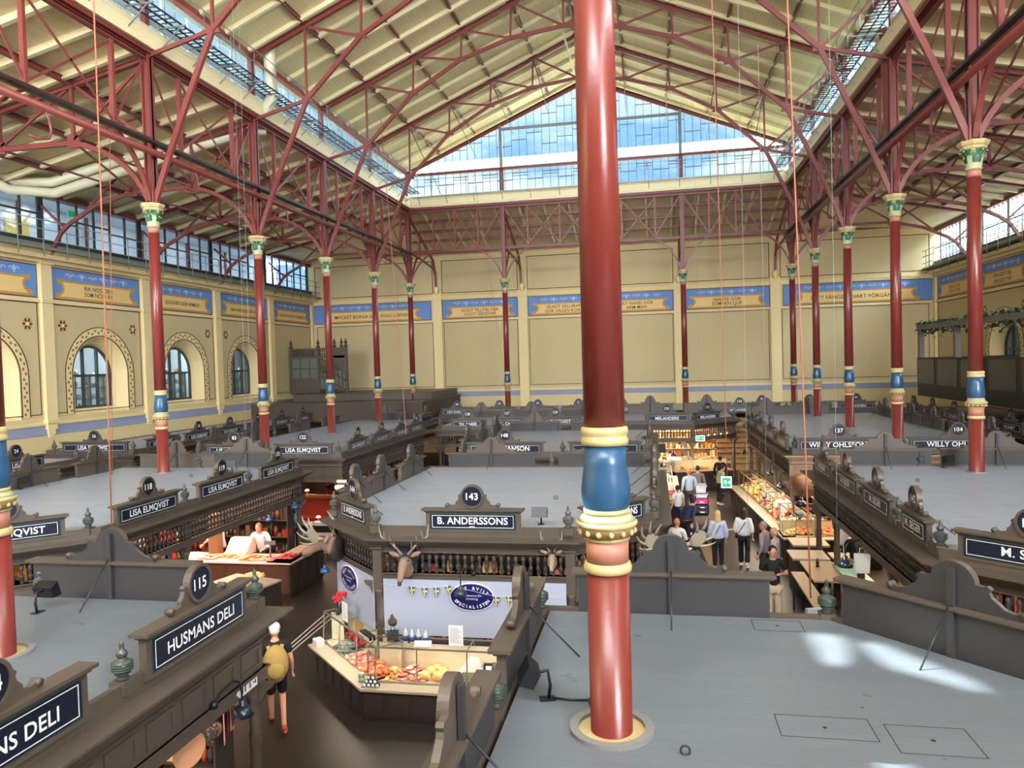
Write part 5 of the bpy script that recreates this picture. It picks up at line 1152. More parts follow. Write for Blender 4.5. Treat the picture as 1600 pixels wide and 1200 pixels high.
def pile(label, kind, c, sx, sy, n, r=(0.03, 0.06), hump=0.1, a=0.0, name='food_pile', cat='food', flat=0.7, blocks=False, parent=None):
    m = MB(); rnd = random.Random(hash((round(c[0], 2), round(c[1], 2), kind)) & 0xffff); nm = len(PAL[kind])
    ca, sa = math.cos(a), math.sin(a)
    m.box(-sx / 2, sx / 2, -sy / 2, sy / 2, 0, 0.012, 0)
    for i in range(n):
        u, v = rnd.uniform(-0.5, 0.5), rnd.uniform(-0.5, 0.5); rr = rnd.uniform(*r); z = 0.01 + hump * (1 - 4 * u * u) * (1 - 4 * v * v) * rnd.random() + rr * flat * 0.7
        rot = Matrix.Rotation(rnd.uniform(0, 3.1), 3, 'Z')
        if blocks:
            q = rot @ Vector((rr, 0, 0)); m.bar((u * sx - q.x, v * sy - q.y, z), (u * sx + q.x, v * sy + q.y, z), rr * 1.2, rr * flat * 1.6, rnd.randrange(nm))
        else: m.ball((u * (sx - rr), v * (sy - rr), z), (rr * 1.5, rr, rr * flat), rnd.randrange(nm), 8, 5, rot)
    o = m.build(name, pmats(kind)); o.location = c; o.rotation_euler = (0, 0, a); o['kind'] = 'stuff'
    return tag(o, label, cat)

# butcher stall front and left counters
cf, F1 = counter('dark panelled display counter with glass case in front of the butcher stall', (-1.62, 11.83), (1.95, 11.83), depth=1.1)
cl, F2 = counter('angled left wing of the butcher display counter', (-3.45, 13.62), (-1.68, 11.88), depth=1.1)
def at(F, u, v, z, label, kind, sx, sy, n, ang, **k): return pile(label, kind, F(u, v, z), sx, sy, n, a=ang, **k)
at(F1, 0.75, 0.55, 0.615, 'heap of sliced pink ham in the butcher front case', 'ham', 0.55, 0.42, 90, 0, hump=0.22, r=(0.03, 0.07), flat=0.25)
at(F1, 0.42, 0.5, 0.615, 'brown sausages at the left end of the butcher front case', 'bread', 0.25, 0.4, 30, 0, hump=0.12)
for j, (u, v) in enumerate(((1.0, 0.42), (1.24, 0.42), (1.05, 0.62), (1.28, 0.62), (1.12, 0.78))):
    m = MB(); m.ball((0, 0, 0.085), (0.1, 0.085, 0.085), 0, 12, 8, noise=0.05)
    for s in (-1, 1): m.ball((s * 0.07, -0.04, 0.07), (0.045, 0.03, 0.04), 0, 8, 6)
    o = m.build('plucked_chicken', mat('golden_poultry_skin', (232, 176, 110), 0.45)); o.location = F1(u, v, 0.615); tag(o, 'plucked golden chicken in the butcher front case, ' + ['front left', 'front right', 'middle left', 'middle right', 'rear'][j], 'chicken', 'plucked chickens in the butcher case')
m = MB(); m.box(-0.17, 0.17, -0.2, 0.2, 0.02, 0.03, 0)
for i in range(9):
    for j in range(10): m.ball((-0.15 + i * 0.037, -0.18 + j * 0.04, 0.04), 0.014, 1, 6, 4)
o = m.build('pellet_tray', [BLACK, mat('grey_olive_goods', (130, 126, 96), 0.5)]); o.location = F1(1.75, 0.55, 0.615); tag(o, 'black tray of small rolled meats in rows beside the chickens', 'tray')
m = MB(); m.plate([(-0.25, 0), (0.25, 0), (0.16, 0.28), (0.02, 0.3)], lambda u, w, d: (u, d, w), -0.005, 0.005); o = m.build('paper_sheet', PAPER); o.location = F1(1.72, 0.78, 0.63); tag(o, 'white paper sheet standing at the back of the butcher case', 'paper')
sc_ = thing('table_scale', 'black weighing scale inside the butcher front case', 'scale', F1(2.15, 0.62, 0.615)); m = MB(); m.box(-0.17, 0.17, -0.12, 0.14, 0.0, 0.07); m.box(-0.17, 0.17, 0.08, 0.14, 0.07, 0.22); m.build('body', BLACK, sc_); m = MB(); m.box(-0.13, 0.0, 0.07, 0.081, 0.1, 0.19); m.build('display', PAPER, sc_)
at(F1, 2.2, 0.42, 0.615, 'pale pink meat pieces below the scale', 'ham', 0.35, 0.2, 22, 0, hump=0.06); at(F1, 2.62, 0.42, 0.615, 'white garlic and dumplings right of the scale', 'ice', 0.3, 0.25, 22, 0, hump=0.08); at(F1, 3.05, 0.45, 0.615, 'tray of olives and pickles at the right of the butcher case', 'green', 0.4, 0.3, 50, 0, r=(0.015, 0.025), hump=0.04)
A2 = edge((-3.45, 13.62), (-1.68, 11.88))[3]
at(F2, 0.75, 0.5, 0.615, 'dark whole fish on ice in the left wing case', 'fish', 0.65, 0.42, 26, A2, hump=0.05, r=(0.05, 0.09), flat=0.4)
at(F2, 0.55, 0.75, 0.68, 'long red raw meat cut at the back of the left wing case', 'meat', 0.8, 0.14, 18, A2, hump=0.05); at(F2, 1.55, 0.5, 0.615, 'big pile of orange pink shrimps in the left wing case', 'ham', 0.8, 0.45, 150, A2, hump=0.16, r=(0.02, 0.05))
at(F2, 2.15, 0.5, 0.615, 'pile of coral cuts near the corner of the butcher counter', 'salmon', 0.45, 0.45, 60, A2, hump=0.2)
m = MB()
for k in range(16): m.box(0, 0.3, -0.01, 0.01, 0.02 + k * 0.034, 0.04 + k * 0.034)
o = m.build('slatted_rack', mat('cream_slats', (226, 214, 186), 0.5)); o.location = F2(0.06, 0.45, 0.62); o.rotation_euler = (0, 0, A2 + 0.5); tag(o, 'cream slatted rack at the left end of the left wing case', 'rack')
m = MB(); m.box(0, 0.34, -0.02, 0.02, 0, 0.42); o = m.build('wooden_screen', mat('ply_wood', (186, 138, 86), 0.5)); o.location = F2(0.45, 0.8, 0.62); o.rotation_euler = (0, 0, A2); tag(o, 'plywood screen inside the left wing case', 'board')
for k, u in enumerate((0.25, 0.55, 0.85, 1.15, 1.45, 1.75)):
    m = MB(); m.box(-0.05, 0.05, -0.004, 0.004, 0, 0.05); o = m.build('price_tag', mat('cream_card', (238, 226, 190), 0.6)); o.location = F2(u, 0.3, 0.62); o.rotation_euler = (-0.4, 0, A2); tag(o, 'cream price card along the front of the left wing case, %s from the left' % ['first', 'second', 'third', 'fourth', 'fifth', 'sixth'][k], 'price tag', 'cream price cards in the left wing case')
# jars and cans on the ledge
k = 0
for r_i in range(3):
    for c_i in range(4 - r_i):
        m = MB(); m.lathe([(0.034, 0), (0.036, 0.01), (0.036, 0.05), (0.034, 0.06)], n=12, m=0); m.lathe([(0.03, 0.06), (0.03, 0.066)], n=12, m=1)
        o = m.build('round_tin', [BLACK, PAPER]); o.location = F1(0.02 + c_i * 0.078 + r_i * 0.039, 0.12, 0.6 + 0.036 + r_i * 0.066); o.rotation_euler = (PI / 2, 0, 0)
        tag(o, 'black tin in the pyramid on the counter corner, %s row, %s from left' % (['bottom', 'middle', 'top'][r_i], ['first', 'second', 'third', 'fourth'][c_i]), 'tin', 'black tins on the counter corner'); k += 1
for k in range(2):
    m = MB(); m.lathe([(0.055, 0), (0.056, 0.06), (0.052, 0.075)], n=16); o = m.build('green_tin', mat('pale_green_tin', (150, 176, 150), 0.35)); o.location = F2(2.28, 0.12, 0.6 + 0.078 * k); tag(o, 'pale green tin at the counter corner, %s of two stacked' % ['lower', 'upper'][k], 'tin', 'pale green tins')
m = MB()
for i in range(7):
    for j in range(2): m.lathe([(0.03, 0), (0.03, 0.05), (0.032, 0.05), (0.032, 0.062)], (i * 0.064 - 0.2, j * 0.064, 0.0), 10, 0); m.box(i * 0.064 - 0.215, i * 0.064 - 0.185, j * 0.064 - 0.034, j * 0.064 - 0.03, 0.01, 0.045, 1)
jars = m
for i in range(7):
    for j in range(2):
        m = MB(); m.lathe([(0.03, 0), (0.03, 0.055), (0.032, 0.055), (0.032, 0.07)], n=10); m.box(-0.018, 0.018, -0.034, -0.03, 0.01, 0.048, 1)
        o = m.build('mustard_jar', [BLACK, PAPER]); o.location = F2(1.72 + i * 0.066, 0.38 + j * 0.07, 1.215); o.rotation_euler = (0, 0, A2); tag(o, 'dark jar with white label on the left wing case, %s row, number %d' % (['front', 'back'][j], i + 1), 'jar', 'dark jars on the left wing case')
for i in range(6):
    m = MB(); m.lathe([(0.03, 0), (0.03, 0.03), (0.031, 0.03), (0.031, 0.04)], n=10); m.lathe([(0.028, 0.04), (0.028, 0.043)], n=10, m=1)
    o = m.build('preserve_jar', [BLACK, PAPER]); o.location = F1(2.72 + (i % 3) * 0.07, 0.5 + (i // 3) * 0.08, 1.235); tag(o, 'low black jar on the wooden board right of the paper notice, %s %s' % (['front', 'back'][i // 3], ['left', 'middle', 'right'][i % 3]), 'jar', 'low black jars on the butcher case')
m = MB(); m.box(-0.2, 0.25, -0.1, 0.14, 0, 0.015); o = m.build('wooden_board', mat('pale_wood', (206, 170, 130), 0.6)); o.location = F1(2.76, 0.53, 1.218); tag(o, 'pale wooden board under low jars on the butcher case', 'board')
for i, (u, h) in enumerate(((0.62, 0.26), (0.74, 0.24), (0.86, 0.25), (0.99, 0.23))):
    m = MB(); m.lathe([(0.045, 0), (0.047, 0.02), (0.047, h * 0.6), (0.03, h * 0.8), (0.016, h * 0.86), (0.016, h)], n=12, m=0); m.lathe([(0.0485, h * 0.15), (0.0485, h * 0.5)], n=12, m=1)
    o = m.build('sauce_bottle', [mat('pale_glass_bottle', (172, 186, 190), 0.15), mat('blue_label', (40, 60, 110), 0.5)]); o.location = F1(u, 0.55, 1.215); tag(o, 'pale bottle with blue label on the butcher case, %s from the left' % ['first', 'second', 'third', 'fourth'][i], 'bottle', 'pale bottles on the butcher case')
m = MB(); m.box(-0.15, 0.15, -0.01, 0.01, 0, 0.1); o = m.build('leaning_card', PAPER); o.location = F1(0.98, 0.4, 1.215); o.rotation_euler = (-0.5, 0, 0.1); tag(o, 'leaning white card in front of the bottles', 'card')
for F_, u, v, lab, ang in ((F1, 1.55, 0.5, 'white printed notice standing on the butcher front case', 0), (F2, 0.85, 0.42, 'white printed notice on the left wing case', A2)):
    t = thing('notice', lab, 'notice', F_(u, v, 1.215), ang); m = MB(); m.box(-0.13, 0.13, -0.004, 0.004, 0, 0.36); m.build('sheet', PAPER, t)
    m = MB()
    for k in range(9): m.box(-0.1, 0.1 - (k % 3) * 0.03, -0.006, -0.004, 0.06 + k * 0.03, 0.066 + k * 0.03)
    m.build('print_lines', mat('grey_print', (120, 120, 130), 0.7), t)
# red flowers / bottles on left wing
for i, (u, v) in enumerate(((0.22, 0.6), (0.42, 0.45))):
    t = thing('potted_flower', 'red flower in a dark jar on the left wing case, %s' % ['rear', 'front'][i], 'plant', F2(u, v, 1.215)); m = MB(); m.lathe([(0.045, 0), (0.05, 0.1), (0.04, 0.13)], n=10); m.build('jar', mat('dark_green_jar', (40, 60, 50), 0.3), t)
    m = MB(); rnd = random.Random(i)
    for k in range(16): m.ball((rnd.uniform(-0.08, 0.08), rnd.uniform(-0.06, 0.06), 0.3 + rnd.uniform(-0.05, 0.06)), rnd.uniform(0.02, 0.04), 0, 6, 5)
    m.build('petals', mat('red_petals', (190, 30, 40), 0.5), t); m = MB(); m.tube([(0, 0, 0.1), (0.01, 0, 0.3)], 0.012, 6); m.build('stem', mat('dark_stem', (30, 36, 30), 0.6), t)
m = MB(); m.box(-0.12, 0.12, -0.08, 0.08, 0, 0.11, 0)
for k in range(5): m.box(-0.121, 0.121, -0.081, 0.081, 0.01 + k * 0.02, 0.018 + k * 0.02, 1)
o = m.build('leaflet_stack', [PAPER, mat('red_print', (180, 60, 70), 0.6)]); o.location = F2(0.12, 0.14, 0.6); o.rotation_euler = (0, 0, A2); tag(o, 'stack of leaflets at the far left end of the counter ledge', 'leaflets')

# white backboards with the oval signs
def backboard(label, p, q, z0, z1, osc, textu):
    P, d, nn, a, L = edge(p, q); t = thing('backboard', label, 'board', (P.x, P.y, 0), a)
    m = MB(); m.box(0, L, -0.01, 0.01, z0, z1); m.build('sheet', SHEET, t)
    return t, (P, d, nn, a, L)
bbF, _ = backboard('white backboard behind the butcher front case', (-1.6, 12.95), (1.8, 12.95), 1.14, 2.17, 1, 0)
bbL, _ = backboard('white backboard behind the left wing of the butcher counter', (-3.12, 14.32), (-1.82, 13.02), 1.14, 2.17, 1, 0)
def oval(label, loc, a):
    t = thing('oval_sign', label, 'sign', loc, a); n = 36
    m = MB(); m.plate([(0.41 * math.cos(2 * PI * k / n), 0.255 * math.sin(2 * PI * k / n)) for k in range(n)], ident, -0.012, 0.012); m.build('rim', WHITE, t)
    m = MB(); m.plate([(0.395 * math.cos(2 * PI * k / n), 0.24 * math.sin(2 * PI * k / n)) for k in range(n)], ident, -0.018, 0.0); m.build('plate', mat('deep_blue_enamel', (22, 24, 88), 0.3), t)
    m = MB()
    def arc(s, r1, r2, a0, a1, size, up):
        n_ = len(s)
        for i, ch in enumerate(s):
            if ch == ' ': continue
            th = a0 + (a1 - a0) * (i + 0.5) / n_; x, z = r1 * math.cos(th), r2 * math.sin(th)
            ty, tx = r2 * math.cos(th), -r1 * math.sin(th); rot = math.atan2(ty, tx) + (0 if up else 0)
            if up: rot = math.atan2(-ty, -tx)
            c_, s_ = math.cos(rot), math.sin(rot)
            m.text(ch, lambda u, w, d, x=x, z=z, c_=c_, s_=s_: (x + u * c_ - w * s_, d, z + u * s_ + w * c_), 0, 0, size, -0.02, bold=0.02)
    arc('KÖTT &VILT', 0.31, 0.165, PI - 0.35, 0.35, 0.085, True); arc('SPECIALISTEN', 0.32, 0.175, PI + 0.3, 2 * PI - 0.3, 0.08, False)
    m.text('B. Anderssons Eftr.', ident, 0, 0.03, 0.05, -0.02, bold=0.0); m.text('Aktiebolag', ident, 0, -0.035, 0.05, -0.02, bold=0.0)
    m.build('lettering', WHITE, t)
oval('blue oval sign with white rim on the front backboard', (0.09, 12.92, 1.89), 0)
P_, d_, n_, a_, L_ = edge((-3.12, 14.32), (-1.82, 13.02)); q_ = P_ + d_ * 0.72 + n_ * 0.03; oval('blue oval sign on the left backboard behind the moose head', (q_.x, q_.y, 1.9), a_)
for k, (x, z) in enumerate(((-1.02, 2.0), (-0.78, 1.98), (-0.56, 1.99), (-0.33, 2.03), (0.55, 1.86), (0.78, 1.87))):
    t = thing('pennant', 'blue and yellow cross pennant on the white backboard, %s from the left' % ['first', 'second', 'third', 'fourth', 'fifth', 'sixth'][k], 'pennant', (x, 12.88, z), 0, 'blue and yellow pennants')
    t.rotation_euler = (0, (-0.3 if k == 3 else 0.02 * k), 0)
    m = MB(); m.plate([(-0.065, 0.06), (0.065, 0.06), (0.0, -0.13)], ident, -0.002, 0.002); m.build('cloth', mat('flag_blue', (24, 84, 160), 0.6), t)
    m = MB(); m.plate([(-0.05, -0.0), (0.05, 0.02), (0.04, -0.015), (-0.035, -0.02)], ident, -0.004, 0.004); m.plate([(-0.028, 0.06), (-0.006, 0.06), (0.006, -0.1), (-0.008, -0.1)], ident, -0.004, 0.004); m.build('yellow_cross', mat('flag_yellow', (240, 205, 40), 0.6), t)
m = MB(); m.tube([(-1.6, 12.87, 2.1), (-0.8, 12.88, 2.05), (-0.3, 12.88, 2.1), (0.5, 12.88, 1.93), (1.7, 12.88, 1.95)], 0.003, 4); tag(m.build('pennant_string', PAPER), 'string carrying the pennants across the front backboard', 'string')

def dome_lamp(label, base, head, r=0.12, colr=None):
    t = thing('dome_lamp', label, 'lamp', head, 0, 'black dome lamps'); b = Vector(base) - Vector(head); M_ = colr or mat('dark_blue_enamel', (26, 38, 52), 0.25)
    m = MB(); m.lathe([(r, 0), (r * 0.97, r * 0.35), (r * 0.75, r * 0.75), (r * 0.38, r * 0.95), (r * 0.3, r * 1.0), (r * 0.3, r * 1.45), (r * 0.15, r * 1.5)], n=20); m.build('shade', M_, t)
    m = MB(); mid = Vector((b.x * 0.35, b.y * 0.35, r * 1.45 + 0.28)); m.tube(bez((0, 0, r * 1.4), (0, 0, r * 1.4 + 0.32), mid, 5) + bez(mid, (b.x * 0.8, b.y * 0.8, mid.z), b, 6)[1:], 0.012, 6); m.build('gooseneck', BLACK, t)
    m = MB(); m.ball(b, 0.05, 0, 10, 6); m.build('mount', BLACK, t)
dome_lamp('small green black dome lamp over the front oval sign', (0.12, 12.98, 2.3), (-0.03, 12.6, 2.02), 0.11, mat('green_black_enamel', (34, 52, 54), 0.3))
dome_lamp('dark blue dome lamp hanging from the edge of the 115 stall', (-1.6, 7.55, 2.3), (-1.55, 8.05, 1.95), 0.13)
dome_lamp('blue dome lamp below the moose head', (-2.9, 14.35, 2.3), (-3.2, 13.9, 1.98), 0.1, mat('blue_enamel', (30, 66, 110), 0.25))
dome_lamp('blue dome lamp on the fish stall post near sign 120', (-7.2, 20.3, 2.3), (-6.9, 19.9, 2.05), 0.13, mat('blue_enamel', (30, 66, 110), 0.25))
dome_lamp('blue dome lamp behind the vendor on the fish stall', (-8.0, 20.5, 2.3), (-7.9, 20.2, 1.6), 0.13, mat('blue_enamel', (30, 66, 110), 0.25))
dome_lamp('dark dome lamp over the orange food display on the right', (7.9, 21.4, 2.3), (7.4, 21.9, 1.85), 0.16)
dome_lamp('dark blue dome lamp beside the seated man on the right', (7.6, 16.4, 2.3), (7.2, 16.2, 1.7), 0.15)
for k, (x, y) in enumerate(((4.2, 33.5), (3.7, 30.3), (6.2, 36.0), (7.3, 34.2), (7.5, 28.2), (7.4, 25.4))): dome_lamp('small dark dome lamp over the far right aisle counters, %s' % ['near the cross stall', 'left side', 'at sign 132', 'far right', 'middle right', 'near right'][k], (x + 0.3, y + 0.3, 2.3), (x, y, 1.75), 0.13)

# counters and goods elsewhere
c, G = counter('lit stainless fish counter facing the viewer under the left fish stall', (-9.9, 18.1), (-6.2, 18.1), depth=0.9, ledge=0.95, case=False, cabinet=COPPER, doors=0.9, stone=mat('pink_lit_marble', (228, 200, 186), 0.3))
c, G = counter('dark panelled side of the fish counter along the aisle', (-6.15, 18.12), (-6.1, 20.0), depth=0.75, ledge=0.95, case=False)
c, G = counter('dark counter block at the end of the left fish stall, beside the aisle', (-7.3, 16.3), (-5.9, 15.9), depth=0.8, ledge=0.95, case=False)
pile('yellow food tray beside the sign 115', 'cheese', (-6.5, 16.75, 0.95), 0.5, 0.4, 40)
for k, (x, y, kd, lab) in enumerate(((-9.3, 18.6, 'ice', 'white ice at the left end of the fish counter'), (-8.7, 18.5, 'ham', 'pink fish fillets on the fish counter, left'), (-8.2, 18.7, 'shrimp', 'small pile of shrimps beside the cream box'), (-7.5, 18.45, 'salmon', 'orange salmon fillets in front of the vendor'), (-7.0, 18.5, 'ham', 'pink paper with fillets right of the vendor'), (-6.55, 18.7, 'meat', 'red and pink cuts on the right end of the fish counter'))):
    pile(lab, kd, (x, y, 0.96), 0.5, 0.55, 46, hump=0.05, flat=0.35)
m = MB(); m.box(-0.33, 0.33, -0.28, 0.28, 0, 0.1); m.add([(-0.33, -0.2, 0.1), (0.33, -0.2, 0.1), (0.33, 0.28, 0.1), (-0.33, 0.28, 0.1), (-0.33, 0.1, 0.42), (0.33, 0.1, 0.42), (0.33, 0.28, 0.42), (-0.33, 0.28, 0.42)], [(0, 1, 5, 4), (4, 5, 6, 7), (0, 4, 7, 3), (1, 2, 6, 5), (2, 3, 7, 6)])
o = m.build('cream_display_box', mat('cream_enamel', (226, 200, 170), 0.4)); o.location = (-8.1, 18.9, 0.96); tag(o, 'cream slanted box on the fish counter left of the vendor', 'box')
m = MB(); m.box(-0.14, 0.14, -0.16, 0.16, 2.1 - 1.0, 2.15 - 1.0); m.box(-0.14, 0.14, -0.14, 0.14, 0, 1.1); o = m.build('counter_pillar', mat('tan_pillar', (120, 90, 66), 0.5)); o.location = (-8.75, 18.75, 0.96); tag(o, 'tan square pillar standing on the fish counter', 'pillar')
m = MB(); m.box(-0.16, 0.16, -0.03, 0.03, 0.4, 0.5); m.tube([(0, 0, 0), (0, 0, 0.42)], 0.025, 8); o = m.build('scale_display', mat('steel_scale', (120, 116, 112), 0.3)); o.location = (-6.9, 18.4, 0.96); tag(o, 'scale display on a thin stand before the vendor', 'scale')

def shelf_unit(label, loc, a, w, h=2.1, kinds=('packs',), n=5, z0=0.0, back=True, d=0.4, frame=WOODD):
    t = thing('shelf_unit', label, 'shelf', loc, a); m = MB()
    if back: m.box(-w / 2, w / 2, d, d + 0.03, z0, h)
    m.box(-w / 2 - 0.03, -w / 2, 0, d, z0, h); m.box(w / 2, w / 2 + 0.03, 0, d, z0, h)
    zs = [z0 + 0.1 + (h - z0 - 0.1) * i / n for i in range(n)]
    for z in zs: m.box(-w / 2, w / 2, 0, d, z - 0.02, z)
    m.build('shelf_frame', frame, t)
    rnd = random.Random(int(loc[0] * 37 + loc[1] * 11)); ks = []; ms = []
    for k in kinds: ms += pmats(k)
    m = MB()
    for z in zs:
        x = -w / 2 + 0.04
        while x < w / 2 - 0.06:
            ww = rnd.uniform(0.05, 0.16); hh = rnd.uniform(0.08, (h - z0) / n * 0.8); mi = rnd.randrange(len(ms))
            if rnd.random() < 0.5: m.box(x, x + ww, 0.06, 0.06 + rnd.uniform(0.1, 0.25), z, z + hh, mi)
            else: m.lathe([(ww / 2, 0), (ww / 2, hh * 0.7), (ww / 4, hh * 0.85), (ww / 4, hh)], (x + ww / 2, 0.15, z), 8, mi)
            x += ww + rnd.uniform(0.005, 0.04)
    m.build('shelf_goods', ms, t)['kind'] = 'stuff'
    return t
shelf_unit('shelf of baskets and packets behind the balusters under sign 117', (-10.6, 13.6, 0), -0.4, 4.6, kinds=('bread', 'packs', 'cheese'), h=2.7, n=6)
shelf_unit('shelf of goods behind the balusters under sign 118', (-9.4, 15.6, 0), 0.9, 3.2, kinds=('bread', 'packs', 'mixed'), h=2.7, n=6)
shelf_unit('dark rear shelf of the left fish stall with dark goods', (-9.4, 20.3, 0), 0, 4.0, kinds=('dark', 'dark'), h=2.6, n=5)
shelf_unit('shelf behind the front balusters of the butcher stall', (0.2, 14.2, 0), 0, 3.2, kinds=('dark', 'bread', 'dark', 'meat'), h=2.72, n=6)
shelf_unit('shelf behind the right corner of the butcher stall', (2.3, 15.6, 0), 0.7, 1.8, kinds=('dark', 'bread', 'packs'), h=2.72, n=6)
shelf_unit('dark shelf inside the left side of the butcher stall', (-1.9, 16.5, 0), -1.3, 3.0, kinds=('dark', 'dark', 'meat'), h=2.7, n=5)
shelf_unit('shelf of the Husmans stall with red and golden goods', (-3.2, 7.4, 0), PI / 2, 4.4, kinds=('cheese', 'meat', 'salmon', 'packs'), h=2.6, n=7)
shelf_unit('shelf of golden goods under the corner of sign 115', (-2.85, 8.1, 0), 0, 1.7, kinds=('cheese', 'salmon', 'bread', 'dark'), h=2.1, n=7)
shelf_unit('brightly filled rear shelves of the cross stall under sign 131', (4.0, 39.2, 0), 0, 5.0, kinds=('cheese', 'bread', 'packs'), h=2.75, n=6, frame=mat('pale_shelf_wood', (206, 170, 120), 0.6))
shelf_unit('shelf of dark bottles inside the brown stall row', (-3.0, 36.8, 0), 0, 7.2, kinds=('dark', 'packs', 'dark'), h=2.6, n=5)
shelf_unit('pale cupboards and packets under sign 137', (10.2, 25.6, 0), 0, 4.6, kinds=('packs', 'cheese', 'ice'), h=2.7, n=6)
shelf_unit('long shelf inside the long right stall, facing the aisle', (9.3, 30.5, 0), -PI / 2, 8.5, kinds=('packs', 'cheese', 'bread', 'mixed'), h=2.7, n=6)
shelf_unit('dark shelf inside the seafood stall behind the aisle balusters, far part', (9.6, 18.0, 0), -PI / 2, 5.0, kinds=('dark', 'packs', 'dark'), h=2.7, n=5)
shelf_unit('shelf with orange and red goods behind the right balusters', (10.2, 13.6, 0), -0.9, 4.4, kinds=('dark', 'bread', 'salmon', 'packs'), h=2.7, n=6)
shelf_unit('dark shelf inside the long left stall beside the aisle', (-9.0, 30.5, 0), PI / 2, 8.0, kinds=('dark', 'meat', 'dark'), h=2.6, n=5)
shelf_unit('shelf in the stall behind sign 148 facing the right aisle', (1.8, 28, 0), PI / 2, 7, kinds=('packs', 'cheese', 'mixed'), h=2.6, n=5)
shelf_unit('shelf in the stall behind sign 148 facing the left aisle', (-1.8, 28, 0), -PI / 2, 7, kinds=('dark', 'packs', 'mixed'), h=2.6, n=5)

# right aisle counters
rc, R1 = counter('long dark counter with brass framed glass cases on the right of the aisle', (6.35, 31.2), (6.95, 22.3), depth=1.0, ledge=0.85, top=1.45, setback=0.35, caseframe=mat('brass_frame', (150, 120, 70), 0.35, metal=0.6))
aR = edge((6.35, 31.2), (6.95, 22.3))[3]
for k in range(8):
    kd = ['mixed', 'cheese', 'bread', 'packs', 'mixed', 'shrimp', 'cheese', 'salmon'][k]
    at(R1, 0.7 + k * 1.08, 0.62, 0.87, 'food tray in the long right counter, number %d counted from the far end' % (k + 1), kd, 1.0, 0.5, 90, aR, hump=0.14, r=(0.03, 0.08))
rc2, R2 = counter('glass fronted counter of orange food facing the viewer below the right balusters', (6.98, 22.15), (9.6, 22.15), depth=1.1, ledge=0.85, top=1.3, setback=0.3)
for k in range(5): at(R2, 0.35 + k * 0.5, 0.6, 0.87, 'tray of food in the right case that faces the viewer, %s from left' % ['first', 'second', 'third', 'fourth', 'fifth'][k], ['cheese', 'bread', 'salmon', 'mixed', 'shrimp'][k], 0.45, 0.5, 60, 0, hump=0.1, r=(0.025, 0.06))
for k in range(4): pile('plates of food on the counter behind the case on the right, %s' % ['far left', 'left', 'right', 'far right'][k], ['mixed', 'ice', 'meat', 'cheese'][k], (7.5 + k * 0.6, 23.6 + 0.1 * k, 0.95), 0.5, 0.5, 30, hump=0.14, blocks=True)
mb_ = MB(); mb_.box(1.7, 8.7, 41.25, 41.35, 0, 2.8, 0)
for k_ in range(9): mb_.box(1.7, 8.7, 41.2, 41.25, 0.35 + k_ * 0.28, 0.37 + k_ * 0.28, 1)
tag(mb_.build('rear_panel', [mat('pale_lit_boarding', (190, 160, 116), 0.6), WOODD]), 'pale boarded rear panel closing the far end of the right aisle', 'panel')
for k_ in range(6): pile('extra goods on the worktop of the long right counter, number %d from the far end' % (k_ + 1), ['packs', 'mixed', 'ice', 'cheese', 'meat', 'packs'][k_], (7.35 + 0.06 * k_, 30.4 - k_ * 1.35, 1.0), 0.5, 1.0, 40, hump=0.25, r=(0.04, 0.1), blocks=k_ % 2 == 0)
counter('rear worktop behind the long right counter', (7.7, 31.0), (8.0, 23.8), depth=0.8, ledge=1.0, case=False) if False else counter('rear worktop behind the long right counter', (7.15, 31.0), (7.6, 23.8), depth=0.6, ledge=1.0, case=False)
counter('rear work counter behind the orange food case', (7.1, 23.3), (9.6, 23.3), depth=0.8, ledge=0.93, case=False)
for k, (x0, x1, y0, y1, h, lab) in enumerate(((7.0, 7.95, 21.0, 21.9, 0.95, 'dark counter block with stone top in front of the orange food case'), (6.75, 7.65, 19.6, 20.5, 0.95, 'dark standing table block with stone top in the right aisle'))):
    t = thing('standing_counter', lab, 'counter', ((x0 + x1) / 2, (y0 + y1) / 2, 0)); w, d = (x1 - x0) / 2, (y1 - y0) / 2
    m = MB(); m.box(-w + 0.05, w - 0.05, -d + 0.05, d - 0.05, 0, h - 0.05); m.build('body', CAB, t); m = MB(); m.box(-w, w, -d, d, h - 0.05, h); m.build('worktop', STONE, t)
def table(label, x, y, w, d, h, topm=STONE, a=0.0, th=0.04, legm=CHAR, cat='table'):
    t = thing('table', label, cat, (x, y, 0), a); m = MB(); m.box(-w / 2, w / 2, -d / 2, d / 2, h - th, h); m.build('tabletop', topm, t)
    for sx in (-1, 1):
        for sy in (-1, 1): m = MB(); m.box(sx * (w / 2 - 0.05) - 0.02, sx * (w / 2 - 0.05) + 0.02, sy * (d / 2 - 0.05) - 0.02, sy * (d / 2 - 0.05) + 0.02, 0, h - th); m.build('leg', legm, t)
    return t
OAK = mat('light_oak_top', (156, 132, 102), 0.45, var=0.08, vscale=6)
table('high oak table with a menu grid beside the glass top table', 7.25, 18.55, 0.75, 1.7, 0.95, OAK)
table('glass topped display table with pale green edges in the right aisle', 7.85, 18.2, 0.55, 1.9, 1.0, mat('green_glass_top', (150, 200, 186), 0.15))
table('long narrow wooden counter shelf beside the hanging rope', 6.68, 16.6, 0.3, 4.0, 0.9, OAK)
table('small low stone table at the right edge of the aisle', 8.3, 20.6, 0.9, 0.6, 0.8, STONE)
m = MB(); m.lathe([(0.06, 0), (0.04, 0.04), (0.012, 0.08), (0.008, 0.5), (0.014, 0.52)], n=10); o = m.build('white_candle', PAPER); o.location = (7.75, 18.7, 1.0); tag(o, 'tall thin white candle stick on the glass topped table', 'candle')
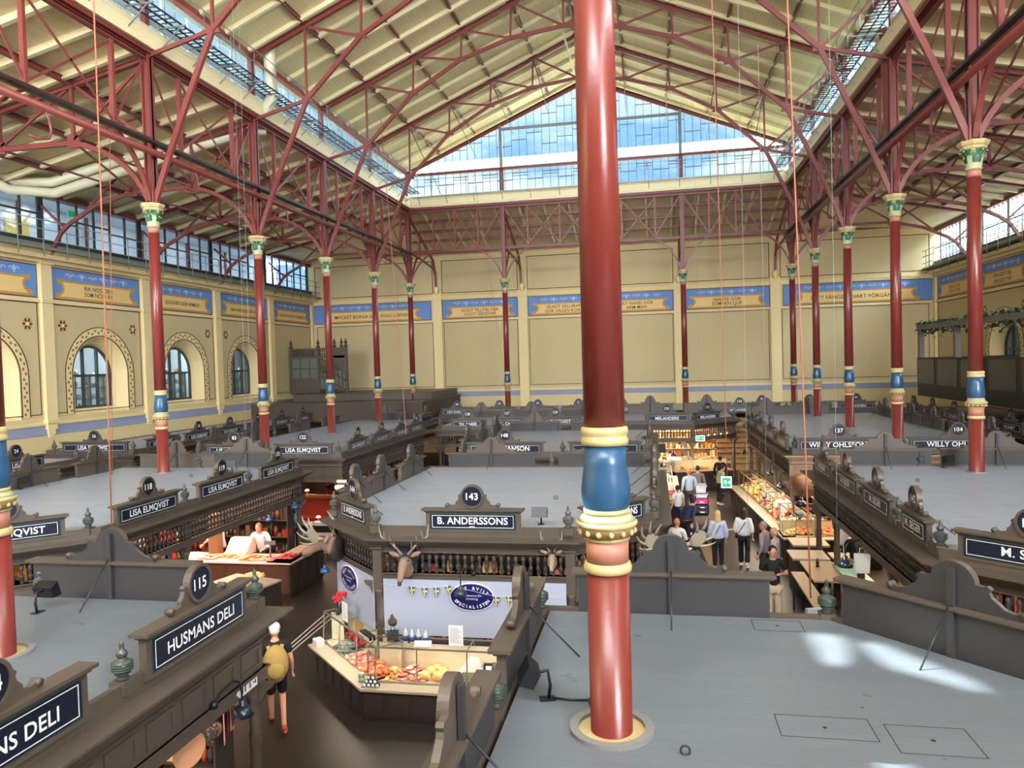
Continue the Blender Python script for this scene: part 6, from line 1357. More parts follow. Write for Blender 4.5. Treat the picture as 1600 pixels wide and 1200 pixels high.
m = MB(); m.lathe([(0.05, 0), (0.03, 0.05), (0.045, 0.1), (0.02, 0.15), (0.02, 0.2)], n=10); o = m.build('pepper_mill', BLACK); o.location = (7.2, 18.9, 0.95); tag(o, 'black pepper mill on the high oak table', 'mill')
pile('white crumpled napkins in a dark box by the glass table', 'ice', (8.05, 17.1, 0.9), 0.4, 0.35, 30, name='napkins', cat='napkins')
m = MB(); m.box(-0.22, 0.22, -0.2, 0.2, 0, 0.9); o = m.build('napkin_stand', BLACK); o.location = (8.05, 17.1, 0); tag(o, 'black stand carrying white napkins by the right stall', 'stand')
for k, (x, y, z) in enumerate(((8.0, 19.9, 1.25), (7.6, 16.5, 1.5))):
    t = thing('paper_bag', ['white carrier bag behind the seated man', 'white carrier bag hanging at the brown post on the right'][k], 'bag', (x, y, z)); m = MB(); m.add([(-0.13, -0.06, 0), (0.13, -0.06, 0), (0.13, 0.06, 0), (-0.13, 0.06, 0), (-0.16, -0.03, 0.4), (0.16, -0.03, 0.4), (0.16, 0.03, 0.4), (-0.16, 0.03, 0.4)], [(0, 1, 5, 4), (1, 2, 6, 5), (2, 3, 7, 6), (3, 0, 4, 7), (0, 3, 2, 1)]); m.build('body', PAPER, t)
    m = MB(); m.tube([(-0.06, -0.03, 0.4), (-0.05, -0.03, 0.52), (0.05, -0.03, 0.52), (0.06, -0.03, 0.4)], 0.01, 5); m.build('handle', PAPER, t)
# left side of right aisle: tables under stall 148 side, trolley
c, Lc = counter('food counter on the left of the far right aisle', (3.75, 25.6), (3.75, 33.4), depth=0.8, ledge=0.9, case=True, top=1.35, setback=0.3) if False else counter('food counter on the left of the far right aisle', (4.3, 27.2), (4.3, 33.4), depth=0.8, ledge=0.9, case=True, top=1.35, setback=0.2)
aL = edge((4.3, 27.2), (4.3, 33.4))[3]
for k in range(6): at(Lc, 0.5 + k * 1.05, 0.45, 0.92, 'tray on the left counter of the far aisle, number %d from the near end' % (k + 1), ['bread', 'meat', 'mixed', 'cheese', 'green', 'ice'][k], 0.85, 0.4, 40, aL, hump=0.12, blocks=k % 2 == 0)
c, M1 = counter('curved looking dark counter with orange lit case at the cross stall', (4.3, 34.6), (6.9, 35.3), depth=0.9, ledge=0.9, top=1.4, setback=0.2)
aM = edge((4.3, 34.6), (6.9, 35.3))[3]
for k in range(3): at(M1, 0.5 + k * 0.85, 0.5, 0.92, 'orange lit pastry tray in the cross stall case, %s' % ['left', 'middle', 'right'][k], 'bread', 0.75, 0.4, 46, aM, hump=0.12)
for k in range(5): pile('goods on the rear worktop of the cross stall, %s from left' % ['first', 'second', 'third', 'fourth', 'fifth'][k], ['packs', 'cheese', 'ice', 'mixed', 'bread'][k], (2.3 + k * 0.95, 37.6, 0.97), 0.8, 0.5, 24, hump=0.2, blocks=True, r=(0.06, 0.12))
counter('rear worktop of the cross stall', (1.7, 37.3), (7.0, 37.3), depth=0.7, ledge=0.95, case=False)
c, M2 = counter('food counter under the 131 sign', (1.9, 35.2), (4.1, 34.6), depth=0.9, ledge=0.9, top=1.3, setback=0.2)
at(M2, 0.6, 0.5, 0.92, 'white and green goods in the case under sign 131, left', 'ice', 0.9, 0.4, 40, -0.27); at(M2, 1.6, 0.5, 0.92, 'cheese goods in the case under sign 131, right', 'cheese', 0.9, 0.4, 40, -0.27)
m = MB(); m.box(-0.5, 0.5, -0.03, 0.03, -0.3, 0.12); m.tube([(-0.4, 0, 0.1), (-0.4, 0, 0.9)], 0.01, 5); m.tube([(0.4, 0, 0.1), (0.4, 0, 0.9)], 0.01, 5); o = m.build('black_menu_screen', BLACK); o.location = (3.4, 35.6, 1.95); tag(o, 'black menu board hanging over the food counter under sign 131', 'board')
tr = thing('crate_trolley', 'dark roll trolley loaded with crates standing in the right aisle', 'trolley', (4.62, 25.2, 0))
m = MB()
for z in (0.18, 0.95): m.box(-0.42, 0.42, -0.55, 0.55, z, z + 0.04)
for x in (-0.42, 0.4):
    for y in (-0.55, 0.53): m.box(x, x + 0.02, y, y + 0.02, 0.1, 1.0)
m.build('frame', CHAR, tr)
for x in (-0.36, 0.36):
    for y in (-0.45, 0.45): m = MB(); m.ball((x, y, 0.08), (0.03, 0.08, 0.08), 0, 8, 6); m.build('wheel', BLACK, tr)
for k, (x, y, z, w, h, c_, lab) in enumerate(((4.45, 24.9, 0.22, 0.4, 0.34, (26, 32, 84), 'blue crate on the lower shelf of the trolley, left'), (4.85, 24.9, 0.22, 0.4, 0.34, (24, 34, 66), 'navy crate on the lower shelf of the trolley, right'), (4.45, 25.0, 0.99, 0.42, 0.18, (52, 58, 66), 'grey crate on the upper shelf of the trolley, left'), (4.87, 25.0, 0.99, 0.42, 0.16, (56, 62, 72), 'grey crate on the upper shelf of the trolley, right'), (4.87, 25.0, 1.15, 0.42, 0.14, (60, 66, 78), 'dark crate below the pink crate'), (4.85, 25.0, 1.3, 0.42, 0.2, (214, 60, 140), 'bright pink crate on the trolley stack'), (4.85, 25.0, 1.5, 0.4, 0.16, (206, 208, 212), 'white tray box above the pink crate'), (4.83, 25.0, 1.66, 0.38, 0.26, (196, 202, 212), 'pale polystyrene box topmost on the trolley stack'))):
    t = thing('crate', lab, 'crate', (x, y, z), 0, 'crates on the trolley'); m = MB(); m.box(-w / 2, w / 2, -0.28, 0.28, 0, 0.03); m.box(-w / 2, w / 2, -0.28, -0.25, 0, h); m.box(-w / 2, w / 2, 0.25, 0.28, 0, h); m.box(-w / 2, -w / 2 + 0.03, -0.28, 0.28, 0, h); m.box(w / 2 - 0.03, w / 2, -0.28, 0.28, 0, h); m.box(-w / 2 - 0.01, w / 2 + 0.01, -0.29, 0.29, h - 0.03, h - 0.005)
    m.build('shell', mat('crate_plastic_%d' % k, c_, 0.45), t); m = MB(); m.box(-0.07, 0.07, -0.292, -0.288, h * 0.35, h * 0.6); m.build('label_patch', PAPER, t)
# left aisle tables and clutter
for k in range(7):
    x, y = -5.9 + (k % 2) * 1.3, 24.6 + k * 1.45
    t = thing('cafe_table', 'small set table in the far left aisle, number %d from the near end' % (k + 1), 'table', (x, y, 0), 0, 'cafe tables in the left aisle'); m = MB(); m.lathe([(0.36, 0.72), (0.38, 0.74), (0.36, 0.76)], n=16); m.build('tabletop', PAPER if k % 2 == 0 else WOODD, t); m = MB(); m.lathe([(0.2, 0), (0.2, 0.03), (0.03, 0.05), (0.03, 0.72)], n=10); m.build('pedestal', BLACK, t)
    pile('plates and glasses on the left aisle table number %d' % (k + 1), 'packs', (x, y, 0.76), 0.4, 0.4, 12, r=(0.04, 0.09), hump=0.15, name='tableware', cat='tableware', blocks=k % 2 == 0)
    for s in (-1, 1):
        t = thing('cafe_chair', 'dark cafe chair %s of left aisle table number %d' % ('left' if s < 0 else 'right', k + 1), 'chair', (x + s * 0.62, y, 0), -s * PI / 2, 'cafe chairs in the left aisle'); m = MB(); m.box(-0.2, 0.2, -0.2, 0.2, 0.44, 0.48); m.build('seat', BLACK, t); m = MB(); m.box(-0.2, 0.2, 0.18, 0.21, 0.6, 0.95); m.build('backrest', BLACK, t)
        for lx in (-1, 1):
            for ly in (-1, 1): m = MB(); m.box(lx * 0.18 - 0.015, lx * 0.18 + 0.015, ly * 0.18 - 0.015, ly * 0.18 + 0.015, 0, 0.95 if ly > 0 else 0.44); m.build('leg', BLACK, t)
# booth behind fish stall
t = thing('booth_bench', 'red upholstered booth bench with wooden rail behind the fish stall', 'bench', (-8.6, 26.2, 0), -0.15); m = MB(); m.box(-1.7, 1.7, 0, 0.12, 0.45, 1.15); m.box(-1.7, 1.7, -0.5, 0.05, 0.3, 0.48); m.build('upholstery', mat('brick_red_leather', (150, 52, 34), 0.5), t); m = MB(); m.box(-1.75, 1.75, -0.02, 0.14, 1.15, 1.27); m.build('wooden_rail', mat('lit_oak_rail', (170, 112, 66), 0.5), t); m = MB(); m.box(-1.7, 1.7, -0.48, 0.1, 0, 0.3); m.build('plinth', WOODD, t)
table('dark dining table with plates behind the fish stall', -7.9, 23.6, 1.5, 0.7, 0.78, mat('dark_dining_wood', (52, 34, 28), 0.3))
pile('plates and glasses on the dark dining table', 'ice', (-7.8, 23.6, 0.78), 1.2, 0.5, 14, r=(0.05, 0.1), hump=0.05, flat=0.25, name='tableware', cat='tableware')
counter('pale fronted counter below the dark dining table', (-8.2, 22.6), (-6.9, 22.6), depth=0.4, ledge=0.62, case=False, cabinet=mat('tan_panel', (150, 118, 88), 0.5), doors=1.3)
LAMPG = mat('warm_lamp_glow', (255, 220, 150), 0.5, emit=(255, 205, 130), estr=6); LAMPR = mat('pink_lamp_glow', (255, 160, 130), 0.5, emit=(255, 120, 90), estr=5)
t = thing('globe_lamp', 'glowing half round pendant lamp at the corner of the stall behind sign 144', 'lamp', (-7.35, 24.0, 1.98)); m = MB(); m.lathe([(0.02, -0.13), (0.1, -0.11), (0.15, -0.04), (0.155, 0.0), (0.14, 0.04)], n=16); m.build('glass_shade', LAMPG, t); m = MB(); m.tube([(0, 0, 0.04), (0, 0, 0.2)], 0.01, 6); m.build('stem', BLACK, t)
for k, (x, y, z) in enumerate(((-9.35, 25.6, 1.35), (-9.3, 24.0, 1.5), (-8.0, 23.65, 0.78), (-4.6, 31.85, 0.76), (-5.9, 33.3, 0.76))):
    t = thing('table_lamp', 'small pink glowing table lamp, ' + ['on the booth rail', 'left of the booth', 'on the dark dining table', 'in the far left aisle', 'at the brown stall row'][k], 'lamp', (x, y, z), 0, 'pink table lamps'); m = MB(); m.lathe([(0.09, 0.2), (0.05, 0.26)], n=12); m.build('lamp_shade', LAMPR, t); m = MB(); m.lathe([(0.06, 0), (0.012, 0.02), (0.012, 0.2)], n=10); m.build('stand', mat('lit_brass', (210, 120, 90), 0.4), t)
GLOWB = mat('string_bulb_glow', (255, 225, 170), 0.5, emit=(255, 205, 140), estr=8)
for k in range(11):
    m = MB(); m.ball((0, 0, 0), 0.035, 0, 8, 6); o = m.build('light_bulb', GLOWB); o.location = (5.5 + k * 0.16, 36.9 + k * 0.165, 2.18 + 0.1 * (k % 2)); tag(o, 'small glowing bulb under the beam of sign 132, number %d from the left' % (k + 1), 'bulb', 'string bulbs under sign 132')

# exit signs
EXG = mat('exit_green', (10, 120, 84), 0.5, emit=(8, 140, 92), estr=0.8); EXW = mat('exit_white', (235, 245, 240), 0.5, emit=(190, 230, 215), estr=0.6)
def exit_sign(label, loc, w, h, arrow=True):
    t = thing('exit_sign', label, 'sign', loc, 0, 'green exit signs'); m = MB(); m.box(-w / 2, w / 2, 0, 0.06, 0, h); m.build('light_box', EXW, t); m = MB(); m.box(-w / 2 + 0.03, w / 2 - 0.03, -0.005, 0, 0.03, h - 0.03); m.build('green_panel', EXG, t)
    m = MB(); k = min(h, w / 1.6)
    m.rect(ident, -w / 2 + 0.07, -w / 2 + 0.07 + k * 0.35, h * 0.32, h * 0.68, -0.01, -0.006); m.plate([(w * 0.1, h * 0.45), (w * 0.26, h * 0.45), (w * 0.26, h * 0.33), (w * 0.38, h * 0.5), (w * 0.26, h * 0.67), (w * 0.26, h * 0.55), (w * 0.1, h * 0.55)], ident, -0.01, -0.006); m.build('pictogram', EXW, t)
    m = MB(); m.rect(ident, -w / 2 + 0.07 + k * 0.1, -w / 2 + 0.07 + k * 0.25, h * 0.3, h * 0.6, -0.014, -0.01); m.build('running_figure', EXG, t); return t
exit_sign('green exit sign hanging from a rope over the right aisle', (5.12, 19.0, 2.84), 0.25, 0.28); exit_sign('small far green exit sign over the right aisle', (5.04, 28.0, 3.02), 0.33, 0.2)
t = thing('exit_light_box', 'white hanging light box seen from behind next to the green finial of the nearest deck', 'sign', (5.3, 9.45, 2.86), 0.35); m = MB(); m.box(-0.16, 0.16, -0.03, 0.03, 0, 0.16); m.build('housing', SHEET, t); m = MB(); m.box(-0.2, -0.16, -0.03, 0.03, -0.02, 0.06); m.build('green_glow', EXG, t)
t = thing('wayfinding_sign', 'white arrow sign with black pictograms under sign 115', 'sign', (-1.62, 8.3, 2.13), PI / 2); m = MB(); m.plate([(-0.26, 0.06), (-0.2, 0), (0.2, 0), (0.2, 0.13), (-0.2, 0.13)], ident, -0.012, 0.0); m.build('plate', PAPER, t); m = MB()
for x in (-0.14, -0.08): m.ball((x, -0.014, 0.1), 0.012, 0, 6, 5); m.rect(ident, x - 0.012, x + 0.012, 0.03, 0.085, -0.016, -0.012)
m.text('&', ident, 0.03, 0.065, 0.1, -0.016); m.rect(ident, 0.1, 0.16, 0.055, 0.07, -0.016, -0.012); m.rect(ident, 0.15, 0.165, 0.04, 0.09, -0.016, -0.012); m.build('pictograms', BLACK, t)
t = thing('wayfinding_sign', 'small white arrow sign above the glowing pendant lamp', 'sign', (-7.2, 23.9, 2.13), 0); m = MB(); m.plate([(-0.22, 0.055), (-0.17, 0), (0.17, 0), (0.17, 0.11), (-0.17, 0.11)], ident, -0.012, 0.0); m.build('plate', PAPER, t)

# floodlights on the decks
def flood(label, loc, a, tilt=0.5, box=False, green=False):
    t = thing('floodlight', label, 'lamp', loc, a, 'floodlights on the stall decks'); R = Matrix.Rotation(-tilt, 3, 'X'); m = MB()
    pts = [(-0.14, -0.07, -0.1), (0.14, -0.07, -0.1), (0.14, 0.06, -0.07), (-0.14, 0.06, -0.07), (-0.14, -0.07, 0.1), (0.14, -0.07, 0.1), (0.14, 0.06, 0.07), (-0.14, 0.06, 0.07)]
    m.add([R @ Vector(p) + Vector((0, 0, 0.24)) for p in pts], [(0, 3, 2, 1), (4, 5, 6, 7), (0, 1, 5, 4), (1, 2, 6, 5), (2, 3, 7, 6), (3, 0, 4, 7)]); m.build('housing', BLACK, t)
    m = MB(); m.tube([(0, 0.04, 0.24), (0, 0.16, 0.26), (0, 0.18, 0.12), (0, 0.16, 0)], 0.016, 6); m.box(-0.05, 0.05, 0.08, 0.22, 0, 0.01); m.build('bracket', BLACK, t)
    if box: m = MB(); m.box(0.12, 0.22, 0.5, 0.56, 0, 0.05); m.tube([(0, 0.2, 0.01), (0.08, 0.35, 0.02), (0.1, 0.5, 0.02)], 0.012, 5); m.build('cable_and_box', CHAR, t)
    return t
flood('black floodlight with cable box on the nearest deck left of the huge column', (2.26, 6.42, 3.1), PI / 2 - 2.9, 0.5, True)
flood('black floodlight in front of the dark sign back beside sign 115', (-4.35, 8.2, 3.1), PI, 0.3); flood('black floodlight on the butcher deck behind its front edge', (1.3, 13.35, 3.1), 0, 0.4)
flood('round looking black floodlight at the left end of the fish stall deck', (-13.1, 16.9, 3.1), 1.5, 0.3); flood('black floodlight behind sign 119 on the fish stall deck', (-8.9, 19.9, 3.1), 0.4, 0.2)
flood('black floodlight on the seafood deck beside the nearest right red column', (10.7, 20.5, 3.1), 0.5, 0.2); flood('small black floodlight at the right edge of the deck behind sign 148', (3.0, 24.8, 3.1), 0.2, 0.2); flood('black speaker on the butcher deck corner near sign 145', (2.9, 23.9, 3.1) if False else (2.95, 25.9, 3.1), 0.2, 0.2)
for k, (x, y) in enumerate(((3.57, 5.66), (1.25, 16.0), (-8.7, 15.5), (-9.6, 19.0), (7.9, 18.6), (9.3, 18.4), (0.9, 26.5))):
    m = MB(); n = 14; m.tube([(0.035 * math.cos(2 * PI * i / n), 0.004, 0.035 + 0.035 * math.sin(2 * PI * i / n)) for i in range(n + 1)], 0.009, 6); o = m.build('lifting_ring', CHAR); o.location = (x, y, 3.1); tag(o, 'small dark lifting ring standing on the %s' % ['nearest deck right of the huge column', 'butcher stall deck', 'fish stall deck, near part', 'fish stall deck, far part', 'seafood stall deck, left', 'seafood stall deck, right', 'deck behind sign 148'][k], 'ring', 'lifting rings on the decks')
# hatches on the nearest deck
for k, (x0, x1, y0, y1) in enumerate(((4.42, 4.95, 8.38, 8.72), (4.32, 5.05, 6.05, 6.42), (5.15, 5.75, 5.9, 6.35))):
    m = MB()
    for a, b, c, d in ((x0, x1, y0, y0 + 0.008), (x0, x1, y1 - 0.008, y1), (x0, x0 + 0.008, y0, y1), (x1 - 0.008, x1, y0, y1)): m.box(a, b, c, d, 3.1, 3.1015)
    m.lathe([(0.018, 3.1), (0.018, 3.102)], ((x0 + x1) / 2, (y0 + y1) / 2, 0), 10); o = m.build('deck_hatch', mat('hatch_gap_dark', (38, 38, 40), 0.8)); tag(o, 'outlined hatch with a finger hole in the nearest deck, %s' % ['at its far edge', 'right of the huge column', 'farthest right'][k], 'hatch')
# floor stripes
for k in range(3):
    m = MB(); m.bar((-4.6 + k * 0.1, 14.4 - k * 0.05, 0.004), (-4.72 + k * 0.14, 17.0, 0.004), 0.035, 0.006); tag(m.build('floor_stripe', mat('pale_floor_stripe', (190, 180, 168), 0.6)), 'pale stripe on the floor left of the butcher counter, %s of three' % ['left', 'middle', 'right'][k], 'stripe', 'pale floor stripes')
m = MB(); m.bar((4.9, 26.4, 0.004), (6.4, 27.2, 0.004), 0.16, 0.006); tag(m.build('floor_stripe', mat('pale_floor_stripe', (190, 180, 168), 0.6)), 'pale patterned strip across the floor of the right aisle', 'stripe')
m = MB(); m.bar((5.2, 17.5, 0.004), (4.9, 24.5, 0.004), 0.3, 0.006); tag(m.build('floor_strip', TRACK), 'brown guiding strip running along the right aisle floor', 'stripe')

# hanging pans and tools under the 115 stall
PINK = mat('pink_cloth', (222, 150, 140), 0.7); BURG = mat('burgundy_cloth', (130, 30, 46), 0.7)
t = thing('round_skimmer', 'big round wooden bowl hanging under sign 115', 'bowl', (-1.9, 7.43, 1.84)); m = MB(); m.lathe([(0.03, 0), (0.16, 0.03), (0.2, 0.07), (0.205, 0.08), (0.19, 0.078), (0.15, 0.045), (0.02, 0.02)], n=24); o = m.build('bowl', mat('turned_wood', (206, 150, 112), 0.5), t); o.rotation_euler = (0, PI / 2, -0.4)
for k, y in enumerate((7.8, 7.9, 8.0)):
    m = MB(); m.lathe([(0.01, 0), (0.09, 0.01), (0.12, 0.06), (0.115, 0.062)], n=18); m.bar((0.11, 0, 0.05), (0.36, 0, 0.06), 0.02, 0.008); o = m.build('hanging_pan', mat('bright_steel_pan', (190, 186, 182), 0.2, metal=0.9)); o.location = (-1.92, y, 1.74); o.rotation_euler = (0, -PI / 2, -0.4 - 0.2 * k); tag(o, 'steel pan hanging under sign 115, %s of three' % ['left', 'middle', 'right'][k], 'pan', 'hanging pans')
for k, (y, mt, l) in enumerate(((8.12, PINK, 0.5), (8.21, BURG, 0.42), (8.27, PINK, 0.4), (8.34, BURG, 0.36))):
    m = MB(); w = 0.05
    m.plate([(-w, 0), (w, 0), (w * 1.2, -l), (w * 0.6, -l - 0.06), (0, -l), (-w * 0.6, -l - 0.06), (-w * 1.2, -l)], lambda u, q, d: (d, u, q), -0.006, 0.006); o = m.build('hanging_ribbon', mt); o.location = (-1.85, y, 2.1); o.rotation_euler = (0, 0, 0.5); tag(o, '%s ribbon cloth hanging under sign 115, %s' % ('pink' if mt is PINK else 'burgundy', ['leftmost', 'second', 'third', 'rightmost'][k]), 'cloth', 'hanging ribbons')
for k, (y, z, r) in enumerate(((7.6, 1.98, 0.05), (7.68, 1.98, 0.06), (7.74, 1.95, 0.04), (8.07, 1.8, 0.06), (8.5, 1.55, 0.09))):
    m = MB(); m.lathe([(0.01, -r), (r * 0.8, -r * 0.6), (r, 0), (r * 0.5, r), (0.01, r * 1.4)], n=10); o = m.build('hanging_utensil', mat('red_utensil' if k % 2 else 'wood_utensil', (190, 50, 44) if k % 2 else (190, 140, 90), 0.5)); o.location = (-2.05, y, z); tag(o, '%s utensil hanging under sign 115, %s' % ('red' if k % 2 else 'wooden', ['far left', 'left', 'centre left', 'centre right', 'right'][k]), 'utensil', 'hanging utensils')
counter('pale topped counter under the 115 stall at the bottom of the photo', (-1.62, 5.8), (-1.62, 8.0), depth=0.9, ledge=1.0, case=False, stone=mat('lit_pink_top', (232, 196, 176), 0.5))
m = MB(); m.box(-0.3, 0.3, -0.22, 0.22, 0, 0.04); o = m.build('cutting_board', mat('pale_board', (236, 206, 186), 0.5)); o.location = (-2.0, 7.5, 1.0); tag(o, 'pale cutting board on the counter below the dome lamp', 'board')
# boards, ply wall inside the stalls to close the view
for lab, x0, x1, y0, y1 in (('dark partition inside the left fish stall', -12.9, -12.8, 11.5, 20.8), ('dark partition at the back of the long left stall', -12.9, -12.8, 24.5, 39), ('dark partition inside the seafood stall', 12.9, 13.0, 11, 20.8), ('dark partition inside the long right stall', 13.2, 13.3, 25, 39), ('dark partition inside the 115 stall', -7.5, -7.4, 1.5, 8.6)):
    m = MB(); m.box(x0, x1, y0, y1, 0, 2.85); tag(m.build('partition', WOODD), lab, 'partition')
# ------------------------------------------------------------------ people and stuffed animals
def skin(name, verts, edges, radii, mt, parent, levels=1, rscale=1.0, extra=None):
    me = bpy.data.meshes.new(name); me.from_pydata([tuple(v) for v in verts], edges, []); o = bpy.data.objects.new(name, me); COL.objects.link(o)
    o.modifiers.new('s', 'SKIN'); 
    for i, sv in enumerate(me.skin_vertices[0].data):
        r = radii[i] if isinstance(radii[i], tuple) else (radii[i], radii[i]); sv.radius = (r[0] * rscale, r[1] * rscale); sv.use_root = (i == 0)
    ss = o.modifiers.new('u', 'SUBSURF'); ss.levels = levels
    bpy.context.view_layer.update(); dg = bpy.context.evaluated_depsgraph_get(); me2 = bpy.data.meshes.new_from_object(o.evaluated_get(dg))
    bpy.data.objects.remove(o); bpy.data.meshes.remove(me)
    me2.materials.clear(); mts = mt if isinstance(mt, list) else [mt]
    for q in mts: me2.materials.append(q)
    vs = [tuple(v.co) for v in me2.vertices]; fs = [tuple(p.vertices) for p in me2.polygons]; bpy.data.meshes.remove(me2)
    m = MB(); m.add(vs, fs, 0, True)
    if extra: extra(m)
    return m.build(name, mts, parent)
SKN = mat('skin_tone', (206, 146, 118), 0.5); LIP = mat('lip_tone', (160, 80, 74), 0.5); EYE = mat('eye_dark', (30, 24, 22), 0.3)
def V(*a): return Vector(a)
def person(label, loc, rz, h=1.72, top=(230, 232, 236), bottom=(20, 20, 24), hair=(60, 40, 30), shoes=(230, 230, 230), sleeve=1.0, legs=1.0, pose='stand', hairlen=0.0, lean=0.0, arms=None, skirt=0, bag=None, cap=None, bald=False, female=False, top_loose=1.0, step=0.0, seat=0.45, stripes=False):
    t = thing('person', label, 'person', loc, rz); k = h / 1.72
    J = {'pel': V(0, 0, .93), 'wai': V(0, -.01, 1.06), 'che': V(0, -.01, 1.26), 'nb': V(0, .01, 1.42), 'nk': V(0, 0, 1.49), 'hd': V(0, -.02, 1.61)}
    sw = .165 if female else .19
    for s, n in ((-1, 'L'), (1, 'R')):
        J['sh' + n] = V(s * sw, 0, 1.40); J['el' + n] = V(s * (sw + .06), .03, 1.13); J['wr' + n] = V(s * (sw + .07), -.07, .90)
        st = step * s; J['hp' + n] = V(s * .085, 0, .88); J['kn' + n] = V(s * .095, -.03 + (-abs(st) * .5 if st > 0 else st * .4), .49); J['an' + n] = V(s * .095, .03 - st, .085 + (0.05 if st < 0 else 0)); J['to' + n] = V(s * .11, -.13 - st, .035 + (0.0 if st < 0 else 0))
    if pose == 'sit':
        dz = seat - .88 + .04
        for q in ('pel', 'wai', 'che', 'nb', 'nk', 'hd', 'shL', 'shR', 'elL', 'elR', 'wrL', 'wrR', 'hpL', 'hpR'): J[q] = J[q] + V(0, 0, dz)
        for s, n in ((-1, 'L'), (1, 'R')):
            J['kn' + n] = V(s * .13, -.42, seat + .04); J['an' + n] = V(s * .14, -.38, .09 + max(0, seat - .48)); J['to' + n] = V(s * .15, -.54, .04 + max(0, seat - .48))
            J['el' + n] = J['sh' + n] + V(s * .05, -.08, -.26); J['wr' + n] = J['el' + n] + V(-s * .04, -.22, -.02)
    if lean:
        R = Matrix.Rotation(lean, 3, 'X'); base = J['pel'].copy()
        for q in ('wai', 'che', 'nb', 'nk', 'hd', 'shL', 'shR', 'elL', 'elR', 'wrL', 'wrR'): J[q] = base + R @ (J[q] - base)
    if arms:
        for n, (e, w) in arms.items(): J['el' + n] = J['sh' + n] + V(*e); J['wr' + n] = J['el' + n] + V(*w)
    for q in J: J[q] = J[q] * k
    names = ['pel', 'wai', 'che', 'nb', 'nk', 'hd', 'shL', 'elL', 'wrL', 'shR', 'elR', 'wrR', 'hpL', 'knL', 'anL', 'toL', 'hpR', 'knR', 'anR', 'toR']
    E_ = [('pel', 'wai'), ('wai', 'che'), ('che', 'nb'), ('nb', 'nk'), ('nk', 'hd'), ('nb', 'shL'), ('shL', 'elL'), ('elL', 'wrL'), ('nb', 'shR'), ('shR', 'elR'), ('elR', 'wrR'), ('pel', 'hpL'), ('hpL', 'knL'), ('knL', 'anL'), ('anL', 'toL'), ('pel', 'hpR'), ('hpR', 'knR'), ('knR', 'anR'), ('anR', 'toR')]
    rad = dict(pel=(.13, .1), wai=(.12, .09), che=(.14, .1), nb=(.075, .07), nk=.05, hd=.055, shL=.055, elL=.042, wrL=.03, hpL=.085, knL=.058, anL=.042, toL=.035)
    for q in list(rad):
        if q.endswith('L'): rad[q[:-1] + 'R'] = rad[q]
    idx = {n: i for i, n in enumerate(names)}
    def head_hands(m):
        c = J['hd']; m.ball(c + V(0, 0, .02 * k), (.075 * k, .092 * k, .115 * k), 0, 14, 10); m.ball(c + V(0, -.035 * k, -.06 * k), (.05 * k, .05 * k, .045 * k), 0, 10, 6)
        m.ball(c + V(0, -.098 * k, .0), (.014 * k, .022 * k, .026 * k), 0, 8, 6)
        for s in (-1, 1):
            m.ball(c + V(s * .076 * k, .005 * k, .005 * k), (.012 * k, .02 * k, .03 * k), 0, 8, 6); m.ball(c + V(s * .03 * k, -.083 * k, .025 * k), (.012 * k, .008 * k, .007 * k), 2, 8, 5)
        m.ball(c + V(0, -.087 * k, -.045 * k), (.024 * k, .008 * k, .006 * k), 1, 8, 5)
        for n, s in (('L', -1), ('R', 1)):
            w = J['wr' + n]; d = (w - J['el' + n]).normalized(); up = V(0, 0, 1) if abs(d.z) < .8 else V(0, 1, 0); x = d.cross(up).normalized(); y = x.cross(d)
            if abs(d.z) >= .8: x, y = y, x
            B = Matrix((x, d, y)).transposed(); m.ball(w + d * .045 * k, (.038 * k, .05 * k, .018 * k), 0, 10, 6, B)
            for f, (off, ln) in enumerate(((-.028, .062), (-.010, .072), (.009, .067), (.027, .052))):
                p = w + d * .082 * k + x * off * k; q = p + d * ln * .55 * k - y * .012 * k; r2 = p + d * ln * .8 * k - y * .035 * k; m.tube([p - d * .02 * k, q, r2], [.0095 * k, .009 * k, .007 * k], 6, 0)
            p = w + d * .03 * k - x * .034 * k * s; m.tube([p, p - x * .028 * k * s + d * .03 * k, p - x * .03 * k * s + d * .06 * k], [.011 * k, .01 * k, .008 * k], 6, 0)
    skin('body', [J[n] for n in names], [(idx[a], idx[b]) for a, b in E_], [rad[n] if isinstance(rad[n], float) else rad[n] for n in names], [SKN, LIP, EYE], t, 1, k, head_hands)
    # top
    tn = ['pel', 'wai', 'che', 'nb', 'shL', 'shR']; tv = [J[n].copy() for n in tn]; tr_ = [(.16, .12), (.145, .115), (.165, .13), (.09, .085), .08, .08]; te = [(0, 1), (1, 2), (2, 3), (3, 4), (3, 5)]
    tv[0] = tv[0] + (V(0, 0, -.03) if pose != 'sit' else V(0, 0, .02)); tr_[0] = tuple(a * top_loose for a in tr_[0]); tr_[1] = tuple(a * top_loose for a in tr_[1])
    for n, i in (('L', 4), (('R'), 5)):
        e = J['el' + n]; s_ = J['sh' + n]; w = J['wr' + n]
        if sleeve <= .5: tv.append(s_ + (e - s_) * (sleeve * 1.6)); tr_.append(.062 * top_loose); te.append((i, len(tv) - 1))
        else:
            tv.append(e); tr_.append(.056 * top_loose); te.append((i, len(tv) - 1)); tv.append(e + (w - e) * (sleeve - .08)); tr_.append(.044 * top_loose); te.append((len(tv) - 2, len(tv) - 1))
    tm = mat('cloth_%d_%d_%d' % top, top, 0.8, bump=0.2, bscale=12)
    so_ = skin('shirt', tv, te, tr_, tm, t, 2, k)
    if stripes:
        m = MB()
        for i in range(9): z = J['pel'].z + 0.03 + i * 0.05 * k; m.lathe([(0.172 * k, 0), (0.172 * k, 0.012)], (J['che'].x, J['che'].y + (J['che'].z - z) * 0, z), 20, 0, sy=.78)
        m.build('shirt_stripe', mat('grey_stripe', (120, 116, 128), 0.8), t)
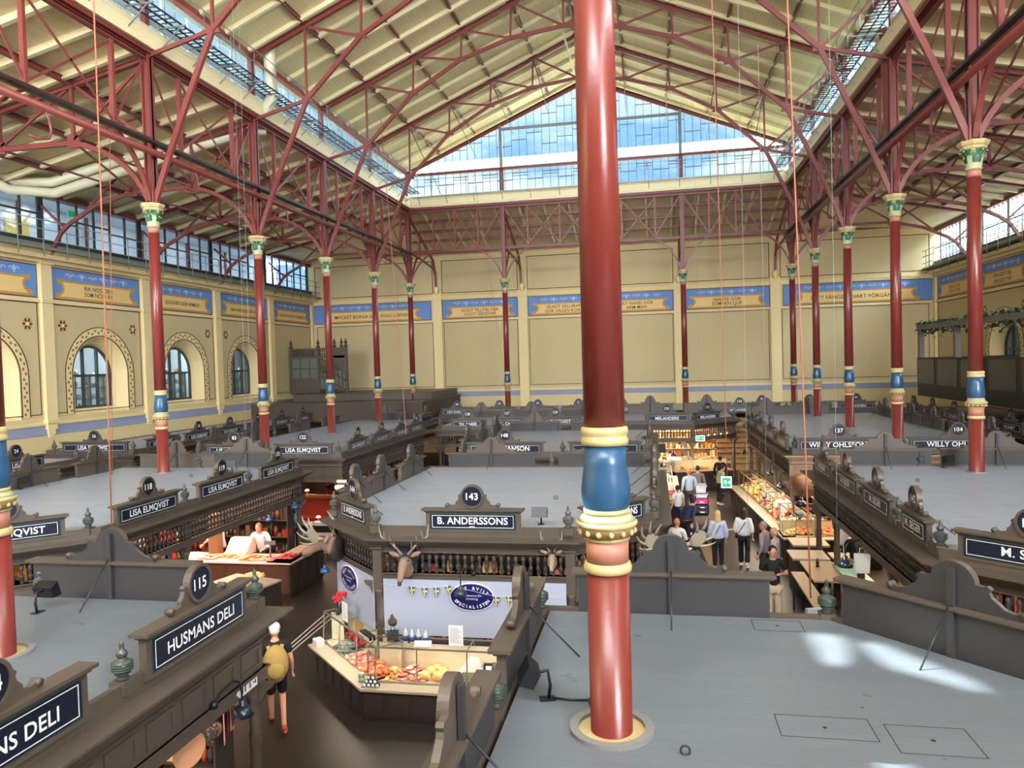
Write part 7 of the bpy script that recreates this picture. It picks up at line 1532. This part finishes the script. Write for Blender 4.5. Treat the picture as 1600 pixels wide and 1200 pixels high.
    # trousers
    bn = ['pel', 'hpL', 'knL', 'hpR', 'knR']; bv = [J[n].copy() for n in bn]; br = [(.15, .115), .1, .078, .1, .078]; be = [(0, 1), (1, 2), (0, 3), (3, 4)]
    if legs < .6:
        bv[2] = J['hpL'] + (J['knL'] - J['hpL']) * 0.92; bv[4] = J['hpR'] + (J['knR'] - J['hpR']) * .92; br[2] = br[4] = .092
    else:
        for n, i in (('L', 2), ('R', 4)): bv.append(J['kn' + n] + (J['an' + n] - J['kn' + n]) * .9); br.append(.066 if legs < 1.2 else .085); be.append((i, len(bv) - 1))
    skin('trousers', bv, be, br, mat('cloth_%d_%d_%d' % bottom, bottom, 0.8, bump=0.15, bscale=12), t, 2, k)
    for n in ('L', 'R'):
        m = MB(); a = J['an' + n]; b = J['to' + n]; c = (a + b) / 2; m.ball(V(c.x, c.y - .01, min(a.z, b.z) + .012), (.048 * k, .13 * k, .042 * k), 0, 10, 6); m.ball(V(a.x, a.y, a.z - .01), (.045 * k, .055 * k, .05 * k), 0, 8, 6); m.build('shoe', mat('shoe_%d_%d_%d' % shoes, shoes, 0.5), t)
    c = J['hd']; hm = mat('hair_%d_%d_%d' % hair, hair, 0.6, bump=0.4, bscale=60)
    m = MB()
    if bald: m.ball(c + V(0, .035 * k, .0), (.08 * k, .075 * k, .075 * k), 0, 12, 8)
    else:
        m.ball(c + V(0, .018 * k, .045 * k), (.086 * k, .097 * k, .105 * k), 0, 14, 10)
        if hairlen: m.ball(c + V(0, .05 * k, -.02 * k - hairlen * .4 * k), (.088 * k, .06 * k, (.1 + hairlen * .6) * k), 0, 12, 8)
    m.build('hair', hm, t)
    if cap:
        m = MB(); m.lathe([(.092 * k, 0), (.094 * k, .04 * k), (.075 * k, .09 * k), (.02 * k, .115 * k)], (c.x, c.y + .01, c.z + .045 * k), 14); m.ball(c + V(0, -.12 * k, .055 * k), (.06 * k, .06 * k, .01 * k), 0, 10, 5); m.build('cap', mat('cap_%d_%d_%d' % cap, cap, 0.7), t)
    if bag == 'strap':
        m = MB(); pts = [J['shL'] + V(.05, .0, .06), J['che'] + V(-.03, .145, .02), J['wai'] + V(.12, .13, -.02), J['pel'] + V(.19, .03, .02)]; m.tube([p for p in pts], .012, 6); m.tube([J['shL'] + V(.05, 0, .06), J['che'] + V(-.02, -.16, .02), J['pel'] + V(.19, 0, .02)], .012, 6); m.build('bag_strap', BLACK, t)
        m = MB(); m.ball(J['pel'] + V(.21, -.02, -.02), (.04, .1, .08), 0, 10, 6); m.build('shoulder_bag', BLACK, t)
    if bag == 'backpack':
        Y_ = mat('mustard_canvas', (172, 142, 78), 0.8, bump=0.4, bscale=20); m = MB(); m.ball(J['che'] + V(0, .2, -.12), (.21, .14, .32), 0, 16, 12); m.ball(J['che'] + V(0, .31, -.2), (.14, .06, .15), 0, 12, 8); bp_ = m.build('backpack_body', Y_, t)
        for s in (-1, 1): m = MB(); m.chain([J['che'] + V(s * .1, .16, .12), J['che'] + V(s * .13, .04, .18), J['che'] + V(s * .13, -.12, .1), J['che'] + V(s * .15, -.08, -.15), J['che'] + V(s * .14, .12, -.3)], .06, .012, 0, (0, 1, 0)); m.build('backpack_strap', Y_, t)
        m = MB(); m.tube([J['che'] + V(-.03, .2, .14), J['che'] + V(-.03, .2, .18), J['che'] + V(.03, .2, .18), J['che'] + V(.03, .2, .14)], .008, 6); m.build('backpack_loop', BLACK, bp_)
    return t, J
# camera looks along -x/+y: rz 0 faces the viewer
B_ = PI
person('person with mustard yellow backpack, black shorts and white cap walking away beside the butcher counter', (-3.02, 11.5, 0), -2.63, 1.76, top=(18, 18, 20), bottom=(14, 14, 16), hair=(225, 222, 215), shoes=(176, 84, 50), sleeve=.4, legs=.5, bag='backpack', cap=(226, 224, 220), step=.28)
m = MB(); m.lathe([(.045, 0), (.047, .15)], n=12); o = m.build('white_sock', PAPER); o.location = (-2.95, 11.35, .1); tag(o, 'white and blue sock of the walking person with the backpack', 'sock'); bpy.data.objects.remove(o)
person('woman with long blond hair and pale blue blouse seen from behind in the aisle', (5.1, 21.75, 0), B_ + 0.05, 1.7, top=(178, 192, 222), bottom=(16, 16, 20), hair=(196, 170, 120), shoes=(215, 215, 215), hairlen=.22, female=True, bag='strap', top_loose=1.4, legs=1)
person('woman with dark hair, white blouse and wide black trousers, turned away in the right aisle', (5.85, 22.1, 0), B_ - 0.25, 1.72, top=(216, 220, 228), bottom=(14, 14, 18), hair=(40, 26, 22), shoes=(215, 212, 208), sleeve=.62, hairlen=.16, female=True, bag='strap', top_loose=1.45, legs=1.3, step=.1)
person('man in black V neck T shirt and beige trousers gesturing behind the nearest deck', (5.9, 17.1, 0), 0.12, 1.86, top=(14, 14, 17), bottom=(178, 160, 138), hair=(34, 24, 22), sleeve=.42, shoes=(90, 60, 44), arms={'L': ((-.06, .04, -.26), (.10, -.2, .0)), 'R': ((.1, .02, -.25), (-.18, -.2, .06))})
person('grey haired man in pale striped polo standing behind the man in black', (6.3, 19.4, 0), -1.9, 1.76, top=(186, 176, 188), bottom=(176, 160, 140), hair=(176, 172, 168), sleeve=.42, bald=True, stripes=True, top_loose=1.1)
person('grey haired person half hidden behind the striped polo man', (6.15, 20.2, 0), -2.0, 1.74, top=(150, 146, 160), bottom=(60, 60, 66), hair=(150, 146, 142), sleeve=.8)
person('person in black sweater and jeans standing at the far counter', (6.18, 33.4, 0), B_ - .1, 1.74, top=(14, 14, 17), bottom=(36, 44, 66), hair=(40, 26, 20), shoes=(30, 30, 34))
person('person in pale green patterned shirt leaning at the far counter', (6.55, 31.9, 0) if False else (5.95, 31.4, 0), B_ - 1.2, 1.66, top=(150, 164, 130), bottom=(26, 26, 30), hair=(30, 20, 18), lean=.25, sleeve=.45)
person('bald man in light blue shirt behind the trolley', (4.66, 29.2, 0), B_ + .3, 1.8, top=(168, 186, 206), bottom=(60, 52, 48), hair=(150, 110, 90), bald=True)
person('person in grey top next to the bald man', (5.05, 30.3, 0), B_ - .2, 1.76, top=(120, 104, 100), bottom=(200, 190, 180), hair=(30, 22, 22), shoes=(220, 216, 210))
person('girl in white T shirt at the edge of the right aisle', (3.62, 32.6, 0) if False else (4.15, 26.6, 0), B_ + .6, 1.6, top=(206, 216, 232), bottom=(30, 34, 54), hair=(26, 20, 20), sleeve=.4)
person('person in dark cap bending over the blue crates', (4.28, 24.0, 0), B_ - .8, 1.72, top=(34, 36, 70), bottom=(16, 16, 20), hair=(20, 20, 24), cap=(24, 28, 44), lean=.6)
person('red haired person in white shirt with bag sitting at the butcher side', (3.95, 21.2, 0), B_ - .3, 1.66, top=(222, 218, 216), bottom=(60, 56, 60), hair=(190, 120, 80), pose='sit', seat=.75)
person('fish vendor with red hair and white pink shirt leaning over the counter', (-7.65, 19.35, 0), 0.1, 1.8, top=(236, 214, 224), bottom=(24, 22, 24), hair=(150, 80, 44), lean=-.32, sleeve=.8, arms={'L': ((-.1, -.1, -.25), (.02, -.2, -.14)), 'R': ((.12, -.08, -.25), (-.1, -.2, -.1))}) if False else person('fish vendor with red hair and white pink shirt leaning over the counter', (-7.65, 19.35, 0), 0.1, 1.8, top=(236, 214, 224), bottom=(24, 22, 24), hair=(150, 80, 44), lean=.34, sleeve=.8, arms={'L': ((-.1, -.1, -.25), (-.06, -.2, -.14)), 'R': ((.12, -.08, -.25), (-.1, -.2, -.06))})
person('second fish vendor in white sleeves behind the tan pillar', (-9.0, 19.5, 0), -.5, 1.78, top=(226, 214, 222), bottom=(24, 22, 24), hair=(50, 34, 28), sleeve=.6, lean=.25, arms={'L': ((-.12, -.1, -.2), (.05, -.22, -.1)), 'R': ((.12, -.1, -.2), (.1, -.22, -.12))})
person('dark haired person in pale blue jacket and blue skirt sitting at the dining table', (-8.65, 23.3, 0), PI / 2 + .2, 1.66, top=(128, 146, 170), bottom=(26, 32, 76), hair=(18, 14, 16), hairlen=.1, pose='sit', seat=.6)
person('red haired person in flowered shirt behind the dining table', (-7.1, 24.4, 0), -.3, 1.72, top=(176, 160, 160), bottom=(40, 30, 30), hair=(196, 92, 44), sleeve=.45)
person('person with orange cap at the edge of the long left stall', (-6.6, 26.3, 0), -.4, 1.8, top=(90, 90, 96), bottom=(30, 30, 34), hair=(60, 40, 30), cap=(214, 150, 70))
person('seated man in navy jacket and olive trousers seen from behind on the right', (8.25, 19.6, 0), B_ + .2, 1.8, top=(28, 36, 52), bottom=(110, 104, 88), hair=(60, 40, 30), pose='sit', seat=.78)
person('vendor in white shirt with black apron behind the right display case', (7.35, 24.6, 0), -.1, 1.76, top=(210, 214, 222), bottom=(24, 24, 30), hair=(46, 30, 24), sleeve=.45)
person('vendor in dark top under the far balusters of the right stall', (8.3, 23.2, 0) if False else (8.6, 23.05, 0), 0, 1.7, top=(28, 26, 34), bottom=(24, 24, 30), hair=(120, 60, 34))
t = thing('bar_stool', 'black bar stool under the seated man on the right', 'stool', (8.25, 19.62, 0)); m = MB(); m.lathe([(.2, .7), (.21, .74), (.19, .76)], n=16); m.build('seat', BLACK, t)
for k in range(4): a = PI / 4 + k * PI / 2; m = MB(); m.bar((.13 * math.cos(a), .13 * math.sin(a), .7), (.2 * math.cos(a), .2 * math.sin(a), 0), .02, .02); m.build('leg', BLACK, t)
t = thing('stool', 'stool under the person in the pale blue jacket', 'stool', (-8.65, 23.3, 0)); m = MB(); m.lathe([(.2, .54), (.2, .58)], n=16); m.build('seat', mat('dark_red_seat', (84, 30, 26), .5), t); m = MB(); m.lathe([(.18, 0), (.18, .02), (.03, .04), (.03, .54)], n=12); m.build('pedestal', BLACK, t)
t = thing('bar_stool', 'white topped stool under the red haired person at the butcher side', 'stool', (3.95, 21.2, 0)); m = MB(); m.lathe([(.19, .68), (.2, .72)], n=16); m.build('seat', PAPER, t); m = MB(); m.lathe([(.18, 0), (.18, .02), (.03, .04), (.03, .68)], n=12); m.build('pedestal', CHAR, t)
t = thing('copper_hood', 'big amber copper barrel lamp behind the right post', 'lamp', (7.95, 24.1, 2.0)); m = MB(); m.lathe([(.34, -.25), (.4, 0), (.38, .3), (.2, .42)], n=20); m.build('shade', mat('amber_copper', (66, 42, 20), .5, metal=.1), t); m = MB(); m.tube([(0, 0, .4), (0, 0, .95)], .015, 6); m.build('rod', BLACK, t)

# animal heads
FUR = mat('brown_moose_fur', (132, 106, 90), .85, var=.25, vscale=12, bump=.4, bscale=60); FURD = mat('dark_muzzle_fur', (66, 56, 52), .8, var=.2, vscale=10); ANT = mat('bone_antler', (148, 138, 120), .6, var=.12, vscale=10); FURG = mat('grey_deer_fur', (140, 118, 98), .85, var=.3, vscale=14, bump=.4, bscale=60)
def tine(m, a, b, c, r): m.tube(bez(a, b, c, 5), [r, r * .95, r * .85, r * .65, r * .45, r * .15], 7)
def moose(label, loc, rz, k=1.0, antlers_only=False):
    """mounted head, faces local -y, base of neck at origin"""
    t = thing('moose_head', label, 'animal head', loc, rz); P = lambda *a: Vector(a) * k
    def det(m):
        for s in (-1, 1):
            m.ball(P(s * .085, -.34, .10), tuple(q * k for q in (.018, .018, .018)), 2, 8, 6); m.ball(P(s * .045, -.80, -.17), tuple(q * k for q in (.022, .03, .018)), 2, 8, 6)
            m.ball(P(s * .15, -.12, .17), tuple(q * k for q in (.035, .05, .11)), 0, 8, 6, Matrix.Rotation(s * -.9, 3, 'Y'))
        m.ball(P(0, -.74, -.235), tuple(q * k for q in (.06, .10, .02)), 1, 10, 6)
    skin('head', [P(0, .02, -.05), P(0, -.14, .03), P(0, -.30, .05), P(0, -.48, -.03), P(0, -.66, -.13), P(0, -.80, -.2), P(0, -.68, -.22)], [(0, 1), (1, 2), (2, 3), (3, 4), (4, 5), (3, 6)], [(.19, .24), (.15, .19), (.115, .13), (.085, .1), (.09, .1), (.075, .075), (.05, .04)], [FUR, FURD, EYE], t, 2, k, det)
    m = MB(); m.lathe([(.2 * k, 0), (.21 * k, .03)], n=20); o = m.build('mount_plaque', WOODD, t); o.rotation_euler = (PI / 2, 0, 0); o.scale = (1, 1.2, 1); o.location = (0, .05, -.05 * k)
    for s in (-1, 1):
        m = MB(); pts = [(.08, -.2, .15), (.2, -.22, .2)]
        m.tube([P(s * .06, -.2, .13), P(s * .18, -.2, .17), P(s * .28, -.22, .2)], [.035 * k, .03 * k, .04 * k], 8)
        palm = [(.24, .16), (.4, .13), (.52, .22), (.55, .34), (.46, .44), (.34, .4), (.26, .28)]
        m.plate([(s * a, b) for a, b in palm], lambda u, w, d: tuple(P(u, -.22 - (w - .16) * .25 + d, w)), -.012, .012)
        for a, b, c in (((.42, .15), (.56, .12), (.68, .22)), ((.52, .24), (.66, .28), (.72, .42)), ((.54, .34), (.64, .42), (.64, .58)), ((.46, .43), (.5, .52), (.48, .66)), ((.36, .4), (.36, .5), (.3, .6)), ((.27, .18), (.3, .12), (.24, .36))):
            tine(m, P(s * a[0], -.22 - (a[1] - .16) * .25, a[1]), P(s * b[0], -.26 - (b[1] - .16) * .3, b[1]), P(s * c[0], -.32 - (c[1] - .16) * .2, c[1]), .026 * k)
        m.build('antler', ANT, t)
    return t
def deer(label, loc, rz, k, fur, spread=1.0, tines=4):
    t = thing('deer_head', label, 'animal head', loc, rz); P = lambda *a: Vector(a) * k
    def det(m):
        for s in (-1, 1):
            m.ball(P(s * .075, -.22, .06), tuple(q * k for q in (.018, .018, .018)), 2, 8, 6); m.ball(P(s * .025, -.52, -.2), tuple(q * k for q in (.012, .014, .01)), 2, 8, 5)
            m.ball(P(s * .17, -.1, .13), tuple(q * k for q in (.1, .02, .04)), 0, 8, 6, Matrix.Rotation(s * -.4, 3, 'Y'))
        m.ball(P(0, -.52, -.23), tuple(q * k for q in (.035, .035, .025)), 1, 8, 6)
    skin('head', [P(0, .05, -.22), P(0, -.04, -.08), P(0, -.16, .04), P(0, -.3, -.03), P(0, -.42, -.12), P(0, -.52, -.2)], [(0, 1), (1, 2), (2, 3), (3, 4), (4, 5)], [(.14, .19), (.12, .14), (.1, .11), (.075, .085), (.055, .06), (.045, .045)], [fur, FURD, EYE], t, 2, k, det)
    m = MB(); m.lathe([(.17 * k, 0), (.18 * k, .03)], n=20); o = m.build('mount_plaque', mat('dark_round_plaque', (30, 26, 28), .4), t); o.rotation_euler = (PI / 2, 0, 0); o.location = (0, .09, -.1 * k)
    for s in (-1, 1):
        m = MB(); x = spread; base = P(s * .05, -.12, .13); A = P(s * .16 * x, -.1, .3); B2 = P(s * .3 * x, -.12, .42); C2 = P(s * .32 * x, -.16, .62)
        m.tube([base, A, B2, C2], [.022 * k, .02 * k, .016 * k, .004 * k], 8)
        for q in range(tines):
            f = (q + .6) / (tines + .4); a = base.lerp(A, min(1, f * 2)) if f < .5 else A.lerp(B2, (f - .5) * 2); tine(m, a, a + P(s * .03, -.08, .06), a + P(s * (.04 - .02 * q), -.14, .18), .013 * k)
        m.build('antler', ANT, t)
moose('big brown moose head with broad antlers mounted at the left corner of the butcher stall', (-2.95, 13.95, 2.5), -1.75, 1.05)
moose('moose head behind the nearest sign crest, only its antlers showing', (3.63, 13.55, 2.6), .35, 1.05)
deer('elk like head with upright antlers on the front left post of the butcher stall', (-1.15, 13.0, 2.5), .1, 1.15, FUR, 1.25, 3)
deer('small pale deer head with thin antlers on the front balusters of the butcher stall', (1.55, 13.05, 2.62), .1, .8, FURG, .75, 2)
m = MB(); m.lathe([(.24, 0), (.25, .05), (.22, .08), (.2, .02)], n=24); o = m.build('wall_wreath', mat('dark_wreath', (26, 32, 44), .5)); o.rotation_euler = (PI / 2, 0, 0); o.location = (-1.12, 12.98, 2.66); tag(o, 'dark round plaque behind the antlers on the butcher stall front', 'plaque')
t = thing('stuffed_grouse', 'stuffed brown grouse standing on a block on the butcher case', 'bird', (-1.3, 12.55, 1.215), .3)
m = MB(); m.box(-.1, .1, -.1, .1, 0, .12); m.build('block', WOODD, t)
skin('body', [(0, .02, .26), (0, -.05, .34), (0, -.09, .43), (0, -.12, .47), (0, .12, .24), (0, .2, .2)], [(0, 1), (1, 2), (2, 3), (0, 4), (4, 5)], [(.09, .085), (.06, .06), (.032, .032), (.024, .024), (.06, .04), (.05, .012)], [mat('speckled_feathers', (96, 80, 60), .8, var=.5, vscale=30), EYE], t, 2, 1.0, lambda m: (m.ball((.02, -.13, .48), .006, 1, 6, 4), m.tube([(0, -.14, .47), (0, -.17, .462)], [.008, .002], 5, 1), m.tube([(.03, .0, .2), (.03, 0, .12)], .008, 5, 1), m.tube([(-.03, .0, .2), (-.03, 0, .12)], .008, 5, 1)))
# ------------------------------------------------------------------ light
W = bpy.data.worlds.new('sky'); SC.world = W; W.use_nodes = True; nt = W.node_tree; nt.nodes.clear()
out = nt.nodes.new('ShaderNodeOutputWorld'); bg = nt.nodes.new('ShaderNodeBackground'); nt.links.new(bg.outputs[0], out.inputs[0])
tc = nt.nodes.new('ShaderNodeTexCoord'); sp = nt.nodes.new('ShaderNodeSeparateXYZ'); nt.links.new(tc.outputs['Generated'], sp.inputs[0])
# clouds over blue
mp = nt.nodes.new('ShaderNodeMapping'); mp.inputs['Scale'].default_value = (3.5, 3.5, 9); nt.links.new(tc.outputs['Generated'], mp.inputs['Vector'])
no = nt.nodes.new('ShaderNodeTexNoise'); no.inputs['Scale'].default_value = 1.6; no.inputs['Detail'].default_value = 6; nt.links.new(mp.outputs[0], no.inputs['Vector'])
cr = nt.nodes.new('ShaderNodeValToRGB'); cr.color_ramp.elements[0].position = 0.42; cr.color_ramp.elements[0].color = (0.32, 0.58, 0.97, 1); cr.color_ramp.elements[1].position = 0.64; cr.color_ramp.elements[1].color = (1.1, 1.15, 1.2, 1)
nt.links.new(no.outputs['Fac'], cr.inputs[0])
# sky boosted behind and to the right, out of view, to light the hall
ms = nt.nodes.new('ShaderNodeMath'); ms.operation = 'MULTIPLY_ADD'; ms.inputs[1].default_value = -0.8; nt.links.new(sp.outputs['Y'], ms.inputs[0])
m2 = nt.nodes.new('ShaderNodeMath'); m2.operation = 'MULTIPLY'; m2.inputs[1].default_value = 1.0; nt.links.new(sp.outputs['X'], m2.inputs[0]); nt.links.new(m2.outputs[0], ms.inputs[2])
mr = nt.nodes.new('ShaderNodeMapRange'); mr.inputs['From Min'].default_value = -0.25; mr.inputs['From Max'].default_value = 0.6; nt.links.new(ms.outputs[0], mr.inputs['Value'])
mx = nt.nodes.new('ShaderNodeMix'); mx.data_type = 'RGBA'; nt.links.new(mr.outputs[0], mx.inputs['Factor']); nt.links.new(cr.outputs[0], mx.inputs['A']); mx.inputs['B'].default_value = (SKY_FILL[0], SKY_FILL[1], SKY_FILL[2], 1)
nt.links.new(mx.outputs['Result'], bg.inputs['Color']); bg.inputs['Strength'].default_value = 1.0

su = bpy.data.lights.new('sun', 'SUN'); su.energy = 17; su.angle = math.radians(0.45); su.color = (0.92, 1.0, 0.95)
so = bpy.data.objects.new('sun', su); COL.objects.link(so); so.rotation_euler = Vector((1, 0, 0.83)).to_track_quat('Z', 'Y').to_euler()
so.rotation_euler = Vector((-1, 0, 0.83)).to_track_quat('Z', 'Y').to_euler()

def area(name, loc, sx, sy, e, col, rot=(0, 0, 0)):
    l = bpy.data.lights.new(name, 'AREA'); l.shape = 'RECTANGLE'; l.size = sx; l.size_y = sy; l.energy = e; l.color = col
    o = bpy.data.objects.new(name, l); COL.objects.link(o); o.location = loc; o.rotation_euler = rot; return o
pl = bpy.data.lights.new('gable_daylight', 'AREA'); pl.shape = 'RECTANGLE'; pl.size = 22; pl.size_y = 4.6; pl.cycles.is_portal = True
po = bpy.data.objects.new('gable_daylight', pl); COL.objects.link(po); po.location = (0, YN - 0.1, 19.9); po.rotation_euler = (PI / 2, 0, 0)
for nm_, x_, z_, h_, y0_, y1_ in (('clerestory_daylight', XN + 0.25, 17.02, 1.5, YN, YB), ('window_daylight', XW + 0.12, 12.42, 1.9, 13.9, YW)):
    pl = bpy.data.lights.new(nm_, 'AREA'); pl.shape = 'RECTANGLE'; pl.size = h_; pl.size_y = y1_ - y0_; pl.cycles.is_portal = True
    po = bpy.data.objects.new(nm_, pl); COL.objects.link(po); po.location = (x_, (y0_ + y1_) / 2, z_); po.rotation_euler = (0, PI / 2, 0)
for s_ in (-1, 1):  # aisle ends left open in the unseen end wall to brighten the aisles
    pl = bpy.data.lights.new('end_opening_daylight', 'AREA'); pl.shape = 'RECTANGLE'; pl.size = 9.2; pl.size_y = 4.6; pl.cycles.is_portal = True
    po = bpy.data.objects.new('end_opening_daylight', pl); COL.objects.link(po); po.location = (s_ * 15.9, YN - 0.1, 11.3); po.rotation_euler = (PI / 2, 0, 0)
WARM = (1.0, 0.72, 0.48); WARM2 = (1.0, 0.62, 0.42)
area('stall_lamp', (-0.5, 13.2, 2.05), 3.0, 0.3, 45, (1, 0.8, 0.62)); area('stall_lamp', (0.2, 16.5, 2.9), 5, 5, 90, WARM)
area('case_lamp', (0.1, 12.25, 1.17), 3.3, 0.06, 14, (1, 0.82, 0.62)); area('case_lamp', (-2.4, 12.9, 1.17), 2.2, 0.06, 10, (1, 0.8, 0.6), (0, 0, -0.79))
area('counter_lamp', (3.9, 30.2, 2.05), 0.4, 6, 50, (1, 0.82, 0.62)); area('counter_lamp', (7.0, 27, 2.05), 0.5, 8, 75, (1, 0.82, 0.62)); area('counter_lamp', (5.4, 35.4, 2.05), 2.4, 0.5, 60, WARM)
area('stall_lamp', (-9.0, 17.8, 2.9), 3.2, 4.5, 330, WARM2); area('stall_lamp', (-11.5, 14.0, 2.9), 3, 3, 120, WARM)
area('stall_lamp', (-10, 29, 2.9), 4, 7, 200, WARM2); area('stall_lamp', (0, 28, 2.9), 5, 6, 160, WARM)
area('stall_lamp', (9.5, 23.0, 2.95), 5, 2.6, 260, WARM); area('stall_lamp', (10, 30, 2.9), 4, 8, 330, WARM); area('stall_lamp', (10, 16, 2.9), 3.5, 7, 150, WARM)
area('stall_lamp', (3.6, 38.8, 2.9), 4, 4, 520, WARM); area('stall_lamp', (-3, 37.5, 2.9), 6, 4, 180, WARM2); area('stall_lamp', (3, 46, 2.9), 20, 4, 350, WARM)
area('stall_lamp', (-3.4, 6.2, 2.7), 2.4, 4, 110, (1, 0.75, 0.6)); area('stall_lamp', (6.2, 27, 6), 0.1, 0.1, 0.1, WARM)
SC.view_settings.view_transform = 'Standard'; SC.view_settings.look = 'None'; SC.view_settings.exposure = EXPO; SC.view_settings.gamma = 1; SC.view_settings.use_curve_mapping = False
